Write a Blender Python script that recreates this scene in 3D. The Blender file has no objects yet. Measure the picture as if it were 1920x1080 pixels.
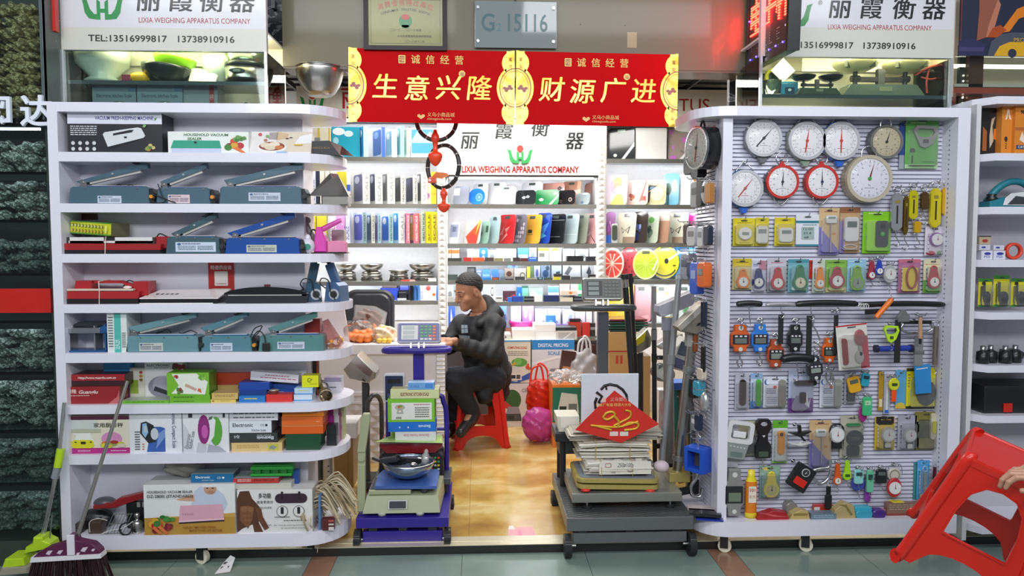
import bpy,bmesh,random
from math import*
import numpy as np
from mathutils import Matrix as MX,Vector as K,Euler
R=random.Random(11)
PI=pi
rg=range
en=enumerate
rad=radians
SC=bpy.context.scene
COL=SC.collection
FPX,EYE,PITCH,YAW=1400.,1.5,rad(3.35),rad(2.6)
cd=bpy.data.cameras.new('camera')
cd.sensor_width=36.
cd.lens=36.*FPX/1920.
cd.clip_start=.05
cam=bpy.data.objects.new('camera',cd)
COL.objects.link(cam)
cam.location=(0,0,EYE)
cam.rotation_euler=(PI/2-PITCH,0,-YAW)
SC.camera=cam
SC.view_settings.view_transform='Standard'
SC.view_settings.look='None'
SC.view_settings.gamma=1.
SC.view_settings.use_curve_mapping=False
SC.view_settings.exposure=0
w=bpy.data.worlds.new('mall_hall')
SC.world=w
w.use_nodes=True
w.node_tree.nodes['Background'].inputs[0].default_value=(.8,.86,1.,1)
w.node_tree.nodes['Background'].inputs[1].default_value=.24
def area(name,loc,rot,sx,sy,watts,col=(1,1,1)):
 l=bpy.data.lights.new(name,'AREA')
 l.shape='RECTANGLE';l.size=sx;l.size_y=sy;l.energy=watts;l.color=col
 o=bpy.data.objects.new(name,l);COL.objects.link(o)
 o.location=loc;o.rotation_euler=rot
 return o
area('aisle_tube_lamp',(-1.5,1.2,3.5),(rad(35),0,0),2.6,.35,38,(.93,.96,1.))
area('aisle_tube_lamp',(1.7,1.2,3.5),(rad(35),0,0),2.6,.35,38,(.93,.96,1.))
area('aisle_tube_lamp',(0,-1.4,3.2),(rad(68),0,0),5.,.6,128,(.93,.96,1.))
area('booth_ceiling_lamp',(-.15,4.75,2.72),(0,0,0),1.6,.5,40,(1.,.97,.9))
area('booth_ceiling_lamp',(.25,5.6,2.72),(0,0,0),2.2,.4,45,(1.,.98,.94))
_f=K((sin(YAW)*cos(PITCH),cos(YAW)*cos(PITCH),-sin(PITCH)))
_r=K((cos(YAW),-sin(YAW),0))
_u=_r.cross(_f)
def P(px,py,Y):
 d=_f+_r*((px-960)/FPX)+_u*((540-py)/FPX)
 t=Y/d.y
 return K((d.x*t,Y,EYE+d.z*t))
def spn(x0,y0,x1,y1,Y):
 'centre x, bottom z, width and height of photo rectangle at depth Y'
 ym,xm=(y0+y1)/2,(x0+x1)/2
 a,b=P(x0,ym,Y),P(x1,ym,Y)
 t,o=P(xm,y0,Y),P(xm,y1,Y)
 return(a.x+b.x)/2,o.z,b.x-a.x,t.z-o.z
def lin(c):
 if isinstance(c,str):
  c=c.lstrip('#');c=''.join(q*2 for q in c)if len(c)==3 else c;c=[int(c[i:i+2],16)/255 for i in(0,2,4)]
 return[(x/12.92 if x<=.04045 else((x+.055)/1.055)**2.4)for x in c]
_M={}
def new_mat(name):
 m=bpy.data.materials.new(name);m.use_nodes=True
 nt=m.node_tree
 return m,nt,nt.nodes['Principled BSDF']
def node(nt,kind,**vals):
 n=nt.nodes.new('ShaderNode'+kind)
 for k,v in vals.items():
  if hasattr(n,k):setattr(n,k,v)
  else:n.inputs[k].default_value=v
 return n
def wire(nt,*ends):
 for a,i,b,j in ends:nt.links.new(a.outputs[i],b.inputs[j])
def put(b,rough,metal=0,coat=0,spec=.5):
 for k,v in(('Roughness',rough),('Metallic',metal),('Coat Weight',coat),('Coat Roughness',.08),('Specular IOR Level',spec)):b.inputs[k].default_value=v
def C(col,rough=.4,metal=0,coat=.2,grain=.06,scale=40.,bump=0,spec=.5):
 'paint, plastic, card or metal of one colour with fine procedural grain'
 key=(col,rough,metal,coat,grain,scale,bump,spec)
 if key in _M:return _M[key]
 m,nt,b=new_mat('surface_%d'%len(_M));c=lin(col);put(b,rough,metal,coat,spec)
 nz=node(nt,'TexNoise',Scale=scale,Detail=2);mx=node(nt,'Mix',data_type='RGBA')
 mx.inputs[6].default_value=[x*(1-grain)for x in c]+[1]
 mx.inputs[7].default_value=[min(1,x*(1+grain))for x in c]+[1]
 wire(nt,(node(nt,'TexCoord'),'Object',nz,0),(nz,0,mx,0),(mx,2,b,0))
 if bump:
  bp=node(nt,'Bump',Strength=bump,Distance=.004);wire(nt,(nz,0,bp,'Height'),(bp,0,b,'Normal'))
 _M[key]=m
 return m
def glow(col,s):
 key=('glow',col,s)
 if key in _M:return _M[key]
 m,nt,b=new_mat('lamp_%d'%len(_M));c=lin(col)+[1]
 for k,v in(('Base Color',c),('Emission Color',c),('Emission Strength',s)):b.inputs[k].default_value=v
 _M[key]=m
 return m
def cl(col='ffffff',fres=1.45,tint=.95,rough=.03,haze=0,hcol='ffffff',wavy=True):
 key=('clear',col,fres,tint,rough,haze,hcol,wavy)
 if key in _M:return _M[key]
 m,nt,b=new_mat('clear_%d'%len(_M));nt.nodes.remove(b)
 src=node(nt,'BsdfTransparent',Color=[x*tint for x in lin(col)]+[1]);g=node(nt,'BsdfGlossy',Roughness=rough);mx=node(nt,'MixShader')
 wire(nt,(node(nt,'Fresnel',IOR=fres),0,mx,0))
 if haze:
  m2=node(nt,'MixShader',Fac=haze);wire(nt,(src,0,m2,1),(node(nt,'BsdfDiffuse',Color=lin(hcol)+[1]),0,m2,2));src=m2
  if wavy:
   nz=node(nt,'TexNoise',Scale=9);bp=node(nt,'Bump',Strength=.7,Distance=.02)
   wire(nt,(node(nt,'TexCoord'),'Object',nz,0),(nz,0,bp,'Height'),(bp,0,g,'Normal'))
 wire(nt,(src,0,mx,1),(g,0,mx,2),(mx,0,nt.nodes['Material Output'],0))
 _M[key]=m
 return m
GLASS=cl('eef6f2',1.45,.97)
FILM=cl('ffffff',1.4,.96,.08,.1)
BAG=cl('ffffff',1.4,.95,.12,.22)
WHITE=C('e6e4ee',.28,coat=.3,grain=.02)
CHR=C('c9c9c9',.18,1.)
STL=C('b8b6b0',.28,1.)
BLK=C('17181b',.4)
DARK=C('2c2e31',.45)
RUB=C('1c1c1d',.75)
LCD=C('8d9a8c',.2)
def MM(m):
 return m if not isinstance(m,str)else C(m)
def rr(w,h,r,n=5,cx=0,cz=0):
 r=min(r,w/2-1e-5,h/2-1e-5)
 o=[]
 for k,(sx,sz)in en(((1,-1),(1,1),(-1,1),(-1,-1))):
  for i in rg(n+1):
   a=-PI/2+k*PI/2+i/n*PI/2
   o.append((cx+sx*(w/2-r)+r*cos(a),cz+sz*(h/2-r)+r*sin(a)))
 return o
def ell(rx,rz,n=28,cx=0,cz=0,a0=0,a1=2*PI):
 full=abs(a1-a0-2*PI)<1e-6
 k=n if full else n+1
 return[(cx+rx*cos(a0+(a1-a0)*i/n),cz+rz*sin(a0+(a1-a0)*i/n))for i in rg(k)]
_T={}
def text_mesh(s,bold,res):
 key=(s,bold,res)
 if key not in _T:
  c=bpy.data.curves.new('t','FONT');c.body=s;c.resolution_u=res;c.offset=bold;c.fill_mode='FRONT'
  o=bpy.data.objects.new('t',c);COL.objects.link(o)
  dg=bpy.context.evaluated_depsgraph_get()
  m=bpy.data.meshes.new_from_object(o.evaluated_get(dg))
  vs=[tuple(v.co)for v in m.vertices];fs=[tuple(p.vertices)for p in m.polygons]
  bpy.data.objects.remove(o);bpy.data.curves.remove(c);bpy.data.meshes.remove(m)
  _T[key]=(vs,fs)
 return _T[key]
class MB:
 def __init__(s):
  s.v,s.f,s.mi,s.sm,s.mats,s.X=[],[],[],[],[],MX.Identity(4)
 def add(s,vs,fs,m,smooth=False):
  m=MM(m)
  if m not in s.mats:s.mats.append(m)
  k=s.mats.index(m);n=len(s.v)
  flip=s.X.to_3x3().determinant()<0
  for p in vs:s.v.append(tuple(s.X@K(p)))
  for f in fs:
   s.f.append([n+i for i in(reversed(f)if flip else f)]);s.mi.append(k);s.sm.append(smooth)
  return s
 def at(s,loc=(0,0,0),rx=0,ry=0,rz=0,sc=1):
  s.X=MX.Translation(K(loc))@Euler((rad(rx),rad(ry),rad(rz))).to_matrix().to_4x4()@MX.Scale(sc,4)
  return s
 def box(s,x0,x1,y0,y1,z0,z1,m,bev=0,mats=None):
  if bev<=0:
   vs=[(x,y,z)for z in(z0,z1)for y in(y0,y1)for x in(x0,x1)]
   fs={'bottom':(0,2,3,1),'top':(4,5,7,6),'front':(0,1,5,4),'back':(2,6,7,3),'side':(0,4,6,2),'end':(1,3,7,5)}
   mats=mats or{}
   for k,f in fs.items():
    mm=mats.get(k,mats.get('side')if k=='end'else None)or m
    q=[vs[i]for i in f]
    s.add(q,[(0,1,2,3)],mm)
   return s
  bm=bmesh.new()
  bmesh.ops.create_cube(bm,size=1)
  for v in bm.verts:
   v.co=K(((x0+x1)/2+v.co.x*(x1-x0),(y0+y1)/2+v.co.y*(y1-y0),(z0+z1)/2+v.co.z*(z1-z0)))
  b=min(bev,.49*min(x1-x0,y1-y0,z1-z0))
  bmesh.ops.bevel(bm,geom=bm.edges[:],offset=b,segments=2,profile=.6,affect='EDGES')
  bm.verts.index_update()
  s.add([v.co[:]for v in bm.verts],[[v.index for v in f.verts]for f in bm.faces],m,False)
  bm.free()
  return s
 def ext(s,pts,y0,y1,m,bev=0,m2=None,smooth=False):
  n=len(pts)
  cx=sum(p[0]for p in pts)/n;cz=sum(p[1]for p in pts)/n
  rings=[(y0,bev),(y0+bev,0),(y1-bev,0),(y1,bev)]if bev else[(y0,0),(y1,0)]
  vs=[]
  for y,k in rings:
   for x,z in pts:
    d=hypot(x-cx,z-cz)or 1
    q=max(0,1-k/d)
    vs.append((cx+(x-cx)*q,y,cz+(z-cz)*q))
  s.add(vs,[tuple(rg(n))],m2 or m)
  L=len(rings)
  fs=[((k+1)*n+i,(k+1)*n+(i+1)%n,k*n+(i+1)%n,k*n+i)for k in rg(L-1)for i in rg(n)]
  fs.append(tuple((L-1)*n+i for i in reversed(rg(n))))
  s.add(vs,fs,m,smooth)
  return s
 def plate(s,pts,y,m):
  s.add([(x,y,z)for x,z in pts],[tuple(rg(len(pts)))],m);return s
 def ring(s,outer,inner,y0,y1,m):
  'flat frame between two outlines with same number of points'
  n=len(outer)
  vs=[(x,y,z)for y in(y0,y1)for o in(outer,inner)for x,z in o]
  fs=[]
  for i in rg(n):
   j=(i+1)%n
   fs+=[(i,j,n+j,n+i),(3*n+i,3*n+j,2*n+j,2*n+i),(2*n+i,2*n+j,j,i),(n+i,n+j,3*n+j,3*n+i)]
  s.add(vs,fs,m);return s
 def cyl(s,p0,p1,r0,m,r1=None,n=16,cps=True,smooth=True):
  p0,p1=K(p0),K(p1);r1=r0 if r1 is None else r1
  d=(p1-p0).normalized();a=d.orthogonal().normalized();b=d.cross(a)
  vs=[tuple(p+(a*cos(2*PI*i/n)+b*sin(2*PI*i/n))*r)for p,r in((p0,r0),(p1,r1))for i in rg(n)]
  s.add(vs,[(i,(i+1)%n,n+(i+1)%n,n+i)for i in rg(n)],m,smooth)
  if cps:s.add(vs,[tuple(reversed(rg(n))),tuple(rg(n,2*n))],m)
  return s
 def tube(s,pts,r,m,n=8,closed=False):
  pts=[K(p)for p in pts];k=len(pts)
  rs=r if isinstance(r,(list,tuple))else[r]*k
  vs=[];a=None
  for i,p in en(pts):
   if closed:d=pts[(i+1)%k]-pts[i-1]
   else:d=pts[min(i+1,k-1)]-pts[max(i-1,0)]
   d=d.normalized()if d.length>1e-9 else K((0,0,1))
   a=d.orthogonal().normalized()if a is None else(a-d*a.dot(d)).normalized()
   b=d.cross(a)
   for j in rg(n):
    t=2*PI*j/n
    vs.append(tuple(p+(a*cos(t)+b*sin(t))*rs[i]))
  fs=[]
  for i in rg(k if closed else k-1):
   q=(i+1)%k
   fs+=[(i*n+j,i*n+(j+1)%n,q*n+(j+1)%n,q*n+j)for j in rg(n)]
  s.add(vs,fs,m,True)
  if not closed:s.add(vs,[tuple(reversed(rg(n))),tuple((k-1)*n+j for j in rg(n))],m)
  return s
 def turn(s,prof,m,n=28,smooth=True,sx=1.,sy=1.):
  k=len(prof)
  vs=[(r*cos(2*PI*i/n)*sx,r*sin(2*PI*i/n)*sy,z)for r,z in prof for i in rg(n)]
  fs=[(q*n+i,q*n+(i+1)%n,(q+1)*n+(i+1)%n,(q+1)*n+i)for q in rg(k-1)for i in rg(n)]
  s.add(vs,fs,m,smooth);return s
 def ball(s,c,rx,ry,rz,m,n=14,k=9):
  vs=[(c[0]+rx*sin(PI*q/k)*cos(2*PI*i/n),c[1]+ry*sin(PI*q/k)*sin(2*PI*i/n),c[2]-rz*cos(PI*q/k))for q in rg(k+1)for i in rg(n)]
  fs=[(q*n+i,q*n+(i+1)%n,(q+1)*n+(i+1)%n,(q+1)*n+i)for q in rg(k)for i in rg(n)]
  s.add(vs,fs,m,True);return s
 def text(s,t,x,z,h,m,y=0,al='c',w=None,bold=0,shear=0,rot=0,res=3):
  vs,fs=text_mesh(t,bold,res)
  if not vs:return s
  cjk=any(ord(ch)>0x2e80 for ch in t)
  if cjk and bold:
   for dx,dz in((-.9,0),(.9,0),(0,.7)):s.text(t,x+dx*bold*h,z+dz*bold*h,h,m,y+.00001*(1+dx),al,w,0,shear,rot,res)
   bold=0
   vs,fs=text_mesh(t,0,res)
  k=h/(.92 if cjk else .73)
  x0=min(v[0]for v in vs);x1=max(v[0]for v in vs)
  kx=k if w is None else w/max(1e-6,x1-x0)
  off=-x0 if al=='l'else(-x1 if al=='r'else-(x0+x1)/2)
  zb=.12*k if cjk else 0
  ca,sa=cos(rad(rot)),sin(rad(rot))
  o=[]
  for a,b,_ in vs:
   q=((a+off)*kx+b*k*shear,b*k+zb)
   o.append((x+q[0]*ca-q[1]*sa,y,z+q[0]*sa+q[1]*ca))
  s.add(o,fs,m);return s
 def make(s,name,parent=None,loc=(0,0,0),rot=(0,0,0)):
  me=bpy.data.meshes.new(name)
  me.from_pydata(s.v,[],s.f)
  for m in s.mats:me.materials.append(m)
  me.polygons.foreach_set('material_index',s.mi)
  me.polygons.foreach_set('use_smooth',s.sm)
  me.update()
  o=bpy.data.objects.new(name,me);COL.objects.link(o)
  o.location=loc;o.rotation_euler=rot
  if parent is not None:o.parent=parent
  s.__init__()
  return o
globals()['M']=MB()
def tag(o,lab,cat,grp=None,kind=None):
 o['label']=lab;o['category']=cat
 if grp:o['group']=grp
 if kind:o['kind']=kind
 return o
def itm(name,lab,cat,loc=(0,0,0),rot=(0,0,0),grp=None):
 o=bpy.data.objects.new(name,None);COL.objects.link(o)
 o.empty_display_size=.05
 o.location=loc;o.rotation_euler=[rad(a)for a in rot]
 return tag(o,lab,cat,grp)
def so(name,M,lab,cat,loc=(0,0,0),rot=(0,0,0),grp=None,kind=None):
 return tag(M.make(name,None,loc,[rad(a)for a in rot]),lab,cat,grp,kind)
def struct(name,M,parent=None):
 o=M.make(name,parent)
 if parent is None:o['kind']='structure'
 return o
def prints(M,W,H,x0,z0,y,lst):
 for i,p in en(lst):
  yy=y-.0003*(i+1);k=p[0]
  X=lambda u:x0+u*W
  Z=lambda v:z0+v*H
  if k=='r':M.plate([(X(p[1]),Z(p[2])),(X(p[3]),Z(p[2])),(X(p[3]),Z(p[4])),(X(p[1]),Z(p[4]))],yy,p[5])
  elif k=='e':M.plate(ell(p[3]*W,p[4]*H,20,X(p[1]),Z(p[2])),yy,p[5])
  elif k=='p':M.plate([(X(a),Z(b))for a,b in p[1]],yy,p[2])
  elif k=='R':M.plate(rr(p[3]*W,p[4]*H,p[5]*min(W,H),4,X(p[1]),Z(p[2])),yy,p[6])
  elif k=='t':M.text(p[1],X(p[2]),Z(p[3]),p[4]*H,p[5],yy,**(p[6]if len(p)>6 else{}))
  elif k=='T':M.text(p[1],X(p[2]),Z(p[3]),p[4]*H,p[5],yy,w=p[6]*W,**(p[7]if len(p)>7 else{}))
  elif k=='l':
   rows=p[5]
   for q in rg(rows):
    v1=p[4]-(p[4]-p[2])*q/rows;h=(p[4]-p[2])/rows*.45
    u=p[1]
    while u<p[3]:
     d=R.uniform(.05,.16)*(p[3]-p[1]);e=min(p[3],u+d)
     M.plate([(X(u),Z(v1-h)),(X(e),Z(v1-h)),(X(e),Z(v1)),(X(u),Z(v1))],yy,p[6])
     u=e+.025*(p[3]-p[1])
  elif k=='f':
   for q in rg(9):
    a=R.uniform(0,2*PI);d=R.uniform(0,1)
    M.plate(ell(.3*p[3]*W,.42*p[4]*H,12,X(p[1]+p[3]*.75*d*cos(a)),Z(p[2]+p[4]*.6*d*sin(a))),yy-.00003*q,p[5][q%len(p[5])])
 return M
def D(s):
 o=[]
 for e in s.split(';'):
  k=e[0];t,_,x=e[1:].partition('|');q=t.split();h=lambda i:'#'+q[i];n=lambda a,b:[float(v)/100 for v in q[a:b]]
  if k in're':o.append((k,*n(0,4),h(4)))
  elif k=='R':o.append((k,*n(0,5),h(5)))
  elif k=='p':v=n(1,None);o.append((k,list(zip(v[::2],v[1::2])),h(0)))
  elif k=='l':o.append((k,*n(0,4),int(q[4]),h(5)))
  elif k=='f':o.append((k,*n(0,4),['#'+c for c in q[4:]]))
  else:
   j=5 if k=='T'else 4;kw={}
   for c,v in zip(q[j::2],q[j+1::2]):kw[c]=v if c=='al'else float(v)/(1 if c=='rot'else 100)
   o.append((k,x,*n(0,3),h(3),*n(4,j),kw))
 return o
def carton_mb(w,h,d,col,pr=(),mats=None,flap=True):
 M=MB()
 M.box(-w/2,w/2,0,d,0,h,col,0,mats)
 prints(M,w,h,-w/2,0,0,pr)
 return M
def carton(lab,px,Y,d,col,pr=(),grp=None,zb=None,rot=(0,0,0),mats=None,name='product_carton',cat='box',dz=0):
 x,z,w,h=spn(*px,Y)
 if zb is not None:
  h=max(.01,z+h-zb);z=zb
 return so(name,carton_mb(w,h,d,col,pr,mats),lab,cat,(x,Y,z+dz),rot,grp)
def surface_nets(fn,lo,hi,res):
 lo=np.array(lo,float);hi=np.array(hi,float)
 n=np.ceil((hi-lo)/res).astype(int)+1
 ax=[lo[i]+res*np.arange(n[i])for i in rg(3)]
 Xg,Yg,Zg=np.meshgrid(*ax,indexing='ij')
 D=fn(Xg,Yg,Zg)
 S=D<0
 nx,ny,nz=n-1
 cnt=np.zeros((nx,ny,nz));acc=np.zeros((nx,ny,nz,3))
 cs=[(i,j,k)for i in(0,1)for j in(0,1)for k in(0,1)]
 sl=lambda c:D[c[0]:c[0]+nx,c[1]:c[1]+ny,c[2]:c[2]+nz]
 for a in cs:
  for ax_ in rg(3):
   if a[ax_]:continue
   b=list(a);b[ax_]=1
   da,db=sl(a),sl(tuple(b))
   cr=(da<0)!=(db<0)
   t=np.where(cr,da/np.where(cr,da-db,1),0)
   cnt+=cr
   for q in rg(3):
    acc[...,q]+=np.where(cr,(t if q==ax_ else a[q]),0)
 act=cnt>0
 idx=-np.ones(act.shape,int);idx[act]=np.arange(act.sum())
 cell=np.argwhere(act)
 V=lo+res*(cell+acc[act]/cnt[act][:,None])
 F=[]
 for ax_ in rg(3):
  o=[q for q in rg(3)if q!=ax_]
  A=S[tuple(slice(0,-1)if q==ax_ else slice(1,-1)for q in rg(3))]
  B=S[tuple(slice(1,None)if q==ax_ else slice(1,-1)for q in rg(3))]
  ch=np.argwhere(A!=B)
  inside=A[A!=B]
  for q in o:ch[:,q]+=1
  def at(d0,d1):
   c=ch.copy();c[:,o[0]]+=d0;c[:,o[1]]+=d1
   return idx[c[:,0],c[:,1],c[:,2]]
  Q=np.stack([at(-1,-1),at(0,-1),at(0,0),at(-1,0)],1)
  fl=inside if ax_!=1 else~inside
  Q[~fl]=Q[~fl][:,::-1]
  F.append(Q)
 F=np.concatenate(F)
 return V,F
def cps(X,Y,Z,a,b,ra,rb):
 a=np.array(a,float);b=np.array(b,float);d=b-a;L=(d*d).sum()or 1e-9
 t=np.clip(((X-a[0])*d[0]+(Y-a[1])*d[1]+(Z-a[2])*d[2])/L,0,1)
 return np.sqrt((X-a[0]-t*d[0])**2+(Y-a[1]-t*d[1])**2+(Z-a[2]-t*d[2])**2)-(ra+(rb-ra)*t)
def elps(X,Y,Z,c,r,rotz=0,rotx=0):
 x,y,z=X-c[0],Y-c[1],Z-c[2]
 if rotz:
  ca,sa=cos(rotz),sin(rotz);x,y=x*ca+y*sa,-x*sa+y*ca
 if rotx:
  ca,sa=cos(rotx),sin(rotx);y,z=y*ca+z*sa,-y*sa+z*ca
 k0=np.sqrt((x/r[0])**2+(y/r[1])**2+(z/r[2])**2)
 return(k0-1)*min(r)
def smn(a,b,k):
 h=np.clip(.5+.5*(b-a)/k,0,1)
 return b*(1-h)+a*h-k*h*(1-h)
def skin_(M,fn,lo,hi,res,m):
 V,F=surface_nets(fn,lo,hi,res)
 M.add([tuple(v)for v in V],[tuple(int(i)for i in f)for f in F],m,True)
 return M
 # THE SETTING
def ramp(nt,cols,stops=None):
 cr=nt.nodes.new('ShaderNodeValToRGB');e=cr.color_ramp.elements
 while len(e)<len(cols):e.new(.5)
 for k,c in en(cols):e[k].position=stops[k]if stops else k/(len(cols)-1);e[k].color=lin(c)+[1]
 return cr
def noise_mat(name,cols,scale,rough,detail=4,stretch=(1,1,1),coat=0,distortion=0,stops=None,metal=0):
 m,nt,b=new_mat(name);put(b,rough,metal,coat)
 mp=node(nt,'Mapping',Scale=stretch);nz=node(nt,'TexNoise',Scale=scale,Detail=detail,Distortion=distortion);cr=ramp(nt,cols,stops)
 wire(nt,(node(nt,'TexCoord'),'Object',mp,0),(mp,0,nz,0),(nz,0,cr,0),(cr,0,b,0))
 return m
TILE=noise_mat('green_tile',['6f8078','7d8f86','88988e'],5,.22,coat=.4)
BROWN=noise_mat('brown_tile',['7d5a48','8f6a55','9a7660'],9,.25,coat=.3)
MARBLE=noise_mat('yellow_marble',['9c7440','b8904c','c8a860','d8c088','c09a58'],3.2,.18,9,(1,1.2,1),.4,.3,[.28,.42,.52,.62,.75])
BEIGE=C('68624c',.5,grain=.03,scale=3)
ZEBRA=noise_mat('wave_pattern',['15171c','1b1e25','8f939b','23262d'],6,.5,3,(1,1,2.4),0,2.2,[.3,.5,.56,.62])
M.box(-6,6,-1.5,3.55,-.03,-.002,'2c332f')
xs=[-4.43,-3.83,-3.23,-2.63,-2.03,-1.435,-.8,-.68,-.08,.516,1.12,1.25,1.85,2.45,3.05,3.65,4.25]
for a,b in zip(xs,xs[1:]):
 br=abs(b-a)<.2
 y=3.55
 while y>-1.4:
  M.box(a+.0012,b-.0012,y-.6+.0012,y-.0012,-.002,0,BROWN if br else TILE);y-=.6
struct('floor',M)
M.box(-2.6,2.8,3.66,6.6,-.02,.036,'9a7a48')
for i in rg(-3,4):
 for j in rg(4):
  M.box(max(-2.6,i*.8-.05+.001),min(2.8,i*.8+.75-.001),3.66+j*.8+.001,min(6.6,3.66+j*.8+.8-.001),.036,.04,MARBLE)
struct('floor',M)
M.box(-4.5,4.5,3.55,3.6,-.02,.0385,'1d1c1b');M.box(-4.5,-2.6,3.6,6.6,-.02,.0385,'39352e');M.box(2.8,4.5,3.6,6.6,-.02,.0385,'39352e');struct('trim_1',M)
M.box(-2.6,2.8,3.6,3.66,0,.042,C('efe6c8',.25,.5));M.box(-2.6,2.8,3.552,3.6,.0385,.041,C('efe6c8',.25,.5));struct('trim_2',M)
M.box(-2.75,2.9,6.44,6.56,0,3.4,'f1f0ec');struct('wall_back',M)
M.box(-2.72,-2.6,4.6,6.44,.04,3.4,'dddad4');struct('wall_left',M)
M.box(2.8,2.92,4.3,6.44,.04,3.4,'dddad4');struct('wall_right',M)
M.box(-1.,1.72,3.95,4.12,2.415,3.3,BEIGE)
M.box(-1.,1.72,3.953,4.118,2.405,2.415,'5d5340')
for px,py in((1088,46),(1172,48),(1040,12)):
 p=P(px,py,3.95);M.box(p.x-.003,p.x+.003,3.948,3.95,p.z-.003,p.z+.003,'1a1a18')
p=P(1185,75,3.95);M.box(p.x-.025,p.x+.025,3.9492,3.95,p.z-.04,p.z+.04,'988a5e')
struct('wall_front',M)
M.box(-2.7,2.9,4.12,6.5,3.,3.05,'101113')
for i in rg(15):M.box(-2.7+i*.4,-2.68+i*.4,4.12,6.44,2.76,2.8,'34363a')
for i in rg(12):M.box(-2.7,2.8,4.2+i*.2,4.215+i*.2,2.78,2.8,'3c3e42')
struct('ceiling',M)
M.box(-2.02,P(531,150,4.16).x,4.16,4.2,2.05,3.3,ZEBRA);struct('wall_left',M)
M.box(P(1368,150,4.16).x,2.45,4.16,4.2,2.05,3.3,ZEBRA);struct('wall_right',M)
for i,x in en((-.291,1.01)):
 M.box(x-.028,x+.028,6.1,6.44,.04,2.52,'e9e7e2')
 for k in rg(50):
  z=.04+k*.0495
  vs=[(x-.028,6.1,z),(x+.028,6.1,z),(x+.028,6.1,z+.0495),(x-.028,6.1,z+.0495),(x,6.085,z+.0247)]
  M.add(vs,[(0,1,4),(1,2,4),(2,3,4),(3,0,4)],'e9e7e2')
 struct('trim_%d'%(3+i),M)
p=P(966,50,3.94);M.tube([(p.x,3.943,3.25),(p.x,3.943,2.42)],.0035,'151515',6);struct('trim_5',M)
GREEN,RED='2a8f4a','d4342c'
def logo(M,cx,z0,W,y,depth=0):
 H=W*.56
 def pl(pts,m):
  q=[(cx+a*W/2,z0+b*H)for a,b in pts]
  if depth:M.ext(q,y-depth,y,m)
  else:M.plate(q,y,m)
 for sgn in(1,-1):
  quadl=[(-1.,.98),(-.72,.9),(-.66,.7),(-.86,.62),(-.93,.86)],[(-.86,.62),(-.66,.7),(-.56,.42),(-.8,.28)],[(-.8,.28),(-.56,.42),(-.38,.22),(-.62,.04)],[(-.62,.04),(-.38,.22),(-.26,.22),(-.26,0)],[(-.26,0),(-.1,0),(-.1,.72),(-.26,.82)],[(-.1,.28),(0,.28),(0,.44),(-.1,.44)]
  for q in quadl:
   q=[(sgn*a_,b_)for a_,b_ in q]
   q=list(reversed(q))if sgn==1 else q
   if sum((q[i][0]*q[(i+1)%len(q)][1]-q[(i+1)%len(q)][0]*q[i][1])for i in rg(len(q)))<0:q.reverse()
   pl(q,GREEN)
 q=ell(W*.125,W*.125,28,cx,z0+H*1.02)
 (M.ext(q,y-depth,y,RED)if depth else M.plate(q,y,RED))
Y=3.95
x,z,ww,hh=spn(683,-12,838,96,Y)
t=itm('award_plaque','gold award plaque in dark frame hung on beige header above red banner','plaque',(x,Y,z))
M.ring([(-ww/2,0),(ww/2,0),(ww/2,hh),(-ww/2,hh)],[(-ww/2+.022,.022),(ww/2-.022,.022),(ww/2-.022,hh-.022),(-ww/2+.022,hh-.022)],-.028,-.002,C('1f1018',.3,coat=0,spec=.2));M.make('frame',t)
M.box(-ww/2+.02,ww/2-.02,-.014,-.004,.02,hh-.02,C('66643a',.3,.3))
y=-.0145
for a,c in(((.03),'4c4a2c'),):
 for q in((-ww/2+.034,-ww/2+.0365,.034,hh-.034),(ww/2-.0365,ww/2-.034,.034,hh-.034)):M.plate([(q[0],q[2]),(q[1],q[2]),(q[1],q[3]),(q[0],q[3])],y,c)
 for q in((.034,.0365),(hh-.0365,hh-.034)):M.plate([(-ww/2+.034,q[0]),(ww/2-.034,q[0]),(ww/2-.034,q[1]),(-ww/2+.034,q[1])],y,c)
s1='消费者信得过商位'
for i,ch in en(s1):
 u=(i-3.5)/3.5;M.text(ch,u*.125,hh*.775-u*u*.022,.03,'b03324',y-.0004,rot=-12*u,bold=.01)
s2='CONSUMER TRUSTED BOOTH'
for i,ch in en(s2):
 if ch==' ':continue
 u=(i-10.5)/10.5;M.text(ch,u*.118,hh*.69-u*u*.022,.012,'2b2a1c',y-.0004,rot=-11*u,bold=.02)
M.plate(ell(.034,.034,24,0,hh*.51),y-.0004,'1d7a3a');M.plate([(-.018,hh*.51-.036),(.018,hh*.51-.036),(.018,hh*.51-.02),(-.018,hh*.51-.02)],y-.0004,'1d7a3a')
M.plate(ell(.022,.014,20,0,hh*.51+.02),y-.0008,'b03324')
M.text('二〇一三 — 二〇一六年度',0,hh*.33,.013,'2b2a1c',y-.0004,bold=.01)
M.text('义乌市消费者权益保护委员会',.045,hh*.225,.0125,'2b2a1c',y-.0004,bold=.01)
M.text('二〇一六年十二月',.045,hh*.135,.012,'2b2a1c',y-.0004,bold=.01)
M.make('face_plate',t)
x,z,ww,hh=spn(890,5,1043,92,Y)
t=itm('booth_number_plate','frosted acrylic booth number plate with teal digits on beige header','sign',(x,Y,z))
M.box(-ww/2,ww/2,-.022,-.016,0,hh,cl('b9c6c2',1.5,.9,.05,.6,'a4adad',False),.0015)
M.make('acrylic_sheet',t)
M.text('G',-ww/2+.035,hh*.36,.092,'1d5558',-.0225,'l',w=.068,bold=.012);M.text('2',-ww/2+.112,hh*.36,.04,'2b6f72',-.0225,'l',w=.026,bold=.01)
M.text('15116',-ww/2+.172,hh*.36,.092,'1d5558',-.0225,'l',w=.205,bold=.012);M.make('digits',t)
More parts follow.
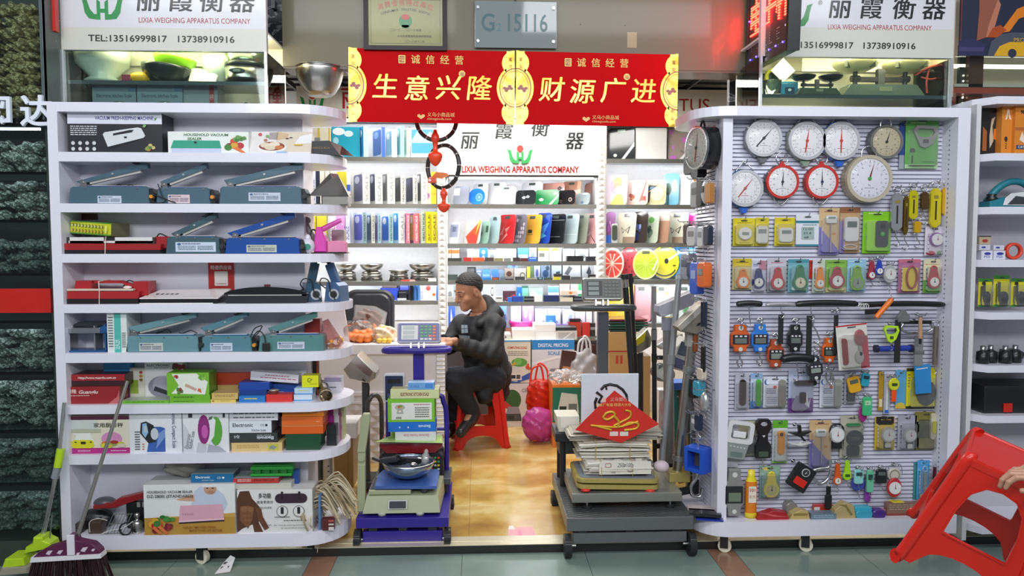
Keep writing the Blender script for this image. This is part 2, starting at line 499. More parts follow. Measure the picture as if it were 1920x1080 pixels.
for sx in(-1,1):
 for zz in(.14,.86):
  M.cyl((sx*ww*.46,-.03,hh*zz),(sx*ww*.46,-.002,hh*zz),.008,CHR,n=14);M.make('standoff',t)
GOLD=noise_mat('gold_foil',['7a5a10','c79a22','e9cf58','b98a1c'],9,.28,4,(1,1,1),.2,1.,[.2,.42,.55,.75],.55)
BANNER=C('c00009',.5,coat=0,grain=.03,spec=.06)
INK='8c1a14'
def medal(M,cx,w,h,z0,side):
 def lobes(k,m,y):
  for cz,rx,rz in((.16,.62,.17),(.5,.86,.3),(.84,.62,.17)):
   a0,a1=(-PI/2,PI/2)if side<0 else(PI/2,PI*1.5)
   M.plate(ell(rx*w*k,rz*h*k,20,cx,z0+cz*h,a0,a1),y,m)
  M.plate([(cx,z0),(cx-side*.4*w,z0),(cx-side*.4*w,z0+h),(cx,z0+h)]if side<0 else[(cx-.4*w,z0),(cx,z0),(cx,z0+h),(cx-.4*w,z0+h)],y-.0001,m)
 lobes(1.,GOLD,-.0042);
 a0,a1=(-PI/2,PI/2)if side<0 else(PI/2,PI*1.5)
 M.plate(ell(.74*w,.27*h,20,cx,z0+.5*h,a0,a1),-.0046,INK)
 M.plate(ell(.69*w,.255*h,20,cx,z0+.5*h,a0,a1),-.0049,GOLD)
 M.plate(ell(.62*w,.235*h,20,cx,z0+.5*h,a0,a1),-.0052,'b5661c')
 M.plate(ell(.59*w,.225*h,20,cx,z0+.5*h,a0,a1),-.0055,GOLD)
 sx=-side
 for q in rg(5):M.plate(ell(.1*w,.022*h,8,cx+sx*(.16+.08*q)*w,z0+(.49+.03*sin(q*1.6))*h),-.0058-.00002*q,INK)
 for ch,zz in(('富',.86),('国',.76),('敬',.19),('业',.09)):M.text(ch,cx+sx*.22*w,z0+zz*h,.02,INK,-.0058)
def banner(x0,y0,x1,y1,big,lab,slope):
 x,z,ww,hh=spn(x0,y0,x1,y1,3.93)
 t=itm('new_year_banner',lab,'banner',(x,3.945,z),(0,slope,0))
 M=MB()
 n=16
 M.box(-ww/2,ww/2,-.003,-.001,0,hh,BANNER)
 m=.108
 medal(M,-ww/2,m,hh,0,-1);medal(M,ww/2,m,hh,0,1)
 M.make('sheet',t)
 for i,ch in en('诚信经营'):M.text(ch,(-.085+i*.075),hh*.8,.045,'e6c65c',-.0042,bold=.012)
 M.plate(rr(.036,.042,.004,3,-.155,hh*.862),-.0042,'e6c65c');M.plate(rr(.026,.032,.003,3,-.155,hh*.862),-.0045,INK);M.text('福',-.155,hh*.825,.026,'e6c65c',-.0048)
 for i,ch in en(big):M.text(ch,(-.245+i*.163)*ww/.86,hh*(.31 if i!=1 else .29),.125,GOLD,-.0042,bold=.014,shear=.1)
 M.plate(ell(.017,.017,16,.155,hh*.68),-.0042,'e6c65c');M.text('福',.155,hh*.645,.02,INK,-.0046)
 q=[(-.075,hh*.085),(-.056,hh*.05),(-.037,hh*.085),(-.037,hh*.11),(-.047,hh*.12),(-.056,hh*.1),(-.065,hh*.12),(-.075,hh*.11)]
 M.plate(q,-.0042,'d9a23c');M.text('义乌小商品城',-.024,hh*.085,.022,'d9a23c',-.0042,'l');M.text('chinagoods.com',-.024,hh*.045,.012,'d9a23c',-.0042,'l',w=.125)
 M.make('lettering',t)
banner(652,92,964.5,230,'生意兴隆','red banner half with four gold characters hung under gold award plaque',.55)
banner(967,98,1271,235,'财源广进','red banner half with four gold characters hung below booth number plate',.55)
t=itm('led_sign','black LED sign with lit red characters hung square to the header','sign',(1.412,3.93,2.405),(0,0,-90))
L,H,TH=.53,.95,.045
t.rotation_euler=(0,0,rad(-90))
M.box(0,L,0,TH,-0,H,'2e2426',.002);M.make('case',t)
fr=.018
M.ring([(0,0),(L,0),(L,H),(0,H)],[(fr,fr),(L-fr,fr),(L-fr,H-fr),(fr,H-fr)],-.006,.01,'0d0d0f');M.box(L-.004,L+.012,-.006,TH+.006,0,H,'0d0d0f');M.make('frame',t)
def led_points(s,h,step,bold=.012):
 vs,fs=text_mesh(s,bold,3);k=h/.92;pts=[]
 lo=[min(v[i]for v in vs)for i in(0,1)];hi=[max(v[i]for v in vs)for i in(0,1)]
 tris=[]
 for f in fs:
  for q in rg(1,len(f)-1):tris.append((vs[f[0]],vs[f[q]],vs[f[q+1]]))
 st=step/k
 y=lo[1]
 while y<=hi[1]:
  x=lo[0]
  while x<=hi[0]:
   for a,b,c in tris:
    d1=(x-b[0])*(a[1]-b[1])-(a[0]-b[0])*(y-b[1]);d2=(x-c[0])*(b[1]-c[1])-(b[0]-c[0])*(y-c[1]);d3=(x-a[0])*(c[1]-a[1])-(c[0]-a[0])*(y-a[1])
    if not((d1<0 or d2<0 or d3<0)and(d1>0 or d2>0 or d3>0)):pts.append(((x-lo[0])*k,(y-lo[1])*k));break
   x+=st
  y+=st
 return pts
lit=glow('ff1a10',60.);off='b9aaa6';blu=glow('4a3cff',14.)
mo=MB()
for i,ch in en('电子秤'):
 for a,b in led_points(ch,.165,.0125):M.ext(ell(.0042,.0042,6,.055+i*.16+a,.17+b),-.004,-.001,lit)
for i,ch in en('SCALE'):
 for a,b in led_points(ch,.075,.0125,0):mo.ext(ell(.0028,.0028,6,.05+i*.088+a,.078+b),-.003,-.001,off)
for k in rg(20):mo.ext(ell(.0028,.0028,6,.035+k*.0245,.05),-.003,-.001,off)
mbl=MB()
for k in rg(6):
 mbl.ext(ell(.0045,.0045,6,.06+k*.083,.05),-.004,-.001,blu);mbl.ext(ell(.0045,.0045,6,.028,.12+k*.13),-.004,-.001,blu);mbl.ext(ell(.0045,.0045,6,L-.028,.12+k*.13),-.004,-.001,blu)
M.make('lit_characters',t);mo.make('unlit_letters',t);mbl.make('blue_lights',t)
t.rotation_euler=(rad(0),rad(2.5),rad(-90))
CHARS=['丽','霞','衡','器']
def tower(x0,x1,ys,px0,px1,lab,Yf,shelf_py,bottom_z,logo_px,ch_px,name_px,tel_px,tel):
 t=itm('sign_display_case',lab,'display case',(0,Yf,bottom_z))
 X=lambda px,py=50:P(px,py,Yf).x
 Zp=lambda py:P((px0+px1)/2,py,Yf).z-bottom_z
 top=Zp(-70);zs=Zp(ys)
 a,b=X(px0,140),X(px1,140)
 M=MB();M.box(a,b,-.03,0,zs,top,C('d9d8dc',.25,grain=.02));M.plate([(a,zs),(b,zs),(b,zs+(Zp(56)-zs)),(a,zs+(Zp(56)-zs))],-.0305,C('d2d1c6',.3,grain=.02))
 logo(M,X(logo_px),Zp(42 if px0<900 else 55),.205,-.031)
 for c,px in zip(CHARS,ch_px):M.text(c,X(px),Zp(27 if px0<900 else 40),.112,'17181a',-.031,bold=.02,shear=.12)
 M.text('LIXIA WEIGHING APPARATUS COMPANY',(X(name_px[0])+X(name_px[1]))/2,Zp(46.5 if px0<900 else 59),.026,'a8323a',-.031,w=X(name_px[1])-X(name_px[0]))
 M.text(tel,X(tel_px[0]),Zp(82 if px0<900 else 94),.031,'22211f',-.0315,'l',w=X(tel_px[1])-X(tel_px[0]),bold=.015)
 if px0>900:M.text('®',X(1532),Zp(14),.022,'4a4a48',-.031)
 M.make('sign_board',t)
 d=.3
 M.box(a,b,d,d+.02,0,zs,'f2f0e2');M.box(a,b,.002,d,zs+.09,zs+.1,'eeece0');M.box(a,b,d-.02,d,zs,zs+.1,'eeece0');M.make('body',t)
 for q in(a,b-.006):
  M.box(q,q+.006,0,d,0,zs,GLASS);M.make('side_glass',t)
 M.box(a,b,-.012,-.006,0,zs,GLASS);M.make('glass_pane',t)
 zz=Zp(shelf_py)
 M.box(a+.013,b-.013,-.004,.2,zz-.018,zz,C('5a6468',.15,.2));M.make('shelf',t)
 for q in(a,b-.012):
  M.box(q,q+.012,-.03,-.013,0,zs,C('cfd3d4',.3,.6));M.make('corner_post',t)
 M.box(a+.03,b-.03,.03,.06,zs+.05,zs+.062,glow('fff4cc',26.));M.make('glow_bar',t)
 return t,zz+bottom_z
tower(0,0,98,122,504,'sign case with telephone numbers over open shelf unit of sealers',3.7,152,2.14,199,(283,344,401,457),(266,473),(171,443),'TEL:13516999817   13738910916')
tower(0,0,110,1421,1779,'sign case with telephone numbers over slatted wall unit of hand scales',3.7,178,2.14,1480,(1567,1626,1686,1742),(1547,1740),(1460,1711),'TEL:13516999817   13738910916')
BY=6.12
a,b=P(556,190,BY).x,P(1368,190,BY).x;z0,z1=P(960,222,BY).z,P(960,165,BY).z
M.box(a,b,0,.2,0,z1-z0,'d8d6c8');M.box(a,b,-.006,.2,-.012,0,'2a2620')
h=z1-z0
logo(M,P(586,200,BY).x,.05,.2,-.002)
for c,px in zip(CHARS,(660,740,800,860)):M.text(c,P(px,190,BY).x,.06,.17,'b0202a',-.002,bold=.02)
M.text('LIXIA WEIGHING APPARATUS',P(1330,190,BY).x,.07,.105,'a02028',-.002,'r',w=1.95)
so('shop_sign',M,'long cream sign band with dark red letters across top of rear wall','sign',(0,BY,z0))
a,b=P(830,280,BY-.02).x,P(1122,280,BY-.02).x;z0,z1=P(960,328,BY-.02).z,P(960,224,BY-.02).z
M.box(a,b,0,.16,0,z1-z0,'f4f3f0');M.box(a,b,-.004,.1,-.018,0,'2a2a28')
X=lambda px:P(px,290,BY-.02).x
Zq=lambda py:P(975,py,BY-.02).z-z0
logo(M,X(975),Zq(307),.21,-.002,.02)
for c,px,py in zip(CHARS,(879,944,1011,1076),(281,262,257,281)):M.text(c,X(px),Zq(py),.14,'15161a',-.003,bold=.025,shear=.15)
M.text('LIXIA WEIGHING APPARATUS COMPANY',X(976),Zq(323.5),.052,'8f1a10',-.003,w=X(1086)-X(866),bold=.035)
M.text('®',X(1010),Zq(276),.02,'c79a22',-.003)
so('company_sign',M,'white company sign with green and red logo mid rear wall','sign',(0,BY-.02,z0))
LED=glow('f4f6ff',36.)
SHELF_EDGE=C('8e8f88',.25,.5)
BAYZ={}
def bay(lab,px0,px1,rows,top,low):
 a,b=P(px0,400,BY).x,P(px1,400,BY).x
 t=itm('wall_display_bay',lab,'display shelving',(0,BY,.04))
 M=MB();M.box(a,b,.3,.315,low-.04,top-.04,'f3f3f2');M.make('back_panel',t)
 for q in(a,b-.012):
  M.box(q,q+.012,.004,.3,low-.04,top-.04,'e6e5e2');M.make('side_panel',t)
 zs=[]
 for py in rows:
  z=P((px0+px1)/2,py,BY).z;zs.append(z)
  M.box(a+.012,b-.012,0,.01,z-.074,z-.04,SHELF_EDGE);M.box(a+.012,b-.012,.01,.3,z-.058,z-.04,SHELF_EDGE,mats={'top':C('d7dcda',.08),'bottom':C('c9ccca',.12,.5)});M.make('shelf',t)
  M.box(a+.03,b-.03,.022,.034,z-.0665,z-.0585,LED);M.make('light_strip',t)
 M.box(a+.03,b-.03,.05,.064,top-.056,top-.048,LED);M.make('light_strip',t)
 return zs
ZL=bay('brightly lit rear bay packed with health scale boxes',520,823,(294,382,456,528,564),P(700,222,BY).z,.85)
ZC=bay('brightly lit rear bay below company sign full of boxes',836,1121,(383,457,490,525,566,632),P(975,331,BY).z,.74)
ZR=bay('brightly lit rear bay with round fruit scales by slatted unit',1134,1350,(298,384,456,525,606),P(1230,222,BY).z,.85)
# OPEN SHELF UNIT WITH SEALERS
LY,LB=3.45,3.63
LTOP=[193,286,382,476,570,661,758,851,1003]
LTH=[17,17,16,16,16,18,17,18,26]
LZ=[P(350,y,LY).z for y in LTOP]
def dshelf(x0,x1,xt,yb0,yf,yb,r,n=8):
 o=[(x0,yf),(x1,yf)]
 o+=[(xt-r+r*sin(a),yf+r-r*cos(a))for a in[PI/2*i/n for i in rg(1,n+1)]]
 o+=[(xt-r*.8+r*.8*cos(a),yb-r*.8+r*.8*sin(a))for a in[PI/2*i/n for i in rg(0,n+1)]]
 o+=[(x1-.02,yb),(x1-.02,yb0),(x0,yb0)]
 return o
def slab(M,out,z0,z1,m,mtop=None):
 n=len(out)
 M.add([(x,y,z1)for x,y in out],[tuple(rg(n))],mtop or m);M.add([(x,y,z0)for x,y in out],[tuple(reversed(rg(n)))],m)
 M.add([(x,y,z)for z in(z0,z1)for x,y in out],[(i,(i+1)%n,n+(i+1)%n,n+i)for i in rg(n)],m)
 return M
LX0,LX1,LXT=-1.905,-.862,-.637
t=itm('display_shelf','tall white open shelf unit with rounded end shelves full of heat sealers','shelf unit',(0,LY,0))
LU=t
loc=lambda o:[(x,y-LY)for x,y in o]
for i,z in en(LZ):
 th=LTH[i]*LY/FPX
 tip=LXT+(.02 if i in(4,5,6)else 0)
 slab(M,loc(dshelf(LX0+.001,LX1,tip,LB,LY,LY+.4,.2)),z-th,z,WHITE);M.make('shelf',t)
M.box(LX0-.008,LX0+.036,-.002,LB-LY+.02,LZ[8]-.07,LZ[0]-.001,WHITE);M.make('side_panel',t)
M.box(LX0+.03,LX1,LB-LY,LB-LY+.018,LZ[8]-.06,LZ[0]-.02,C('e2e0ea',.4,grain=.02));M.make('back_panel',t)
M.box(LX1-.004,LX1+.03,LB-LY-.002,LB-LY+.22,LZ[8]-.06,LZ[0]-.02,WHITE);M.make('end_panel',t)
def caster(parent,x,y,zt,rz=72):
 M=MB().at((x,y,0),rz=rz)
 r=.032
 M.cyl((-.012,0,r),(.012,0,r),r,'e6dfc8',n=24);M.cyl((-.0135,0,r),(.0135,0,r),r*.42,C('a9a59a',.3,.6),n=16)
 M.box(-.017,-.0145,-.016,.022,r-.01,zt-.006,C('3a3a3c',.3,.7));M.box(.0145,.017,-.016,.022,r-.01,zt-.006,C('3a3a3c',.3,.7));M.box(-.022,.022,-.022,.03,zt-.008,zt-.001,C('3a3a3c',.3,.7))
 M.make('caster',parent)
cz=LZ[8]-LTH[8]*LY/FPX
for x,y in((-.8,.12),(-1.8,.05),(-1.3,.05)):caster(t,x,y,cz)
def loco(root,Y):
 return lambda px,py:((P(px,py,Y).x-root[0]),(P(px,py,Y).z-root[2]))
def outl(pts,f):return[f(*p)for p in pts]
def cord(parent,pts,r=.0028,name='cord'):
 M=MB();M.tube(pts,r,RUB,6);M.make(name,parent)
def bez(pts,n=10):
 pts=[K(p)for p in pts];o=[]
 for i in rg(len(pts)-1):
  p0,p1,p2,p3=pts[max(i-1,0)],pts[i],pts[i+1],pts[min(i+2,len(pts)-1)]
  for k in rg(n):
   t_=k/n
   o.append(.5*((2*p1)+(p2-p0)*t_+(2*p0-5*p1+4*p2-p3)*t_*t_+(3*p1-p0-3*p2+p3)*t_**3))
 return o+[pts[-1]]
def sealer(lab,row,x0,x1,ytop,arm,col,sticker,knob,Y=3.475,strip='24477a',d=.085,stick='c9d2df',handle=True,plug=None):
 zb=LZ[row];py=LTOP[row]
 c=P((x0+x1)/2,py,Y);root=(c.x,Y,zb)
 f=loco(root,Y)
 t=itm('impulse_sealer',lab,'heat sealer',root)
 a,b=f(x0,py)[0],f(x1,py)[0];h=f((x0+x1)/2,ytop)[1]
 tp=.012
 body=C(col,.32,.15)
 cap_=.022 if knob else 0
 M=MB();o=[(a,0),(b-cap_,0),(b-cap_-.004,h*.9),(b-cap_-.016,h),(a+tp+.008,h),(a+tp*.7,h*.9)]
 M.ext(o,0,d,body,.004)
 M.box(a+.05,b-cap_-.03,.012,.05,h-.002,h+.004,strip);M.box(a+.05,b-cap_-.03,.026,.03,h+.004,h+.006,'e3e0d8')
 for q in(.2,.5,.8):M.cyl((a+(b-a)*q,.006,h-.006),(a+(b-a)*q,-.003,h-.006),.004,CHR,n=10)
 bd=M.make('body',t)
 if knob:
  M.ext([(b-cap_,0),(b,0),(b-.002,h*.62),(b-.012,h*.9),(b-cap_,h*.9)],.002,d-.002,BLK,.002);ec=M.make('end_cap',t)
  M.cyl((b-.01,.002,h*.42),(b-.01,-.016,h*.42),.0095,C(knob,.35),r1=.008,n=16);M.cyl((b-.01,.003,h*.42),(b-.01,-.004,h*.42),.013,DARK,n=16);M.make('knob',ec)
 if sticker:
  (u0,v0),(u1,v1)=f(*sticker[:2]),f(*sticker[2:])
  W,H=u1-u0,v0-v1
  M.box(u0,u1,-.0012,.003,v1,v0,C(stick,.2,coat=.5));prints(M,W,H,u0,v1,-.0012,D('e 9 78 5 12 3a5f93;l 16 68 62 86 1 3a4660;l 6 12 50 60 3 5b6478;l 55 12 94 60 3 5b6478'));M.make('rating_label',bd)
 A=outl(arm,f)
 M.ext(A,.018,.052,body,.003);
 m=((A[0][0]+A[1][0]+A[2][0]+A[3][0])/4,(A[0][1]+A[1][1]+A[2][1]+A[3][1])/4)
 M.cyl((m[0],.02,m[1]),(m[0],.014,m[1]),.005,C('e8e8ea',.2,.8),n=10);ar=M.make('arm',t)
 h0,h1=K((A[0][0],A[0][1])),K((A[1][0],A[1][1]));dn=(h1-h0).normalized();nn=K((dn.y,-dn.x))
 q0,q1=h0+dn*.035,h0+dn*((h1-h0).length*.88)
 M.ext([tuple(q0+nn*.01),tuple(q1+nn*.01),tuple(q1-nn*.001),tuple(q0-nn*.001)],.024,.046,C('c9c6bf',.35,.3));M.make('pressure_bar',ar)
 hx=A[0][0]
 M.ext([(hx-.004,h-.004),(hx+.03,h-.004),(hx+.026,A[0][1]+.012),(hx+.004,A[0][1]+.02)],.01,.016,CHR);M.ext([(hx-.004,h-.004),(hx+.03,h-.004),(hx+.026,A[0][1]+.012),(hx+.004,A[0][1]+.02)],.054,.06,CHR);M.cyl((hx+.012,.006,A[0][1]+.006),(hx+.012,.064,A[0][1]+.006),.004,STL,n=10);M.make('hinge',t)
 if handle:
  tipu=K((A[2][0],A[2][1]));
  if handle=='knob':
   M.X=MX.Translation((tipu.x-.012,.035,tipu.y-.002));M.turn([(0,0),(.008,0),(.008,.012),(.026,.018),(.026,.022),(.018,.026),(0,.026)],BLK)
  else:
   e=tipu-dn*.055;up=-nn
   M.ext([tuple(e),tuple(tipu),tuple(tipu+up*.012),tuple(e+up*.01-dn*.012)],.01,.062,BLK,.003)
  M.make('handle',ar)
 if plug:
  pts=[(f(*p)[0],y_,f(*p)[1])for p,y_ in plug]
  M.tube(bez(pts),.0026,RUB,6);M.make('cord',t)
 return t
BL='4f6a78'
sealer('long slate blue heat sealer half raised under black and white carton',2,128,290,350,[(148,344),(274,315),(272,302),(137,340)],BL,(183,367,228,381),'e0922e',plug=[((205,350),.06),((212,344),.055),((222,349),.05),((236,345),.05),((246,351),.055)])
sealer('short slate blue heat sealer with round black handle, middle of second shelf',2,292,404,352,[(300,348),(385,315),(383,304),(297,340)],BL,(315,365,356,381),'e0922e',handle='knob',stick='dfc9cd',plug=[((296,345),0),((300,352),-.008),((305,366),-.012),((312,376),-.012),((304,381),-.012),((290,379),-.01),((283,372),-.01),((292,366),-.01),((318,376),-.014),((332,381),-.012)])
sealer('long slate blue heat sealer with its arm raised high near curved end of second shelf',2,410,576,350,[(425,348),(566,316),(566,303),(417,337)],BL,(466,361,526,377),'2b2b2b')
sealer('short dark teal heat sealer with raised arm on third shelf, before cobalt blue one',3,310,422,444,[(325,444),(403,409),(402,398),(317,438)],'47616a',(329,454,405,472),'33363a',stick='cbd8e6')
sealer('cobalt blue heat sealer with raised arm on third shelf',3,421,572,446,[(434,444),(551,408),(550,396),(423,437)],'1f4f9e',(462,459,519,473),'33363a',strip='17243f',stick='c4c6b8')
sealer('pale teal heat sealer against upright white and teal carton',5,235,382,630,[(243,626),(365,596),(364,586),(237,614)],'6f9aa0',(261,643,306,658),'33363a',strip='2a6c9a',stick='c2c5c1',plug=[((275,632),.06),((290,626),.05),((305,620),.05),((312,626),.055)])
sealer('middle one of three pale teal heat sealers on fifth shelf, with orange knob',5,376,482,630,[(384,625),(461,594),(462,584),(372,616)],'5d8a97',(394,643,436,658),'e0922e',strip='2a6c9a',plug=[((362,627),.05),((350,622),.05),((335,627),.055),((326,627),.06)])
sealer('pale teal heat sealer near curved end of fifth shelf, black plug over it',5,484,608,628,[(506,626),(592,596),(592,583),(500,616)],'5f8d8c',(520,641,571,654),None,strip='1f4a8c',handle=False,plug=[((470,632),-.004),((478,616),-.006),((492,611),-.006),((484,625),-.008),((474,634),-.01),((486,620),-.012),((497,630),-.012),((499,648),-.012)])
x,z,E,N=spn(492,640,506,660,3.455)
M.box(-E/2,E/2,-.006,.006,.006,N-.006,RUB,.003);M.cyl((-.004,0,.006),(-.004,0,-.006),.0014,CHR,n=8);M.cyl((.004,0,.006),(.004,0,-.006),.0014,CHR,n=8)
so('power_plug',M,'black two-pin power plug before pale teal sealer on fifth shelf','plug',(x,3.455,z+0))
def LC(lab,row,px,col,pr=(),d=.12,Y=3.48,grp=None,rot=(0,0,0),zb=None,mats=None,**k):
 x0,y0,x1=px[:3];y1=px[3]if len(px)>3 else LTOP[row]
 return carton(lab,(x0,y0,x1,y1),Y,d,col,pr,grp,LZ[row]if zb is None and len(px)<4 else zb,rot,mats,**k)
FRUIT=['b8262c','d9a02c','3f7a34','c94a2a','7a1f2a','5f8f3a']
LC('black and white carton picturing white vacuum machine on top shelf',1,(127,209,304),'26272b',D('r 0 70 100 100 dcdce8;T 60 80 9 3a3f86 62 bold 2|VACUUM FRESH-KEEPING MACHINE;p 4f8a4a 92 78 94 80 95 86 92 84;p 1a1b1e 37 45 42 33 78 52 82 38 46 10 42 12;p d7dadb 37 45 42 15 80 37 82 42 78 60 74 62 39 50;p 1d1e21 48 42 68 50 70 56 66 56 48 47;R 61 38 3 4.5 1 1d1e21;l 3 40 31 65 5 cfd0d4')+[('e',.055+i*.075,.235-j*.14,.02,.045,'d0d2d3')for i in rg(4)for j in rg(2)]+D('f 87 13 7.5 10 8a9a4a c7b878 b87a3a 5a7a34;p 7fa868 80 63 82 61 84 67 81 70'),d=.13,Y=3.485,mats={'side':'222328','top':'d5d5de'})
LC('long white carton with green vacuum sealer and vegetables printed on it',1,(315,247,466),'e6ebe4',[('T','HOUSEHOLD VACUUM',.47,.8,.12,'2c6b3c',.55,{'bold':.03,'shear':.15}),('T','SEALER',.33,.62,.12,'2c6b3c',.18,{'bold':.03,'shear':.15}),('p',[(.03,.24),(.66,.24),(.64,.6),(.07,.6)],'2f9d80'),('r',.04,.05,.66,.24,'c3cbe0'),('e',.34,.51,.02,.05,'1d2a28'),('f',.82,.38,.16,.34,FRUIT),('f',.88,.68,.1,.2,['4f8a3a','3f7a34','6a9a4a']),('p',[(.8,.25),(.93,.02),(.97,.04),(.86,.33)],'d9713a')],d=.1,Y=3.49)
t=LC('white carton with picture of buns in bowl, leaning back on top shelf',1,(466,240,582),'d9cdb9',D('r 0 0 42 100 e0dcd8;p cbb28e 42 100 62 90 60 72 42 62;p eae8ea 72 42 80 80 100 93 100 50;r 0 0 100 10 e2e0e2;e 36 30 24 26 e9e6e2;e 36 34 21 20 8c4a34;e 26 38 9 11 ddd0ba;e 40 42 9 11 e2d5bf;e 34 26 9 10 d8cab2;e 48 28 7 9 c9744a;e 15 86 3 7 c0565a;e 27 78 3 6 7fa868;e 25 60 3 6 b87a6a;l 30 62 44 95 6 8a8078;R 79 40 14 6 2 d9b33a;e 60 68 3 2 5d4634;e 66 72 3 2 5d4634;r 45 0 62 9 8fb8dc'),d=.045,Y=3.49,rot=(-24,0,0))
z=LZ[1]
o=[(-.12,0),(.05,0),(.155,0),(.12,.02),(.085,.066),(-.05,.06)]
M.ext([(-.155,0),(.07,0),(.02,.066),(-.125,.06)],0,.004,'18191c');M.add([(.07,0,0),(.02,0,.066),(.06,.1,.055),(.12,.1,.005)],[(0,3,2,1)],'2c2d2c');M.box(-.15,.07,.004,.12,0,.004,'18191c');M.box(-.15,-.146,.004,.12,0,.05,'18191c');M.text('EXPERIENCE BOX',-.03,.028,.01,'8a6a3a',-.0004)
x,z_,E,N=spn(585,270,655,287,3.56)
so('open_black_box',M,'open black presentation box on rounded end above stainless funnel','box',(x-.02,3.52,LZ[1]+.001))
carton('grey board sleeve behind open black box',(578,258,600,286),3.7,.02,'8d8b84',zb=LZ[1],name='board_sleeve',cat='sleeve')
def vac(lab,row,x0,x1,y0,col,handle,Y=3.47):
 zb=LZ[row];c=P((x0+x1)/2,LTOP[row],Y);root=(c.x,Y,zb);f=loco(root,Y)
 a,b=f(x0,LTOP[row])[0],f(x1,LTOP[row])[0];h=f(x0,y0)[1]
 t=itm('vacuum_sealer',lab,'vacuum sealer',root)
 M=MB();M.ext([(a,0),(b-.035,0),(b-.03,h*.22),(a,h*.22)],0,.13,BLK,.003);M.make('foot_rim',t)
 red=C(col,.35);M.ext([(a,h*.22),(b-.03,h*.22),(b-.025,h*.55),(a+.004,h*.58)],0,.13,red,.004);M.ext([(b-.07,h*.3),(b,h*.3),(b,h*.96),(b-.065,h*.96)],.03,.13,red,.006);M.make('body',t)
 if handle:
  M.ext([(a+.02,h*.6),(a+.1,h*.6),(a+.1,h),(a+.03,h)],.02,.1,red,.006);M.ext([(a+.1,h*.88),(b-.12,h*.88),(b-.13,h),(a+.1,h)],.04,.08,red,.004);M.ext([(b-.13,h),(b-.12,h*.88),(b-.08,h*.64),(b-.05,h*.64),(b-.05,h*.76)],.04,.08,red,.003)
  M.ball((b-.09,.03,h*.7),.02,.012,.008,'e6ddd2')
 else:
  M.box(a+.01,b-.06,.02,.11,h*.58,h*.92,DARK)
 M.make('lid',t)
 if handle:M.box(a+.005,b-.05,-.003,.02,h*.58,h*.66,'d9c9b4')
 else:
  M.box(a+.035,a+.035+(b-a)*.32,.012,.02,h*.6,h*.92,'e2dfdc');M.box(a+(b-a)*.5,b-.07,.012,.02,h*.6,h*.92,'e2dfdc');M.box(a+.03,b-.07,.012,.02,h*.6,h*.72,'e2dfdc')
 M.make('front_clip',t)
 k=a+(b-a)*.42
 M.tube([(k,-.004,0),(k+.002,-.004,h*.55),(k-.002,.012 if not handle else-0,h*.98),(k,.1,h*1.)],.0022,'dcc8b8',6);M.make('rubber_band',t)
 cord(t,bez([(b-.07,.06,h*.9),(b-.05,.05,h*1.12),(b-.02,.06,h*.95)]if not handle else[(b-.12,.05,h*.7),(b-.09,.05,h*1.),(b-.05,.06,h*.75)]),.003)
 return t
vac('red vacuum sealer with white clip and rubber band lying under yellow box',3,114,313,442,'a02228',False)
vac('red vacuum sealer with bar handle on fourth shelf',4,125,272,527,'ac262c',True)
x,z,E,N=spn(123,415,213,439,3.49)
t=so('product_carton',carton_mb(E+0,N,.12,'cdd42e',D('r 0 0 100 10 5f9a34;r 0 92 100 100 5f9a34')+[('e',.07+i*.082,.68-j*.4,.028,.12,'8a8a28')for i in rg(10)for j in rg(2)]+[('e',.07+i*.082,.66-j*.4,.02,.09,'d9b64a'if j else'd8d89a')for i in rg(10)for j in rg(2)]+D('e 92 50 3 30 e8ea7a'),{'side':'6d6a4a','top':'7fa63a'}),'yellow and green carton of round weights lying open on red vacuum sealer','box',(x,3.495,z-.002),(0,4,-14))
root=(P(341,570,3.47).x,3.47,LZ[4]);f=loco(root,3.47)
t=itm('vacuum_sealer','flat white vacuum sealer between red sealer and black sealer','vacuum sealer',root)
a,b=f(262,560)[0],f(416,560)[0]
M.box(a,b-.02,0,.13,0,.026,C('1c1c1f',.25),.003);M.box(a+0,b-.04,-.004,.12,0,.004,'dedbd8');M.make('body',t)
M.add([(a,-.003,.027),(b-.015,-.003,.027),(b,.13,.06),(a+.05,.13,.06),(a,-.003,.022),(b-.015,-.003,.022),(b,.13,.055),(a+.05,.13,.055)],[(0,1,2,3),(7,6,5,4),(4,5,1,0),(5,6,2,1),(6,7,3,2),(7,4,0,3)],C('e0d9d6',.25))
for i in rg(5):M.add([(a+.05+i*.022,.045,.0395),(a+.064+i*.022,.045,.0395),(a+.067+i*.022,.06,.0432),(a+.053+i*.022,.06,.0432)],[(0,1,2,3)],'33333a')
M.make('lid',t)
root=(P(495,570,3.47).x,3.47,LZ[4]);f=loco(root,3.47)
t=itm('vacuum_sealer','low black vacuum sealer with arched lid under red paper notice','vacuum sealer',root)
a,b=f(420,560)[0],f(574,560)[0]
M.ext([(a+.006,0),(b-.006,0),(b,.034),(a,.034)],0,.14,'26262a',.003);M.make('body',t)
o=[(b,.04)]+[(b-(b-a)*i/12,.048+.028*sin(PI*i/12)**.6)for i in rg(13)]+[(a,.04)]
M.ext(o,0,.13,C('141417',.2,coat=.6),.002);M.box(a+.02,b-.02,-.002,.01,.036,.04,'c9c4c0');M.box(-.012,.012,.05,.07,.074,.084,'5a1d22');M.make('lid',t)
x,z,E,N=spn(391,492,439,546,LB-.003)
M.box(-E/2,E/2,-.002,0,0,N,'bb2a26');prints(M,E,N,-E/2,0,-.002,D('T 50 74 15 efe3dc 82 bold 2|特邀供应商;R 50 44 52 50 3 efe9e2;l 30 22 70 27 1 a33;l 15 6 85 10 1 e6b8b0'))
so('paper_notice',M,'red paper notice with white characters stuck on back of fourth shelf','notice',(x,LB-.003,z))
x,z,E,N=spn(153,397,183,412,LB-.003)
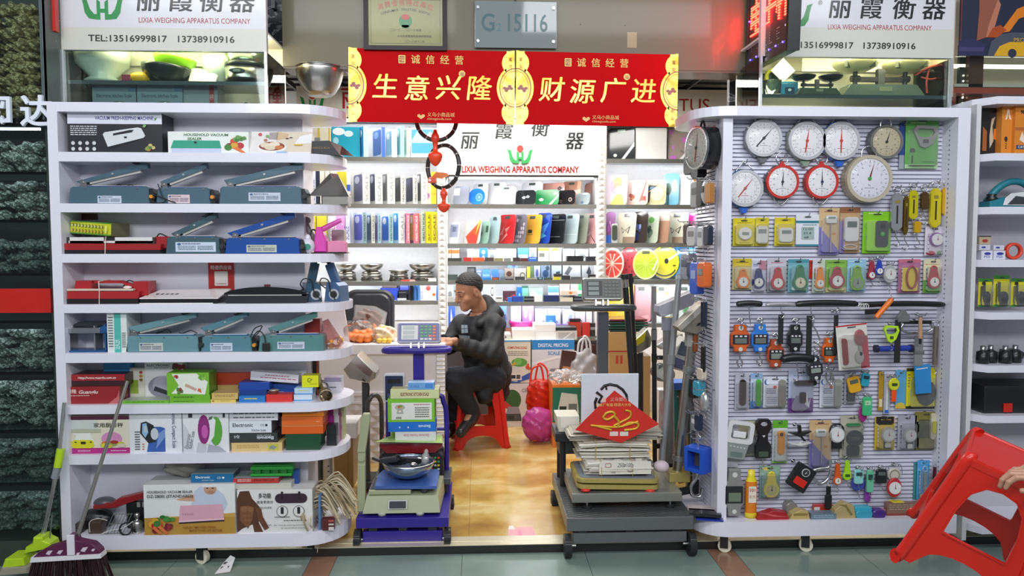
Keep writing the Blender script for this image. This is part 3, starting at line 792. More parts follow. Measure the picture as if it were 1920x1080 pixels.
M.box(-E/2,E/2,-.002,0,0,N+.02,'5d2a30')
so('paper_notice',M,'dark red sticker high on back of third shelf','notice',(x,LB-.003,z))
def handsealer(lab,px,Y,rz,col,lean):
 x=P(px,560,Y).x
 t=itm('hand_sealer',lab,'heat sealer',(x,Y,LZ[4]),(0,0,rz))
 b=C(col,.3,.2)
 M=MB();M.ext([(-.042,0),(.042,0),(.036,.075),(.02,.09),(-.03,.09)],0,.1,b,.005);M.make('body',t)
 M.cyl((.012,0,.035),(.012,-.012,.035),.018,DARK,r1=.014,n=18);M.cyl((.012,.001,.035),(.012,-.002,.035),.026,'b8bcc0',n=20);M.make('dial_knob',t)
 M=MB().at((0,.05,.085),ry=lean);M.box(-.02,.02,-.014,.014,0,.1,b,.004);M.make('arm',t)
 M=MB().at((0,.05,.085),ry=lean);M.X=M.X@MX.Translation((0,0,.1));M.turn([(0,0),(.01,0),(.012,.01),(.034,.018),(.036,.024),(.02,.03),(0,.031)],BLK,20);M.make('handle',t)
 cord(t,bez([(-.04,.02,.06),(-.06,0,.085),(-.045,-.01,.11),(-.01,-.012,.1),(0,-.012,.05),(.03,-.02,.01)]),.0028)
handsealer('small dark blue hand sealer with mushroom handle at back of fourth rounded end',588,3.55,25,'3b5a70',12)
handsealer('small steel blue hand sealer with dial at tip of fourth rounded end',622,3.56,-18,'4b6a92',-22)
t=itm('hand_sealer','bright pink heat sealer with raised pink arm on third rounded end','heat sealer',(P(615,473,3.55).x,3.55,LZ[3]),(0,0,0))
pk=C('dc4fae',.25,coat=.5);M.ext([(-.065,.004),(-.005,.004),(-.005,.06),(-.018,.095),(-.028,.125),(-.052,.125),(-.06,.08)],-.015,.055,pk,.008);M.ext([(-.005,.004),(.085,.004),(.085,.05),(.075,.06),(-.005,.06)],0,.05,C('e58fb0',.25),.006);M.make('body',t)
M.tube([(-.045,.02,.105),(0,.02,.128),(.06,.02,.158)],[.014,.013,.01],pk,12);M.make('arm',t)
M.box(-.075,.09,-.02,.06,0,.005,RUB);M.make('foot_plate',t)
cord(t,bez([(-.05,.03,.1),(-.075,.01,.11),(-.085,0,.05),(-.07,-.01,.01)]),.004)
t=itm('hand_blender','little white gadget with green button by pink sealer','gadget',(P(577,473,3.52).x,3.52,LZ[3]))
M.ball((0,0,.036),.034,.03,.036,'d9d6e0');M.ball((0,.01,.07),.014,.014,.02,'d9d6e0');M.make('body',t)
M.cyl((.006,-.02,.032),(.006,-.034,.032),.014,'3f8f78',n=18);M.make('button',t)
t=itm('strainer_funnel','grey plastic tube funnel leaning behind pink sealer','funnel',(P(584,473,3.68).x,3.68,LZ[3]))
M.tube([(.05,0,.012),(-.005,0,.1),(-.03,0,.15)],[.012,.014,.016],'7d7672',12);M.ball((-.034,0,.158),.034,.02,.022,'7d7672');M.make('body',t)
t=itm('steel_dish','polished square stainless dish on its side at tip of third rounded end','dish',(P(640,473,3.7).x,3.72,LZ[3]))
M.box(-.05,.012,0,.06,.04,.115,STL,.004);M.box(-.02,0,.01,.05,0,.04,STL);M.make('body',t)
t=itm('scoop_pan','stainless weighing pan with pyramid spout at tip of second rounded end','pan',(P(618,382,3.6).x,3.6,LZ[2]))
M.add([(-.09,-.03,.045),(.095,-.03,.045),(.085,.09,.05),(-.05,.09,.05),(0,.02,.155),(.03,.05,.155)],[(0,1,5,4),(1,2,5),(2,3,4,5),(3,0,4)],STL);M.box(-.035,.09,-.02,.07,0,.05,C('a9a7a0',.25,1.),.006);M.make('body',t)
t=itm('tape_dispenser','blue steel tape sealer with open frame at outer end of fifth shelf','tape sealer',(P(160,661,3.48).x,3.48,LZ[5]))
f=loco((P(160,661,3.48).x,0,LZ[5]),3.48)
bl=C('2c5f94',.3,.3)
a,b=f(119,660)[0],f(202,660)[0];M.box(a,b-.01,0,.1,0,.008,bl);M.box(b-.07,b-.064,.02,.09,.008,.12,C('a9abad',.3,.7));M.box(b-.012,b-.006,0,.1,.008,.13,bl);M.box(a+.02,a+.026,.01,.08,.008,.09,STL);M.make('body',t)
M.box(a-.002,b-.03,-.004,.08,.088,.112,C('b6b8bc',.2,.9),.002);M.ext([(b-.03,.086),(b+0,.088),(b+.004,.11),(b-.01,.125),(b-.03,.115)],-.006,.08,bl,.003);M.ext([(a+.01,.113),(b-.01,.122),(b-.02,.137),(a+.05,.135)],.04,.09,'2b3038');M.make('top_arm',t)
LC('upright white and teal carton on fifth shelf',5,(201,587,238),'dfe3e2',D('r 36 0 70 100 52b9ac;T 62 20 16 dff2ee 50 rot 90|SEALER;l 6 10 30 90 12 5a6a6a;l 74 10 94 50 8 5a6a6a'),d=.14,Y=3.475)
LC('little red box with white tag behind sealer at fifth rounded end',5,(571,598,600,626),'a8302c',D('r 10 5 45 50 e0d6d0'),d=.05,Y=3.6,zb=LZ[5])
t=itm('clip_bag','clear bag of small bright ornaments at tip of fifth rounded end','bag',(P(622,661,3.54).x,3.54,LZ[5]))
for i in rg(14):M.ball((R.uniform(-.035,.03),R.uniform(-.01,.04),.012+R.uniform(0,.03)),.011,.011,.011,R.choice(['d9932c','c9b04a','b8433a','d7d3cb','e0b070']))
M.make('ornaments',t);M.add([(-.05,-.02,.01),(.04,-.02,.01),(.05,.05,.02),(-.03,.05,.02),(-.045,0,.13),(-.02,.03,.14),(.02,0,.05)],[(0,1,6),(0,6,4),(1,2,6),(2,5,6),(4,6,5),(3,0,4),(3,4,5),(2,3,5)],cl('e8c6c6',1.4,.9,.1,.25,'c98a8a'));M.make('film',t)
M.ball((0,0,.023),.023,.023,.023,'e0a83a');so('loquat',M,'small yellow fruit lying at tip of fifth rounded end','fruit',(P(631,640,3.62).x,3.68,LZ[5]))
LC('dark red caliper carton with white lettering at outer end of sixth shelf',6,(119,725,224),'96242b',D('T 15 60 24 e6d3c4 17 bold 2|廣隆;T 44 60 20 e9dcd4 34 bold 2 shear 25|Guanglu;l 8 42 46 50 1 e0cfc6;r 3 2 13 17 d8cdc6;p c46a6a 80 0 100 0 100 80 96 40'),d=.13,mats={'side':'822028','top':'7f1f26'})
x,zq,E,N=spn(130,702,234,724,3.49);z6=P(170,725,3.48).z
so('product_carton',carton_mb(E,N,.12,'3b1d22',D('r 0 46 100 100 9c2229;T 50 62 20 f0e4de 68 bold 2|Http://www.guanglu.com.cn')),'flat dark red carton with web address on caliper carton','box',(x,3.49,z6+.0005))
LC('blue carton marked dial gauge behind dark red cartons',6,(195,680,245),'2f97cf',D('T 22 62 18 123a5c 34 rot 90 bold 2|DIAL;T 42 62 18 123a5c 36 rot 90 bold 2|GAUGE'),d=.045,Y=3.58)
LC('narrow cream carton with olive square behind flat green boxes',6,(244,690,272),'d9d6c6',D('r 0 18 55 62 8fa83c;e 75 86 12 5 a8483a;e 75 74 12 5 b8864a;e 75 62 12 5 8a6a3a'),d=.04,Y=3.575)
LC('tall white kitchen scale carton with grey scale and radishes printed on it',6,(272,680,344),'e3e1df',D('T 36 90 6 3a3a34 60 bold 2|ELECTRONIC;l 25 84 62 87 1 5a5a54;f 85 88 22 16 7f2a34 93303c 5a7a3a 6b2230;e 46 34 38 30 8f8f9b;e 50 40 30 24 b0aebb;p 33343c 22 24 62 10 66 20 26 36'),d=.05,Y=3.57)
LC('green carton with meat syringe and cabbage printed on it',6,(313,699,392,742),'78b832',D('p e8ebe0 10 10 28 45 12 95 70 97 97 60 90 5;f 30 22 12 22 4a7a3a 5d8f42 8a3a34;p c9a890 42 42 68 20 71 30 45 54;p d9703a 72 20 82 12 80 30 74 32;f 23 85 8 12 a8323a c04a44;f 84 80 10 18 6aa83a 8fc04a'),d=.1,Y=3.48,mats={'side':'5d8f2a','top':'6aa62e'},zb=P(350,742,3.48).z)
LC('upper one of two flat green boxes beneath syringe carton',6,(318,741,394,750),'6fb030',D('l 10 30 60 70 1 2c5a1c'),d=.11,Y=3.478,zb=P(350,750,3.478).z)
LC('lower one of two flat green boxes beneath syringe carton',6,(318,750,394),'6fb030',D('l 10 30 60 70 1 2c5a1c'),d=.11,Y=3.478)
LC('flat green box with grey lid lying by dark red caliper carton',6,(228,751,317),'74b634',D('l 10 30 90 60 1 3a6a24'),d=.09,Y=3.475,mats={'top':'a9b3a4'})
LC('upper one of two kraft boxes by green cartons',6,(397,737,446,749),'d3b56c',D('l 10 30 90 70 2 8a7434'),d=.1,Y=3.48,zb=P(420,748.4,3.48).z,mats={'top':'b99f6a','side':'a38a52'})
LC('lower one of two kraft boxes by green cartons',6,(395,749,442),'dcc26a',D('e 10 50 4 25 8a7434;l 40 30 80 60 1 a38a42'),d=.1,Y=3.48)
LC('kraft box at back between green and blue boxes',6,(408,722,447),'b89c60',d=.04,Y=3.585)
LC('long rust red box lying at back of sixth shelf',6,(400,699,512),'ae3a1f',d=.03,Y=3.598)
LC('upper one of two royal blue boxes stacked mid sixth shelf',6,(448,717,505,731),'2148a0',d=.09,Y=3.505,zb=P(470,731,3.505).z,mats={'top':'1b3a86'})
LC('lower one of two royal blue boxes stacked mid sixth shelf',6,(448,731,500),'1c3f8a',d=.09,Y=3.505)
LC('small bright blue box before royal blue stack',6,(448,743,497),'2f7cc4',D('l 20 30 70 70 1 d9d24a'),d=.025,Y=3.475)
LC('wide blue box behind little red box with jar on it',6,(505,720,560),'2458ae',d=.04,Y=3.57,mats={'top':'1d4890'})
x,z,E,N=spn(469,703,559,719,3.53)
so('product_carton',carton_mb(E,N,.06,'d8d5dc',D('l 30 55 80 75 1 a8485a;l 20 25 95 45 1 a8485a'),{'top':'c9c6cc'}),'long white box with red print lying tilted across blue boxes','box',(x,3.53,P(505,716,3.53).z+.001),(0,5,0))
LC('small red box with round tin on top',6,(499,740,547),'d83a34',d=.06,Y=3.48,mats={'top':'c23430'})
M.turn([(0,0),(.021,0),(.022,.012),(.024,.012),(.024,.018),(0,.018)],C('b3aea6',.3,.6),24);M.cyl((-.05,0,.004),(.045,0,.006),.0014,STL,n=6);so('round_tin',M,'round clear tin on small red box','tin',(P(512,735,3.5).x,3.515,P(520,740,3.48).z+.001))
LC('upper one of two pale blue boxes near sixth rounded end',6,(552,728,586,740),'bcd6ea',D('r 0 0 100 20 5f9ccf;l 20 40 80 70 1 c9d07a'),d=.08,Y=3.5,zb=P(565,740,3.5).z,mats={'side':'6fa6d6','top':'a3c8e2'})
LC('lower one of two pale blue boxes near sixth rounded end',6,(551,740,585),'cfdfec',D('r 0 0 100 20 5f9ccf'),d=.08,Y=3.5)
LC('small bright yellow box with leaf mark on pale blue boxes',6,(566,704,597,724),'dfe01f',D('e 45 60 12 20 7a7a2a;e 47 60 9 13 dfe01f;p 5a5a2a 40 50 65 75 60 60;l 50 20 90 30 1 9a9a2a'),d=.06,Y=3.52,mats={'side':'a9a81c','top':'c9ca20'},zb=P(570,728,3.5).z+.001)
t=itm('glass_tumbler','brownish glass tumbler on its side at sixth rounded end','glass',(P(612,758,3.52).x,3.5,LZ[6]+.03),(0,0,0))
M.X=Euler((rad(-78),0,rad(18))).to_matrix().to_4x4()
M.turn([(.028,-.02),(.03,-.018),(.03,0),(.026,.09),(0,.09)],cl('b8a583',1.45,.8,.05,.25,'8a7a5c'),28);M.turn([(.0285,-.021),(.031,-.021),(.031,-.015),(.0285,-.015)],C('b8a888',.2,.5),28);M.make('body',t)
LC('slim orange and black pen box upright at sixth rounded end',6,(583,676,597,715),'1e1c1e',D('r 75 0 100 100 d0512a;r 0 0 20 100 c9c4bc'),d=.02,Y=3.64,zb=LZ[6])
LC('white and purple box lying at tip of sixth rounded end',6,(608,708,640),'d5d3da',D('r 0 72 100 100 9d92ac;l 30 20 70 40 1 5a5a6a'),d=.07,Y=3.69,mats={'top':'b0a6bc'})
LC('kitchen scale carton with yellow and pink scale printed on it',7,(124,780,243),'e2dcc6',D('r 0 0 100 15 b82f82;r 0 90 100 100 5d2a3c;r 0 60 50 90 ccd3cc;r 0 55 55 66 b6b8a0;T 67 69 12 2d3227 46 bold 2|家用厨房秤;T 28 5 5 f2d6e6 20|家用厨房秤;l 70 4 95 8 1 f2d6e6;p e9e9e2 7 22 12 30 16 48 10 55 38 55 42 40 47 24;R 26 26 37 22 30 dcd62c;R 27 29 8 7 2 33341e;e 15 31 1.6 2 4a4a1c;e 39 31 1.6 2 4a4a1c;e 72 40 16 18 d98fc0;f 74 25 22 12 c9c24a d9782c a3342c 8fb04a d8d0b8;e 60 22 5 6 dcd63c'),d=.13,Y=3.475,mats={'top':'d8d6cc'})
LC('white compact scale carton with blue light and scale printed on it',7,(243,775,341),'e4e5e8',D('p 3c62ac 32 2 68 2 68 62 60 66 42 66;p 7a98d0 50 10 68 40 68 60 56 50;p 26272d 20 50 22 76 32 80 46 70 52 48 50 28 36 24;p 8fb8dc 24 50 25 74 33 76 36 52 30 38;R 31 60 6 16 2 b8c6cc;e 48 48 7.5 15 c6cbd2;T 82 12 10 2c2f6e 76 rot -90 al r|Electronic Compact Scale;l 10 5 20 55 8 4a4d55;l 24 5 28 24 3 c96a3a'),d=.13,Y=3.475)
LC('white kitchen scale carton with magenta and green bowl printed on it',7,(343,773,429),'e6e6e9',D('p cfd0d6 0 0 26 0 12 55 0 75;T 10 8 9 3c3c44 34 rot 78 al l shear 20|Electronic;T 18 8 9 3c3c44 40 rot 78 al l shear 20|Kitchen Scale;R 17 92 9 10 1 3a3a42;R 90 92 5 11 1 3a3a42;e 72 53 14 36 5ea83c;p e8e8ea 40 90 60 96 72 80 68 40 56 20 46 20;e 46 57 13 37 8f2f7a;e 48 52 7 17 c95fae;p 5a6a5a 56 80 64 83 66 90 58 88;p a8abb4 52 0 56 20 80 14 95 0;p c3c6cc 28 2 34 25 50 20 50 2'),d=.13,Y=3.475)
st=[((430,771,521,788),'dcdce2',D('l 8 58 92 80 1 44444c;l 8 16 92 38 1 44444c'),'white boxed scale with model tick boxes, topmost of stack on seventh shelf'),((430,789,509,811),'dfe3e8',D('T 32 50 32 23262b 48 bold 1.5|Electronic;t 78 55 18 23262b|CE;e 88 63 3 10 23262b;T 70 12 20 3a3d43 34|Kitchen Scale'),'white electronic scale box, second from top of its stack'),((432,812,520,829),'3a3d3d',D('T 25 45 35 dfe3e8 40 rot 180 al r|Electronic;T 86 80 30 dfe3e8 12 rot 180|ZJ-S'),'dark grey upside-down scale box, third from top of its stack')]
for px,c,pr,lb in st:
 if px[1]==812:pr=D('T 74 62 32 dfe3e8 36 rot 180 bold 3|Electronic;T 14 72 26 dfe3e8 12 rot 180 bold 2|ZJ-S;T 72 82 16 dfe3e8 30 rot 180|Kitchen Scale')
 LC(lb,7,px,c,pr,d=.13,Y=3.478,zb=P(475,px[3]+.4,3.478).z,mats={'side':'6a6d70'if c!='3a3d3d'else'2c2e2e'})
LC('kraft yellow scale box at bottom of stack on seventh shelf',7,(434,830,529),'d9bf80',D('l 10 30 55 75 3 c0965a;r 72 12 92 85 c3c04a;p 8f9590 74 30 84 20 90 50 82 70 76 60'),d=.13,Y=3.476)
o3=[((529,764,607,780),'d9791f','amber box, topmost of stack by scale boxes'),((528,781,605,797),'de6a2a','shiny orange box, second from top of stack by scale boxes'),((528,798,606,813),'d9601f','deep orange box with light upper edge, third from top of its stack')]
for px,c,lb in o3:LC(lb,7,px,C(c,.3),D('r 2 94 100 100 f0a878')if px[1]==798 else D('l 84 30 92 45 1 f0c8a8'),d=.12,Y=3.49,zb=P(566,px[3]+.5,3.49).z)
LC('upper one of two dark green cases under orange boxes',7,(535,814,602,829),'1d4a30',d=.12,Y=3.49,zb=P(566,829,3.49).z)
LC('lower one of two dark green cases under orange boxes',7,(536,829,600),'1f4c33',d=.12,Y=3.49)
LC('black upright box before purple boxes at seventh rounded end',7,(612,797,631,836),'1e1e22',d=.05,Y=3.56,zb=LZ[7])
LC('purple and white box, upper one at seventh rounded end',7,(614,763,634,779),'8f1f7a',D('r 55 0 100 100 d5d3d6'),d=.06,Y=3.62,zb=P(620,779,3.62).z)
LC('magenta box under purple and white one at seventh rounded end',7,(614,779,636),'9d2a86',D('r 60 0 100 100 c9c5ca'),d=.06,Y=3.62)
LC('tall pale olive carton at tip of seventh rounded end',7,(633,758,645),'b9bd8c',D('R 50 70 30 10 2 3a3c30;R 50 35 30 10 2 3a3c30'),d=.06,Y=3.68)
LC('large white vacuum sealer carton showing cook and pink machine on bottom shelf',8,(270,908,441),'e6e6e4',D('r 0 0 100 34 b98d3c;p c9a050 0 34 100 34 100 42 60 38;p c6cfe0 50 52 54 70 56 86 62 96 80 90 88 78 92 60 88 46;p d3a88c 35 70 55 80 56 66 40 68;e 73 90 7 11 c79a7c;r 65 94 80 100 e8e8ea;e 74 84 4 3 b5856a;e 70 92 1.2 1.2 4a3a34;e 76 92 1.2 1.2 4a3a34;p 3a2428 38 22 88 26 88 31 38 27;p dfa8b8 38 25 40 58 86 60 88 29;p efc6d0 38 25 88 29 88 32 38 28')+[('e',.425+i*.026,.41,.01,.014,'8a5a6a')for i in rg(5)]+[('e',.425+i*.026,.41,.007,.01,'e0aebd')for i in rg(5)]+[('f',.12,.2,.13,.16,FRUIT),('f',.25,.32,.11,.09,['3f7a34','2f6a2c','4f8f3c']),('f',.28,.18,.07,.1,['7a1f34','4a1c3a','963030']),('p',[(.09,.15),(.17,.02),(.2,.04),(.12,.19)],'d9743a'),('p',[(.15,.17),(.24,.02),(.27,.05),(.18,.2)],'d9743a'),('T','HOUSEHOLD VACUUM SEALER',.295,.845,.045,'3f3d3c',.5,{'bold':.02}),('T','DZ-280III (STANDARD)',.295,.755,.055,'3f3d3c',.5,{'bold':.02}),('T','HOLD TIME KEEP FRESH',.61,.135,.04,'9c5a22',.36,{'bold':.02}),('T','MAKE YOUR LIFE BETTER',.68,.07,.04,'9c5a22',.36,{'bold':.02})],d=.14,Y=3.455,mats={'top':'cfcfcc'})
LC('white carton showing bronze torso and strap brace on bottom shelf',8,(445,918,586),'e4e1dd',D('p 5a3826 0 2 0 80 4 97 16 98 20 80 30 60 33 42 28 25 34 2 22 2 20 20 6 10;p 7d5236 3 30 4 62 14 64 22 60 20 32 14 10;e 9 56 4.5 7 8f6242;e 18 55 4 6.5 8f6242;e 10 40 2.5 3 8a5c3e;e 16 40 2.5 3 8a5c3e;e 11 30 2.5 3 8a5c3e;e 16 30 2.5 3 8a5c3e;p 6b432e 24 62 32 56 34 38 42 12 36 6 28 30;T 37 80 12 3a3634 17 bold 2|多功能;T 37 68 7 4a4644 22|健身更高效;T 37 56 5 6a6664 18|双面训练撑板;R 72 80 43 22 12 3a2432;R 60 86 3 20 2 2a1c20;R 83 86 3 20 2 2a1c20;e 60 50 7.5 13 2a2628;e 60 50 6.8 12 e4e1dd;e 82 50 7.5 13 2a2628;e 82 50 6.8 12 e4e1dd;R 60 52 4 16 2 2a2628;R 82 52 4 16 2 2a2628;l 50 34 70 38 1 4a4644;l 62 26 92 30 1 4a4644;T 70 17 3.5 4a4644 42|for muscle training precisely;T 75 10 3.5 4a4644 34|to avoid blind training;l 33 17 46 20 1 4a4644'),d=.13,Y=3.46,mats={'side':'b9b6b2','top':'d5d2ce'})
z8=P(350,908,3.455).z
x,z,E,N=spn(357,887,437,903,3.47)
so('product_carton',carton_mb(E,N,.1,'1f6c9c',D('T 28 50 28 e0ecf2 34 bold 2|Electronic;T 40 20 16 c9dde8 28|Kitchen Scale;t 66 42 26 e0ecf2|CE;e 76 55 3 12 e0ecf2'),{'top':'7d8a8c','side':'3c4a52'}),'teal blue electronic scale box on large white vacuum carton','box',(x,3.475,z8+.0005),(0,0,0))
z9=P(515,918,3.46).z
LC('flat white box poking out between torso carton and red scale box',8,(440,906,546,917),'c9c6bc',d=.09,Y=3.475,zb=z9+.0005)
LC('flat red scale box under green plastic tray',8,(437,897,522,906),'c23a36',D('l 10 20 40 80 2 f0d8d4;T 68 85 45 7a1f1f 44 rot 180 bold 2|KITCHEN SCALE'),d=.1,Y=3.472,zb=P(480,906,3.475).z+.001,mats={'top':'8f9a9a','side':'a8322e'})
t=itm('egg_tray','bright green plastic tray with four holes on red scale box','tray',(P(508,897,3.49).x,3.49,P(480,897,3.472).z+.003))
gr='2f9c3c';E=.19;M.box(-E/2,E/2,0,.06,0,.012,gr,.003);M.box(-E/2,E/2,.02,.08,.012,.05,gr,.004);M.box(-E/2,E/2+.006,0,.02,.03,.044,gr,.003)
for i in rg(4):M.cyl((-.06+i*.04,.019,.022),(-.06+i*.04,.002,.022),.014,'1f6c2a',n=16)
M.make('body',t)
LC('tiny blue box behind green tray at end of bottom shelf',8,(548,882,560,905),'2450a0',d=.03,Y=3.54,zb=z9+.001)
z8f=LZ[8]
t=itm('cutter_tool','red handled black cutter lying over heap in bottom corner','cutter',(P(220,945,3.52).x,3.52,z8f),(0,0,0))
M.ext([(-.115,.118),(-.03,.128),(0,.15),(.12,.178),(.12,.15),(.04,.125),(-.01,.105),(-.115,.103)],0,.05,'8e1f24',.006);M.make('body',t)
M.tube([(-.115,.02,.108),(-.05,.02,.118)],.011,C('b3282c',.25),12);M.make('handle',t)
M.box(.02,.13,.01,.1,0,.13,BLK,.01);M.box(.075,.09,.004,.01,.105,.13,'8a8d88');M.box(.1,.115,.004,.01,.105,.13,'8a8d88');so('hand_grinder',M,'black gadget with two grey keys under red cutter','gadget',(P(225,1003,3.52).x,3.53,z8f))
M.turn([(0,0),(.024,0),(.025,.004),(.025,.05),(.018,.058),(.008,.062),(.008,.072),(.014,.08),(.011,.092),(0,.096)],C('b8b5ae',.2,1.),24);so('scale_weight',M,'polished steel calibration weight by large white vacuum carton','weight',(P(258,1000,3.49).x,3.49,z8f))
M.ball((0,.04,.035),.09,.05,.05,BLK);M.ball((.05,.03,.12),.05,.04,.025,'4a4a4e');M.box(-.05,.05,0,.05,0,.06,BLK,.008);so('black_motor',M,'black motor housing in back of bottom corner','motor',(P(172,1003,3.54).x,3.54,z8f))
M.box(-.022,.022,0,.06,0,.05,'3a3530',.003);M.box(-.022,-.014,-.001,0,0,.05,'c9c6c0');so('small_dark_box',M,'small dark box at outer end of bottom shelf','box',(P(142,1003,3.48).x,3.48,z8f))
M.box(-.03,.03,0,.05,0,.055,'4a3a30',.004);M.tube(bez([(-.02,-.004,.01),(-.018,-.006,.06),(.02,-.006,.075),(.06,-.004,.065)]),.002,'cfc8bc',6);so('brown_reel',M,'brown cable reel by small dark box','reel',(P(178,1003,3.48).x,3.48,z8f))
t=itm('wire_basket','green wire rack lying under black gadget by steel weight','rack',(P(222,1003,3.48).x,3.475,z8f+.003))
for i in rg(7):M.tube([(-.06+i*.014,0,0),(-.03+i*.014,.03,.085)],.0016,C('7f8f80',.3,.5),6)
for k in rg(3):M.tube([(-.06+k*.015,k*.015,k*.04),(.024+k*.015,k*.015,k*.04)],.0016,C('7f8f80',.3,.5),6)
M.tube(bez([(-.075,-.01,0),(-.03,-.012,.018),(.03,-.012,.03),(.075,-.01,.06)]),.0022,'d5d2ca',6);M.make('wires',t)
M.turn([(.024,-.006),(.03,-.004),(.03,.004),(.024,.006)],RUB,24);so('rubber_ring',M,'black rubber ring leaning against steel weight','ring',(P(236,990,3.465).x,3.465,z8f+.028),(80,25,0))
fn=lambda X,G,Z:elps(X,G,Z,(0,0,.02),(.1,.045,.055))+.008*np.sin(X*60+Z*70)*np.sin(Z*90+G*50)
skin_(M,fn,(-.14,-.08,-.06),(.14,.08,.11),.007,cl('e6e4dc',1.4,.9,.1,.35,'c9c6bc'));so('plastic_bag',M,'crumpled clear plastic bag lying behind teal blue scale box','bag',(P(350,893,3.57).x-.01,3.57,z8+.04))
def mophead(lab,px,py,Y,n,L,seed,rz):
 rr_=random.Random(seed);M=MB()
 for i in rg(n):
  a=rr_.uniform(-1.,1.);b=rr_.uniform(0,1)
  p0=K((-.07+rr_.uniform(-.02,.02),rr_.uniform(-.05,.05),.1+.06*b));e=K((.05+L*(1-abs(a))*.5,a*.1,.015+.11*b*rr_.random()))
  m_=(p0+e)/2+K((0,a*.03,.05+.03*b));M.tube(bez([p0,m_,e],4),.0042,rr_.choice(['c9bb9c','b8aa8c','d3c8ac','a89878']),5)
  q=K((-.08+rr_.uniform(-.02,.02),a*.09,.01));M.tube(bez([p0,(p0+q)/2+K((-.03,a*.04-.02,0)),q],4),.0042,rr_.choice(['c9bb9c','b8aa8c','d3c8ac','a89878']),5)
 return so('mop_head',M,lab,'mop head',(P(px,py,Y).x,Y,LZ[8]),(0,0,rz))
mophead('cream cotton mop head with its strands pointing into booth, on bottom rounded end',632,985,3.64,46,.1,3,0)
mophead('cream cotton mop head squeezed against torso carton on bottom rounded end',611,985,3.56,34,.02,5,20)
LC('small maroon block with white stripes before mop heads',8,(604,973,626),'5a2426',D('r 55 0 100 30 d8d0cc;r 55 45 100 60 c9c0bc;r 55 75 100 90 b85a54'),d=.03,Y=3.475,rot=(0,0,0))
LC('slim blue card box squeezed between torso carton and mop heads',8,(597,930,601),'5a7aa8',d=.05,Y=3.48)
# NEIGHBOURING GLASS CABINET OF METAL SCOURERS
def ring_mat(name,a,b,sc):
 m,nt,bs=new_mat(name);put(bs,.4)
 v=node(nt,'TexVoronoi',Scale=sc);cr=ramp(nt,(b,a,a,b),(.2,.3,.4,.55));bp=node(nt,'Bump',Strength=.6,Distance=.01)
 wire(nt,(node(nt,'TexCoord'),'Object',v,0),(v,0,cr,0),(cr,0,bs,0),(v,0,bp,'Height'),(bp,0,bs,'Normal'))
 return m
GOLDRING=ring_mat('brass_rings','e0d0a0','8a7a50',62)
GREYRING=ring_mat('steel_rings','e8ece6','6c756f',62)
DARKRING=ring_mat('dark_rings','a0aaa4','5a6460',75)
CY=3.52
cx0,cx1=-2.62,P(96,500,CY).x
t=itm('glass_cabinet','dark green glass cabinet of bagged metal scourers by open shelf unit','cabinet',(0,CY,0))
fr=C('3f4a46',.35,.3);top=P(50,-60,CY).z
M.box(cx0,cx1,.42,.44,.05,top,'39433e');M.make('back_panel',t)
M.box(cx0,cx1,-0,.42,0,P(50,1008,CY).z,'2e332f');M.box(cx0,cx1,-.012,0,0,P(50,1008,CY).z,'3a3f38');M.make('plinth',t)
x_=P(78,100,CY).x;M.box(x_,cx1,-.01,.02,P(50,225,CY).z,top,C('7d8a8e',.3,.4));M.make('corner_post',t)
M.box(cx1-.006,cx1,0,.42,.05,top,'4a544f');M.make('side_panel',t)
M.box(cx0,cx1,-.014,.004,P(50,586,CY).z,P(50,541,CY).z,'c81f16');M.make('red_band',t)
M.box(cx0,cx1,-.012,-.007,.12,top,cl('e8f0ec',1.4,.97,.03));M.make('glass_pane',t)
rows=[(222,14),(322,5),(412,5),(512,5),(601,5),(697,6),(806,6),(905,6)]
CZ={}
for py,th in rows:
 z=P(50,py,CY).z;CZ[py]=z
 M.box(cx0,cx1-.006,.003,.42,z-th*.0025,z,C('5d6a66',.15,.1));M.box(cx0,cx1-.006,.003,.009,z-.04,z,DARK);M.make('shelf',t)
 M.box(cx0,cx1-.05,.036,.046,z-th*.0025-.012,z-th*.0025-.001,glow('e6f2ff',5.));M.make('glow_bar',t)  # glowing bars added only to brighten the bags; cabinet has no lamps
z=P(50,48,CY).z;M.box(P(93,20,3.6).x,P(103,20,3.6).x,0,.03,0,P(50,-60,CY).z-z,'c9241c');so('red_post',M,'red painted post strip between glass cabinet and sign case','post',(0,3.6,z))
zc=P(50,232,3.5).z
def solid_text(s,x,h,m,d,bold=.02):
 q=MB();vs,fs=text_mesh(s,bold,3);k=h/.92;n=len(vs)
 x0=min(v[0]for v in vs);x1=max(v[0]for v in vs)
 a=[(x+(v[0]-(x0+x1)/2)*k,-d,v[1]*k)for v in vs];b=[(p[0],0,p[2])for p in a]
 q.add(a,fs,m);q.add(b,[tuple(reversed(f))for f in fs],m)
 ed={}
 for f in fs:
  for i in rg(len(f)):
   e=(f[i],f[(i+1)%len(f)]);ed[e]=ed.get(e,0)+1
 q.add(a+b,[(e[1],e[0],n+e[0],n+e[1])for e in ed if(e[1],e[0])not in ed],m)
 return q
so('sign_character',solid_text('网',0,.135,'e6eaf4',.016),'white raised character cut by picture edge on glass cabinet','letter',(P(-4,205,3.5).x,3.498,zc))
so('sign_character',solid_text('达',0,.135,'e6eaf4',.016),'white raised character on glass cabinet by open shelf unit','letter',(P(72,205,3.5).x,3.498,zc))
def bag_mesh(i,mat):
 o1,o2=i*1.7,i*2.3
 fn=lambda X,G,Z:elps(X,G,Z,(0,0,0),(.105,.085,.03))+.006*np.sin(X*70+o1)*np.sin(G*60+o2)+.004*np.sin(X*150+Z*120+o2)
 M=MB();skin_(M,fn,(-.13,-.11,-.05),(.13,.11,.05),.008,mat)
 return M
bag_src={}
for nm,mt in(('gold',GOLDRING),('grey',GREYRING),('dark',DARKRING)):
 bag_src[nm]=[bag_mesh(i,mt)for i in rg(2)]
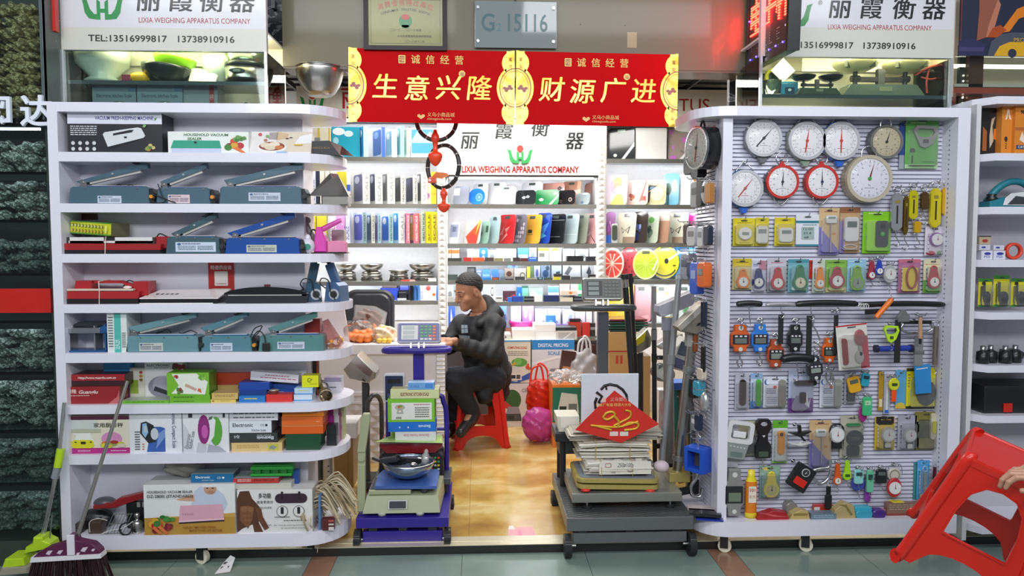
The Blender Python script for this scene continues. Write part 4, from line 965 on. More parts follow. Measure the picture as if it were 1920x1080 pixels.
bag_obj={}
def bag(kind,lab,grp,x,y,z,s,rz):
 i=R.randrange(2);key=(kind,i)
 if key not in bag_obj:
  o=bag_src[kind][i].make('scourer_bag');bag_obj[key]=o
 else:
  o=bag_obj[key].copy();COL.objects.link(o)
 o.location=(x,y,z);o.rotation_euler=(R.uniform(-.12,.12),R.uniform(-.15,.15),rz);o.scale=(s,s,s*R.uniform(.9,1.1))
 tag(o,lab,'bag',grp)
def bagrow(kind,zs,layers,s,lab,grp,dz):
 for k in rg(layers):
  for j in rg(3):
   bag(kind,lab,grp,cx1-.12-j*.205*s/1.-(k%2)*.04,CY+.13+R.uniform(-.02,.02),zs+.028*s+k*dz,s,R.uniform(-.3,.3))
bagrow('gold',CZ[222]+.01,10,1.,'clear bag of brass coloured scourers piled on top cabinet shelf','bags of brass coloured scourers',.052)
bagrow('grey',CZ[322],3,.95,'clear bag of steel scourers on shelf below white raised characters','steel scourer bags below characters',.045)
bagrow('grey',CZ[412],4,.85,'clear bag of steel scourers on third cabinet shelf from above','steel scourer bags on third cabinet shelf',.045)
bagrow('dark',CZ[512],3,.95,'dull bag of scourers on cabinet shelf just above red band','scourer bags above red band',.05)
bagrow('grey',CZ[697],4,1.,'clear bag of steel scourers on first cabinet shelf below red band','steel scourer bags below red band',.048)
bagrow('grey',CZ[806],5,.95,'flat bag of steel scourers stacked on second cabinet shelf below red band','flat scourer bags on second shelf below red band',.042)
bagrow('dark',CZ[905],4,.95,'dark bag of scourers behind green mop handle in glass cabinet','dark scourer bags on lower cabinet shelf',.045)
bagrow('dark',P(50,1005,CY).z,4,.95,'dark bag of scourers at foot of glass cabinet','dark scourer bags at cabinet foot',.045)
def floor_pt(px,py,z=0):
 d=_f+_r*((px-960)/FPX)+_u*((540-py)/FPX);k=(z-EYE)/d.z
 return K((d.x*k,d.y*k,z))
Ym=3.36
t=itm('squeeze_mop','lime green squeeze mop leaning against outer side of open shelf unit','mop',(P(55,1050,Ym).x,Ym,0))
f=loco(t.location,Ym)
lime='b5d622'
def q3(px,py,y):a=f(px,py);return K((a[0],y,a[1]))
a,b=q3(82,1000,0),q3(101,880,.03);c=q3(107,760,.06)
M.cyl(a,b,.0085,C('b9bcb8',.25,.8),n=12);M.cyl(b,c,.0085,C('b9bcb8',.25,.8),n=12);M.make('handle',t)
M.cyl(q3(101,880,.03),q3(105,846,.04),.017,lime,r1=.018,n=14);M.cyl(q3(96,900,.027),q3(101,880,.03),.016,'8a8f93',n=14);M.make('grip',t)
M.tube([q3(74,1020,-.01),q3(93,950,0),q3(97,890,.02)],.004,STL,8);M.tube([q3(94,1020,-.01),q3(98,965,0)],.003,STL,8);M.make('squeeze_lever',t)
M.ext(outl([(56,1030),(106,1020),(104,1012),(92,1006),(90,1000),(74,1000),(72,1012),(60,1018)],f),-.05,.03,lime,.006);M.ext(outl([(22,1052),(64,1048),(62,1034),(28,1036)],f),-.075,.03,lime,.006);M.make('head_clamp',t)
M.ext(outl([(17,1064),(75,1060),(75,1048),(24,1050)],f),-.085,.04,C('9a9482',.8,bump=.5),.008);M.make('sponge',t)
Yb=3.22
t=itm('broom','broom with dark bristles and maroon leaf pattern head leaning before open shelf unit','broom',(P(140,1075,Yb).x,Yb,0))
f=loco(t.location,Yb)
M.cyl(q3(142,1015,0),q3(206,727,.16),.0085,C('a8a49c',.3,.85),r1=.0078,n=14);M.make('handle',t)
o=[(66,1043),(193,1036),(190,1028),(178,1017),(155,1012),(148,1010),(146,1000),(132,1001),(131,1012),(118,1016),(92,1024),(76,1033)]
M.ext(outl(o,f),-.024,.024,'5a1e44',.004)
for px,py,a in((98,1032,1),(118,1031,.9),(163,1026,1.1),(152,1034,.6),(180,1027,.6)):
 c0=f(px,py);M.plate([(c0[0]-.014*a,c0[1]-.006*a),(c0[0]+.002,c0[1]-.01*a),(c0[0]+.016*a,c0[1]+.01*a),(c0[0]-.004,c0[1]+.008*a)],-.0246,'d8c9d3')
c0=f(139,1022);M.box(c0[0]-.016,c0[0]+.016,-.03,-.02,c0[1]-.034,c0[1]+.055,'e3dde4',.004)
M.make('head',t)
M.ext(outl([(62,1050),(195,1042),(194,1034),(64,1041)],f),-.028,.028,'e6e2e6',.003);M.make('rim',t)
A,B=f(64,1048),f(194,1042);w0,w1=f(46,1080),f(212,1076)
for i in rg(260):
 u=R.random();v=R.random();M.cyl((A[0]+(B[0]-A[0])*u,-.022+.044*v,A[1]+.004+(B[1]-A[1])*u),(w0[0]+(w1[0]-w0[0])*u+R.uniform(-.01,.01),-.035+.075*v,.001+R.uniform(0,.006)),.0022,C('2c1218',.6)if i%3 else C('3d1c24',.6),r1=.0012,n=4,cps=False)
M.make('bristles',t)
p=floor_pt(425,1066)
M.add([(-.035,-.06,.002),(.03,-.045,.004),(.035,.015,.045),(.008,.03,.05),(-.012,0,.03)],[(0,1,2,4),(4,2,3)],'d8d6d2');M.add([(-.035,-.06,.001),(.03,-.045,.003),(.035,.015,.044),(-.012,0,.029),(.008,.03,.049)],[(3,2,1,0),(4,2,3)],'c9c6c2')
for a,b in((.2,.3),(.55,.3),(.2,.62),(.55,.62)):
 x_=-.035+.06*a+.02*b;y_=-.06+.07*b+.01*a;z_=.004+.036*b;M.add([(x_,y_,z_),(x_+.014,y_+.003,z_+.001),(x_+.017,y_+.012,z_+.007),(x_+.003,y_+.01,z_+.007)],[(0,1,2,3)],'4a3a3c')
so('leaflet',M,'crumpled printed leaflet on green floor tiles','leaflet',p)
zs=P(310,151,3.74).z+.002;zb=LZ[0]+.002
def bowl(r,h,m,rb=None,th=.004,n=32):
 rb=rb or r*.55;q=MB()
 out=[(rb+(r-rb)*sin(PI/2*(i/8)**.8),h*i/8)for i in rg(9)];inn=[(a-th,b+(th if i==0 else 0))for i,(a,b)in en(out)]
 q.turn([(0,0)]+out+list(reversed(inn))+[(0,th)],m,n);return q
cy=3.84
def cs(name,M,lab,cat,px,z,G=cy,rot=(0,0,0)):return so(name,M,lab,cat,(P(px,140,G).x,G,z),rot)
M.turn([(0,0),(.07,0),(.085,.012),(.06,.03),(.12,.09),(.135,.17),(.13,.17),(.1,.09),(0,.04)],C('c3cfc6',.25),32);cs('mixing_bowl',M,'large pale glassy bowl scale behind glass under telephone number','bowl',193,zs)
M.ball((0,0,.02),.055,.05,.03,'e8b71c');cs('yellow_bowl',M,'low yellow bowl upside down between pale bowl and black bowl','bowl',264,zs,3.8)
M.box(-.022,.022,0,.03,0,.03,'7d2a44',.003);cs('maroon_cube',M,'little maroon cube card by low yellow bowl','card',236,zs,3.76)
cs('black_bowl',bowl(.118,.085,C('232b2a',.25),.07),'black weighing bowl in case under telephone number','bowl',311,zs,3.84,(0,5,0))
cs('green_bowl',bowl(.1,.07,C('8fd01f',.25),.055),'bright green bowl nested on black weighing bowl','bowl',326,zs+.062,3.85,(0,8,0))
M.add([(-.06,0,0),(.07,0,0),(.075,.03,.05),(.03,.05,.075),(-.05,.03,.085)],[(0,1,2,3,4)],'e9e8dc');M.add([(-.06,.01,0),(.07,.01,0),(.075,.04,.05),(.03,.06,.075),(-.05,.04,.085)],[(4,3,2,1,0)],'dcdbd0');cs('paper_card',M,'folded white card leaning by black weighing bowl','card',375,zs,3.82)
M.turn([(0,0),(.05,0),(.045,.05),(.07,.07),(.078,.15),(.072,.15),(0,.07)],C('cfe0da',.25),28);cs('pale_jug',M,'pale white and aqua jug scale behind folded card','jug',408,zs,3.92)
t=itm('kitchen_scale','round brushed steel kitchen scale with black band inside glass case','kitchen scale',(P(463,140,cy).x,cy-.02,zs))
M.turn([(0,0),(.088,0),(.094,.006),(.094,.018)],BLK,36);M.turn([(.094,.018),(.096,.075),(0,.075)],STL,36);M.make('body',t)
M.turn([(.096,.075),(.099,.078),(.099,.096),(0,.098)],'26302e',36);M.turn([(.085,.097),(.098,.15),(.09,.15),(0,.1)],C('9aa88f',.2,.8),36);M.make('pan',t)
M.ext(ell(.038,.012,24,-.012,.046),-.102,-.085,'303634',.002);M.ext(rr(.034,.012,.002,3,-.012,.046),-.1035,-.1,'8f9a90');M.make('display',t)
M.box(-.008,.008,0,.06,0,.15,'e0501f');cs('orange_box',M,'slim orange box behind round steel kitchen scale','box',500,zs,3.9)
for px,lb in((214,'grey blue scale box, one by red bowl in sign case'),(299,'grey blue scale box by grey carton with red strip')):
 a,b=(173,255)if px==214 else(257,342)
 carton(lb,(a,161,b,195),3.745,.1,'7b909c',D('T 50 58 13 2c3d48 80 bold 1|Electronic kitchen Scale;e 60 25 22 20 5a6a62;e 62 30 6 12 c9d6d2;r 82 80 100 95 5d7f9c'),zb=zb)
carton('grey carton with red strip of characters in sign case',(343,161,408,195),3.76,.1,'8d979e',D('r 76 0 90 100 9c2a2e;T 83 50 20 e6d8d4 11|电子秤'),zb=zb)
M.turn([(0,0),(.05,0),(.055,.03),(.05,.034),(0,.01)],'b5423c',28);M.box(.03,.09,-.05,-.01,0,.02,'e9e6e2');cs('red_bowl',M,'red bowl with white tray at outer end of sign case','bowl',146,zb,3.82)
M.box(-.05,.06,0,.05,0,.02,'c9d2dc',.004);M.cyl((0,.02,.02),(-.015,.02,.07),.008,'7d8699',n=10);M.cyl((-.01,.02,.05),(.03,.02,.015),.006,'7d8699',n=10);cs('bench_tool',M,'small grey white weighing gadget below round steel kitchen scale','gadget',463,zb,3.8)
zr=P(1610,177,3.74).z+.002
def cr_(name,M,lab,cat,px,G=3.84,z=zr,rot=(0,0,0)):return so(name,M,lab,cat,(P(px,150,G).x,G,z),rot)
def balance(lab,px,s,base,pans,G):
 t=itm('balance_scale',lab,'balance',(P(px,150,G).x,G,zr))
 q=MB();q.ext([(-.225*s,0),(.225*s,0),(.175*s,.062*s),(-.185*s,.062*s)],-.05*s,.06*s,C(base,.4),.004);q.box(-.03*s,.04*s,-.0515*s-.0005,-.05*s,.026*s,.05*s,'8a8f78');q.make('body',t)
 q=MB();q.box(-.15*s,.15*s,-.012*s,.012*s,.085*s,.108*s,'4a4546');q.box(-.018*s,.018*s,-.015*s,.015*s,.06*s,.15*s,'5a5a5c')
 for sx in(-1,1):q.cyl((sx*.135*s,0,.062*s),(sx*.135*s,0,.135*s),.012*s,'3c3c3e',n=12);q.cyl((sx*.135*s-.022*s,0,.1*s),(sx*.135*s+.022*s,0,.1*s),.017*s,'3c3c3e',n=12)
 q.make('beam',t)
 for sx in(-1,1):
  q=bowl(.115*s,.05*s,C(pans,.3),.05*s)
  if s>.8:
   for ang in(-50,35):q.X=MX.Rotation(rad(ang-90),4,'Z');q.box(.05*s,.112*s,-.008,.008,.01*s,.046*s,'5d6252')
  q.make('pan',t,(sx*.135*s,0,.135*s))
balance('large grey balance with two cream pans in glass case over slatted unit',1650,.98,'6b776c','e9e6b8',3.84)
balance('small dark green balance with black pans by large grey one',1532,.52,'3f5340','23282a',3.78)
carton('blue teal box with dark scale picture by small green balance',(1456,153,1496,180),3.79,.08,'2f86ab',D('R 62 35 45 50 4 173a58;e 62 40 8 10 d0dce0;r 0 80 100 100 55a3bd'),zb=zr)
M.ext([(-.065,0),(0,-.06),(.065,0),(0,.065)],0,.006,'f2f1ee');cr_('white_card',M,'white square card on its corner behind blue teal box','card',1468,3.9,zr+.15)
M.ext(ell(.05,.05,24),0,.03,'c9c22c',.005);M.ext(rr(.06,.05,.015),-.004,0,'2f4438',.001);cr_('yellow_timer',M,'round yellow timer with dark face at end of glass case','timer',1452,3.94,zr+.125)
M.turn([(0,0),(.042,0),(.045,.06),(.047,.065),(.043,.065),(0,.01)],cl('dfeee4',1.45,.9,.04,.2,'c9d6c8'),28);cr_('glass_jar',M,'small clear jar before round yellow timer','jar',1448,3.76)
M.box(-.02,.02,0,.04,0,.09,'2f6fb0',.008);M.box(.025,.055,0,.04,0,.05,'2f6fb0',.004);cr_('blue_bottle',M,'blue bottle pair behind beam of large grey balance','bottle',1650,3.93)
M.tube(bez([(-.09,0,.11),(-.02,-.01,.15),(.06,0,.165)]),.006,C('c0463c',.6),6);M.tube(bez([(-.02,0,.14),(-.03,0,.08),(-.025,0,.02)]),.005,C('c0463c',.6),6);M.tube(bez([(-.06,0,.1),(-.01,0,.09),(.03,0,.1)]),.004,C('c0463c',.6),6);cr_('red_ribbon',M,'red ribbon tied at end of large grey balance','ribbon',1748,3.8)
M.box(-.1,.02,0,.06,0,.012,'7d7a7c');M.ball((.06,.03,.004),.09,.04,.012,'8a8285');so('flat_tray',M,'grey flat tray on white top of slatted unit inside glass case','tray',(P(1570,195,3.8).x,3.8,2.15))
t=itm('steel_bowl','big stainless bowl under end of beige header','bowl',(P(600,155,4.).x,4.,P(600,180,4.).z))
q=bowl(.122,.145,STL,.06,.003,40);q.turn([(.12,.143),(.128,.145),(.12,.148)],CHR,40);q.make('body',t)
M.tube(bez([(.12,0,.14),(.15,0,.11),(.165,0,.07),(.15,0,.06)]),.004,CHR,8);M.make('handle',t)
# REAR BAYS
SP=dict
def hbo(lab,px0,pxm,px1,ytop,z,col,win,spine='',scol='dcdad6',tcol='33363c',G=BY+.012,grp=None,th=62):
 t_=rad(th)
 c=P(pxm,400,G);zt=P(pxm,ytop,G).z
 w=max(.05,(c.x-P(px0,400,G).x)/cos(t_));w=min(w,.29);d=max(.015,(P(px1,400,G).x-c.x)/sin(t_));h=zt-z
 M=MB();M.box(-w,0,0,d,0,h,col,0,{'side':scol})
 if win:prints(M,w,h,-w,0,0,win)
 if spine:
  M.X=MX.Rotation(rad(90),4,'Z')
  M.text(spine,d*.5+min(d*.25,.02),h*.08,min(d*.42,.03),tcol,-.0006,'l',w=h*.84,rot=90,bold=.02)
 return so('scale_carton',M,lab,'box',(c.x,G,z),(0,0,-th),grp)
W1=lambda c,c2='e9eef2':[('R',.5,.52,.86,.84,.1,c),('e',.4,.78,.25,.12,c2)]
z1,z2,z3,z4,z5=ZL
def fla(lab,px,z,col,pr=(),d=.06,G=BY+.06,mats=None,grp=None,name='product_carton',rot=(0,0,0)):
 return carton(lab,px,G,d,col,pr,grp,z+.0005,rot,mats,name)
fla('teal blue scale box with white splashes on top rear shelf',(622,238,675,293),z1,'1fa3bd',D('e 25 85 22 12 eef4f6;e 60 78 16 10 d6ecf0;e 15 55 10 12 9fd8e2'))
hbo('pale blue scale box edge-on by teal splash box',672,683,691,236,z1,'4a9ad6',W1('2f7fc4'),'','a9d6ec')
hbo('white scale box with blue window on top rear shelf',694,717,723,238,z1,'dfe8f2',W1('3f78c9','8fb8e6'),'','2a5fb8')
hbo('white scale box with small blue corner by blue window box',721,736,745,242,z1,'e3ecf2',W1('8fc6e0'),'','dbe6ec')
hbo('white box with green blue spine mid top rear shelf',742,752,759,236,z1,'dfe9e9',W1('6fb3c0'),'','8fbfc0')
hbo('white box with pale green spine by mountain scale box',756,764,769,240,z1,'e6ece6',W1('a9cfc9'),'HEALTH','dfe6cf','9aa83a')
fla('blue scale box with misty lake picture by embossed pillar',(770,240,819,292),z1,'d3e6f0',D('R 50 55 94 80 6 3f93cf;p 9fd0ea 5 60 30 95 55 70 75 90 95 65 95 50 5 50;T 60 3 7 7a9ab0 60|SCALING'))
fla('cream folder box with yellow edge behind open black box',(585,240,600,292),z1,'dcd6c4',D('r 70 0 100 100 d9c35a'))
fla('cream and yellow book box by teal splash box',(600,240,621,292),z1,'e9e4cf',D('r 75 0 90 100 d6c04a'))
hbo('deep violet health scale box, first of six on second rear shelf',655,681,693,322,z2,'d9d8d4',W1('3f3f78','c9cbe0'),'SCALE','e0ddd6','9a9a98')
hbo('slate blue health scale box, second of six on second rear shelf',690,704,717,322,z2,'d9d8d4',W1('4f5578','d6d9e6'),'SCALE','e0ddd6','9a9a98')
hbo('grey health scale box, third of six on second rear shelf',714,727,740,322,z2,'d9d8d4',W1('8a8c90'),'SCALE','e0ddd6','9a9a98')
hbo('charcoal health scale box, fourth of six on second rear shelf',738,752,760,329,z2,'cfcdc6',W1('4a4a4c','6a6a6c'),'HEALTHSCALE','d3d0c8','3a3c42')
hbo('navy health scale box, fifth of six on second rear shelf',758,775,783,329,z2,'cfcdc6',W1('2c3350','4a5070'),'HEALTHSCALE','d3d0c8','3a3c42')
hbo('dark grey health scale box, last of six on second rear shelf',781,790,801,322,z2,'cfcdc6',W1('5a5c5c'),'SCALE','e0ddd6','9a9a98')
fla('cream and lilac box by yellow spine on second rear shelf',(799,325,808,381),z2,'d8c9b4',D('f 50 25 40 14 a86a9a c08ab0'))
fla('yellow spine box by embossed pillar on second rear shelf',(808,322,818,381),z2,'e0c832',D('T 45 30 5 8a7a1c 90|SCALE'))
fla('olive yellow box behind funnel pan on second rear shelf',(632,322,650,381),z2,'c4b832')
fla('white box with red and blue spine on second rear shelf',(650,322,657,381),z2,'e4e0dc',D('r 0 0 100 30 c2323c;r 0 40 100 60 3c62b0'))
fla('white and blue lettered spine box by funnel pan on second rear shelf',(582,318,592,381),z2,'dcdfe8',D('T 75 5 12 2c3f86 420 rot 90 al l|HEALTHSCALE'))
fla('dark navy spine box by blue lettered one on second rear shelf',(592,318,598,381),z2,'2c3146')
fla('cream pages box between navy and olive yellow boxes',(600,320,628,381),z2,'d9d3c0',D('r 30 0 36 100 8a8478;r 66 0 70 100 6a6458'))
hbo('violet blue health scale box with white cloud on third rear shelf',655,680,686,398,z3,'c3cfe6',W1('4a52b8','c9d0f0'),'HEALTHSCALE','7f9a9c','20303c')
hbo('dusky health scale box with teal grey spine on third rear shelf',684,696,702,400,z3,'a9b8c0',W1('5a6a8a'),'HEALTHSCALE','c6c9bc','30404a')
hbo('lilac health scale box by dolphin box',700,708,713,400,z3,'c3c3d0',W1('8a86c0'),'HEALTHSCALE','8fb0bc','203a4c')
hbo('bright blue health scale box with white dolphin on third rear shelf',711,729,736,402,z3,'cfe0ee',W1('1f6fd6'),'HEALTHSCALE','8fb6b4','1c3a48')
hbo('azure health scale box with white stripes on third rear shelf',734,747,759,396,z3,'bcd9ec',W1('1a86d8'),'SCALE','dcdad4','a0a0a0')
hbo('first rose coloured health scale box on third rear shelf',757,761,768,400,z3,'8f6aa0',W1('7a4a90'),'HEALTHSCALE','d06f7a','f0dcdc')
hbo('second rose coloured health scale box on third rear shelf',767,775,785,400,z3,'6a4a7c',W1('c9a04a'),'HEALTHSCALE','cf6a74','f0dcdc')
hbo('grey green health scale box by rose ones',783,789,798,396,z3,'8f94a4',W1('c9b88a'),'HEALTH SCALE','b3bdae','2a3a3a')
hbo('first yellow spine box by embossed pillar on third rear shelf',796,799,808,397,z3,'d9cc2a',[],'SCALE','d9cc28','7a7220')
hbo('second yellow spine box by embossed pillar on third rear shelf',806,809,819,397,z3,'d9cc2a',[],'SCALE','dccf2a','7a7220')
fla('white spine box lettered scale on third rear shelf',(648,395,656,455),z3,'cfd3e0',D('T 80 10 16 3c4a8a 320 rot 90 al l|SCALE'))
fla('pink dotted box by white lettered spine',(630,397,647,455),z3,'cf8fc8',D('e 30 30 10 3 e8c0e0;e 70 60 10 3 e8c0e0;e 40 80 10 3 e8c0e0'))
fla('pale pink spine box lettered scale behind pink sealer',(620,397,630,455),z3,'dccfdc',D('T 80 10 14 8a3a6a 300 rot 90 al l|SCALE'))
fla('yellow box on third rear shelf behind tube funnel',(578,397,592,455),z3,'d9c92a')
fla('second yellow box with red marks behind tube funnel',(594,400,612,455),z3,'d6c63a',D('r 20 30 80 40 b8642a'))
def kscale(lab,px,w,big,tilt=0):
 c=P(px,527,BY+.12);t=itm('steel_kitchen_scale',lab,'kitchen scale',(c.x,BY+.12,z4))
 q=MB();q.turn([(0,0),(w*.46,0),(w*.48,.01),(w*.44,.035),(0,.035)],C('5a5650',.3,.7),28,sy=.8);q.turn([(w*.3,.035),(w*.44,.04),(w*.44,.055),(0,.057)],STL,28,sy=.8);q.make('body',t)
 q=bowl(w*.5,.055 if big else .022,STL,w*.26,.003,32);q.make('bowl',t,(0,0,.085 if big else .068));
 q=MB();q.turn([(w*.2,.055),(w*.42,.062),(w*.42,.072),(w*.25,.086)],C('a8a49a',.2,1.),28,sy=.8);q.make('platform',t)
 q=MB();q.box(-.03,.03,-w*.37,-w*.3,.012,.026,BLK,.003);q.make('display',t)
kscale('steel kitchen scale with deep bowl, one by curved shelf end',650,.175,True)
kscale('steel kitchen scale with deep bowl and tilted spoon rim, second along rear shelf',697,.19,True)
kscale('steel kitchen scale with flat pan between bowl scales',748,.17,False)
kscale('steel kitchen scale with wide shallow bowl by embossed pillar',792,.22,True)
def stack(items,z,G=BY+.05,d=.12):
 for px,c,lb,pr in items:
  carton(lb,px,G,d,c,pr,None,P((px[0]+px[2])/2,px[3],G).z,name='small_carton')
stack([((717,527,742,533),'2a2a2c','dark flat box on top of small stack of fifth rear shelf',()),((716,533.3,744,540),'3a3436','black box with pale edge, second in stack on fifth rear shelf',D('r 0 70 100 100 b8b0b0')),((713,540.3,748,563.5),'2f48b0','royal blue box at foot of small stack on fifth rear shelf',D('r 0 80 100 100 24368a'))],z5)
stack([((750,534,767,544),'3a45a8','indigo box lying over black boxes on fifth rear shelf',()),((746,544.3,765,552),'1d1d22','black box with pale line under indigo box',D('r 10 40 80 50 8a8a8c')),((745,552.3,762,563.5),'232327','black box with white lower band under indigo box',D('r 0 10 100 40 d0d0d2'))],z5)
hbo('dark ring binder box by blue binders on fifth rear shelf',764,768,773,529,z5,'26262a',[],'','1f1f22')
hbo('first blue binder box on fifth rear shelf',772,776,780,531,z5,'5a8fd0',[],'','4a82c8')
hbo('second blue binder box on fifth rear shelf',780,783,787,533,z5,'6a9ad6',[],'','5a8fd0')
fla('white box with red berry picture at end of fifth rear shelf',(788,521,818,564),z5,'e9e4e4',D('e 50 55 16 13 c23a34;e 45 68 12 5 d8705a;e 85 25 10 7 b8743a;T 16 5 8 6a7ab8 80 rot 90 al l|SCALE'),G=BY+.05)
fla('slim blue box by pillar on fifth rear shelf',(818,527,822,564),z5,'3f6fc0',G=BY+.05)
fla('red lidded paper box lying over stack on fifth rear shelf',(752,524,784,531),P(765,531,BY+.05).z,'c9a09a',D('r 0 0 50 100 b8443c'),G=BY+.05,d=.1)
def bath(lab,px0,px1,ytop,z,col,pr=(),th=45,lean=9,G=BY+.03,dsp='4a554e',rnd=None,rough=.12,grp=None,ybot=None,dy=.9):
 t_=rad(th);c=P(px1,400,G);zt=P((px0+px1)/2,ytop,G).z
 w=(c.x-P(px0,400,G).x)/cos(t_);w=min(w,.3);h=(zt-z)/cos(rad(lean))
 t=itm('bathroom_scale',lab,'bathroom scale',(c.x,G,z+.002),(-lean,0,-th),grp)
 o=rr(w,h,rnd if rnd is not None else .03,5,-w/2,h/2)if rnd!='o'else ell(w/2,h/2,36,-w/2,h/2)
 M=MB();M.ext(o,0,.008,C(col,rough),.001);prints(M,w,h,-w,0,0,pr);gt=M.make('glass_top',t)
 o2=rr(w*.8,h*.8,.02,4,-w/2,h/2)if rnd!='o'else ell(w*.4,h*.4,24,-w/2,h/2)
 M.ext(o2,.008,.022,'9aa09c');M.make('underside',t)
 if dsp:
  M.ext(rr(w*.3,h*.1,.004,3,-w/2,h*dy),-.0035,-.0012,C(dsp,.2));M.make('display',gt)
c1,c2,c3,c4,c5,c6=ZC
flower=lambda u,v,c:[('e',u,v+.05,.04,.05,c),('e',u-.06,v,.04,.05,c),('e',u+.06,v,.04,.05,c),('e',u-.03,v-.06,.04,.05,c),('e',u+.03,v-.06,.04,.05,c)]
F2=BY+.1
bath('white scale with silver bar in back rank under company sign',884,912,343,c1,'e8e8e8',th=35,G=F2+.06)
bath('plain white scale behind white flowered one under company sign',912,946,341,c1,'ededec',th=30,G=F2+.06)
bath('white scale with display in back rank above black flowered one',977,1015,340,c1,'e9eaea',th=30,G=F2+.06)
bath('rose pink scale with dark blossom behind green one',1015,1056,342,c1,'d9a08f',flower(.8,.75,'3a2a2c'),th=30,G=F2+.06,dsp=None)
bath('copper rose scale with dark display behind black circle one',1054,1087,339,c1,'bf8a70',D('r 80 30 100 100 e0b088'),th=32,G=F2+.06)
bath('brown rose scale leaning by pillar under company sign',1096,1119,342,c1,'b98a7a',D('p 8a8480 20 0 70 100 100 100 100 0'),th=45,G=F2+.06,dsp=None)
bath('grey ribbed scale stack at start of shelf under company sign',848,877,348,c1,'8d909c',D('r 0 50 40 90 d8d8dc'),th=40,G=BY+.05,dsp=None)
bath('round blue scale with white ring on shelf under company sign',877,908,353,c1,'2f7fd6',D('e 66 45 20 24 8fc0ee;e 66 45 15 18 2f7fd6;e 66 45 8 10 8fc0ee'),th=25,G=BY+.05,rnd=.1,dsp=None)
bath('white scale with silver flowers on shelf under company sign',931,965,349,c1,'ececea',flower(.3,.25,'a9acac')+flower(.55,.2,'b8bab8'),th=30,G=BY+.05)
bath('black scale with white blossoms on shelf under company sign',967,1003,356,c1,'2b2d30',flower(.42,.5,'c9cccf')+flower(.62,.55,'a9acb0'),th=30,G=BY+.05,dsp=None)
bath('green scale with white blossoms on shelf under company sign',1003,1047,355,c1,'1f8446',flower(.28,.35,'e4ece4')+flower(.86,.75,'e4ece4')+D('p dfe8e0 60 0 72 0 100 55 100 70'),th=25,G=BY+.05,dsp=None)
bath('black scale with pale rings on shelf under company sign',1046,1077,356,c1,'232022',D('e 74 35 10 14 c9b0a8;e 74 35 7 10 232022;e 20 25 8 10 7a6a68;e 20 25 6 8 232022'),th=32,G=BY+.05,dsp=None)
bath('silver blue scale at end of shelf under company sign',1081,1104,361,c1,'9aa6a8',D('e 50 20 10 12 5a6a8a'),th=45,G=BY+.05,dsp=None)
S2=[(839,858,417,'d9dce4',D('r 10 30 90 90 9aa0b8;r 30 55 70 80 6a708a'),'white scale with grey window at start of second middle shelf'),(868,898,413,'e9e4dd',D('p e0562c 30 0 10 30 90 95 100 95 85 0;p e8c23a 70 30 100 100 85 100;e 55 20 30 20 d8433a'),'white scale with red and yellow fan print on second middle shelf'),(891,914,415,'8fb3a2',flower(.4,.45,'3c5a4c')+D('r 75 50 95 80 39534a'),'sage green scale with small birds on second middle shelf'),(914,933,404,'9fb6b8',D('R 50 86 40 8 2 5a6a6c'),'plain blue grey scale on second middle shelf'),(933,962,402,'c1272d',D('p e39a92 20 5 50 35 40 50 70 60 45 42 60 30;p d8706a 10 30 35 60 30 30'),'red scale with pale scrolls on second middle shelf'),(959,983,402,'6e6a74',[('e',.2+.16*(i%5),.1+.14*(i%6),.06,.06,'b9b3be')for i in rg(16)],'grey scale with pale oval leaves on second middle shelf'),(980,1011,402,'d9a43c',D('R 42 42 24 12 3 3a2a18;r 25 30 60 33 8a6a2c'),'golden scale with coffee cup print on second middle shelf'),(1004,1029,399,'2346a8',D('p 4f8fe0 20 50 90 70 60 30;p 59b4e6 30 40 80 25 40 15;p 3f5fd0 50 90 95 95 90 70'),'blue scale with faceted print on second middle shelf'),(1024,1056,401,'1d1e22',D('r 5 78 95 80 8a8c90;r 5 22 80 24 8a8c90'),'black glass scale with thin silver lines on second middle shelf'),(1052,1081,401,'a9b8ba',D('r 10 30 95 32 c6d2d2'),'silver blue glass scale on second middle shelf'),(1077,1099,401,'83887a',[],'olive grey glass scale on second middle shelf'),(1096,1119,400,'cf9a9a',D('p e9e4e2 0 0 0 50 30 90 45 30;p 2a2426 10 5 14 5 45 50 42 50;p 2a2426 50 30 53 30 90 5 86 2;e 25 35 8 7 2a2426'),'rose and white scale with black heart lines by pillar')]
for i,(a,b,yt,c,pr,lb)in en(S2):bath(lb,a,b,yt,c2,c,pr,th=52,G=BY+.02,lean=8,dsp='4a524e'if i not in(0,1,2)else None)
r1,r2,r3,r4,r5=ZR
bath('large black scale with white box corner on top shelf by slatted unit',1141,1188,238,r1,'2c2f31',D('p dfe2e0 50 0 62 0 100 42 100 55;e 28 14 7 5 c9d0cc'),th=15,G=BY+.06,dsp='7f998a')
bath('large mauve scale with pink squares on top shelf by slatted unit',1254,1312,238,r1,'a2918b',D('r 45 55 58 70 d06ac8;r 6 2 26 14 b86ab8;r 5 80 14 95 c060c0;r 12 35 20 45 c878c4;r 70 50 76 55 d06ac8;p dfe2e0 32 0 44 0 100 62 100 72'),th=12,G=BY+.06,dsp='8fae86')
fla('blank white carton between large black and mauve scale',(1192,240,1250,297),r1,'ecebe9',G=BY+.1)
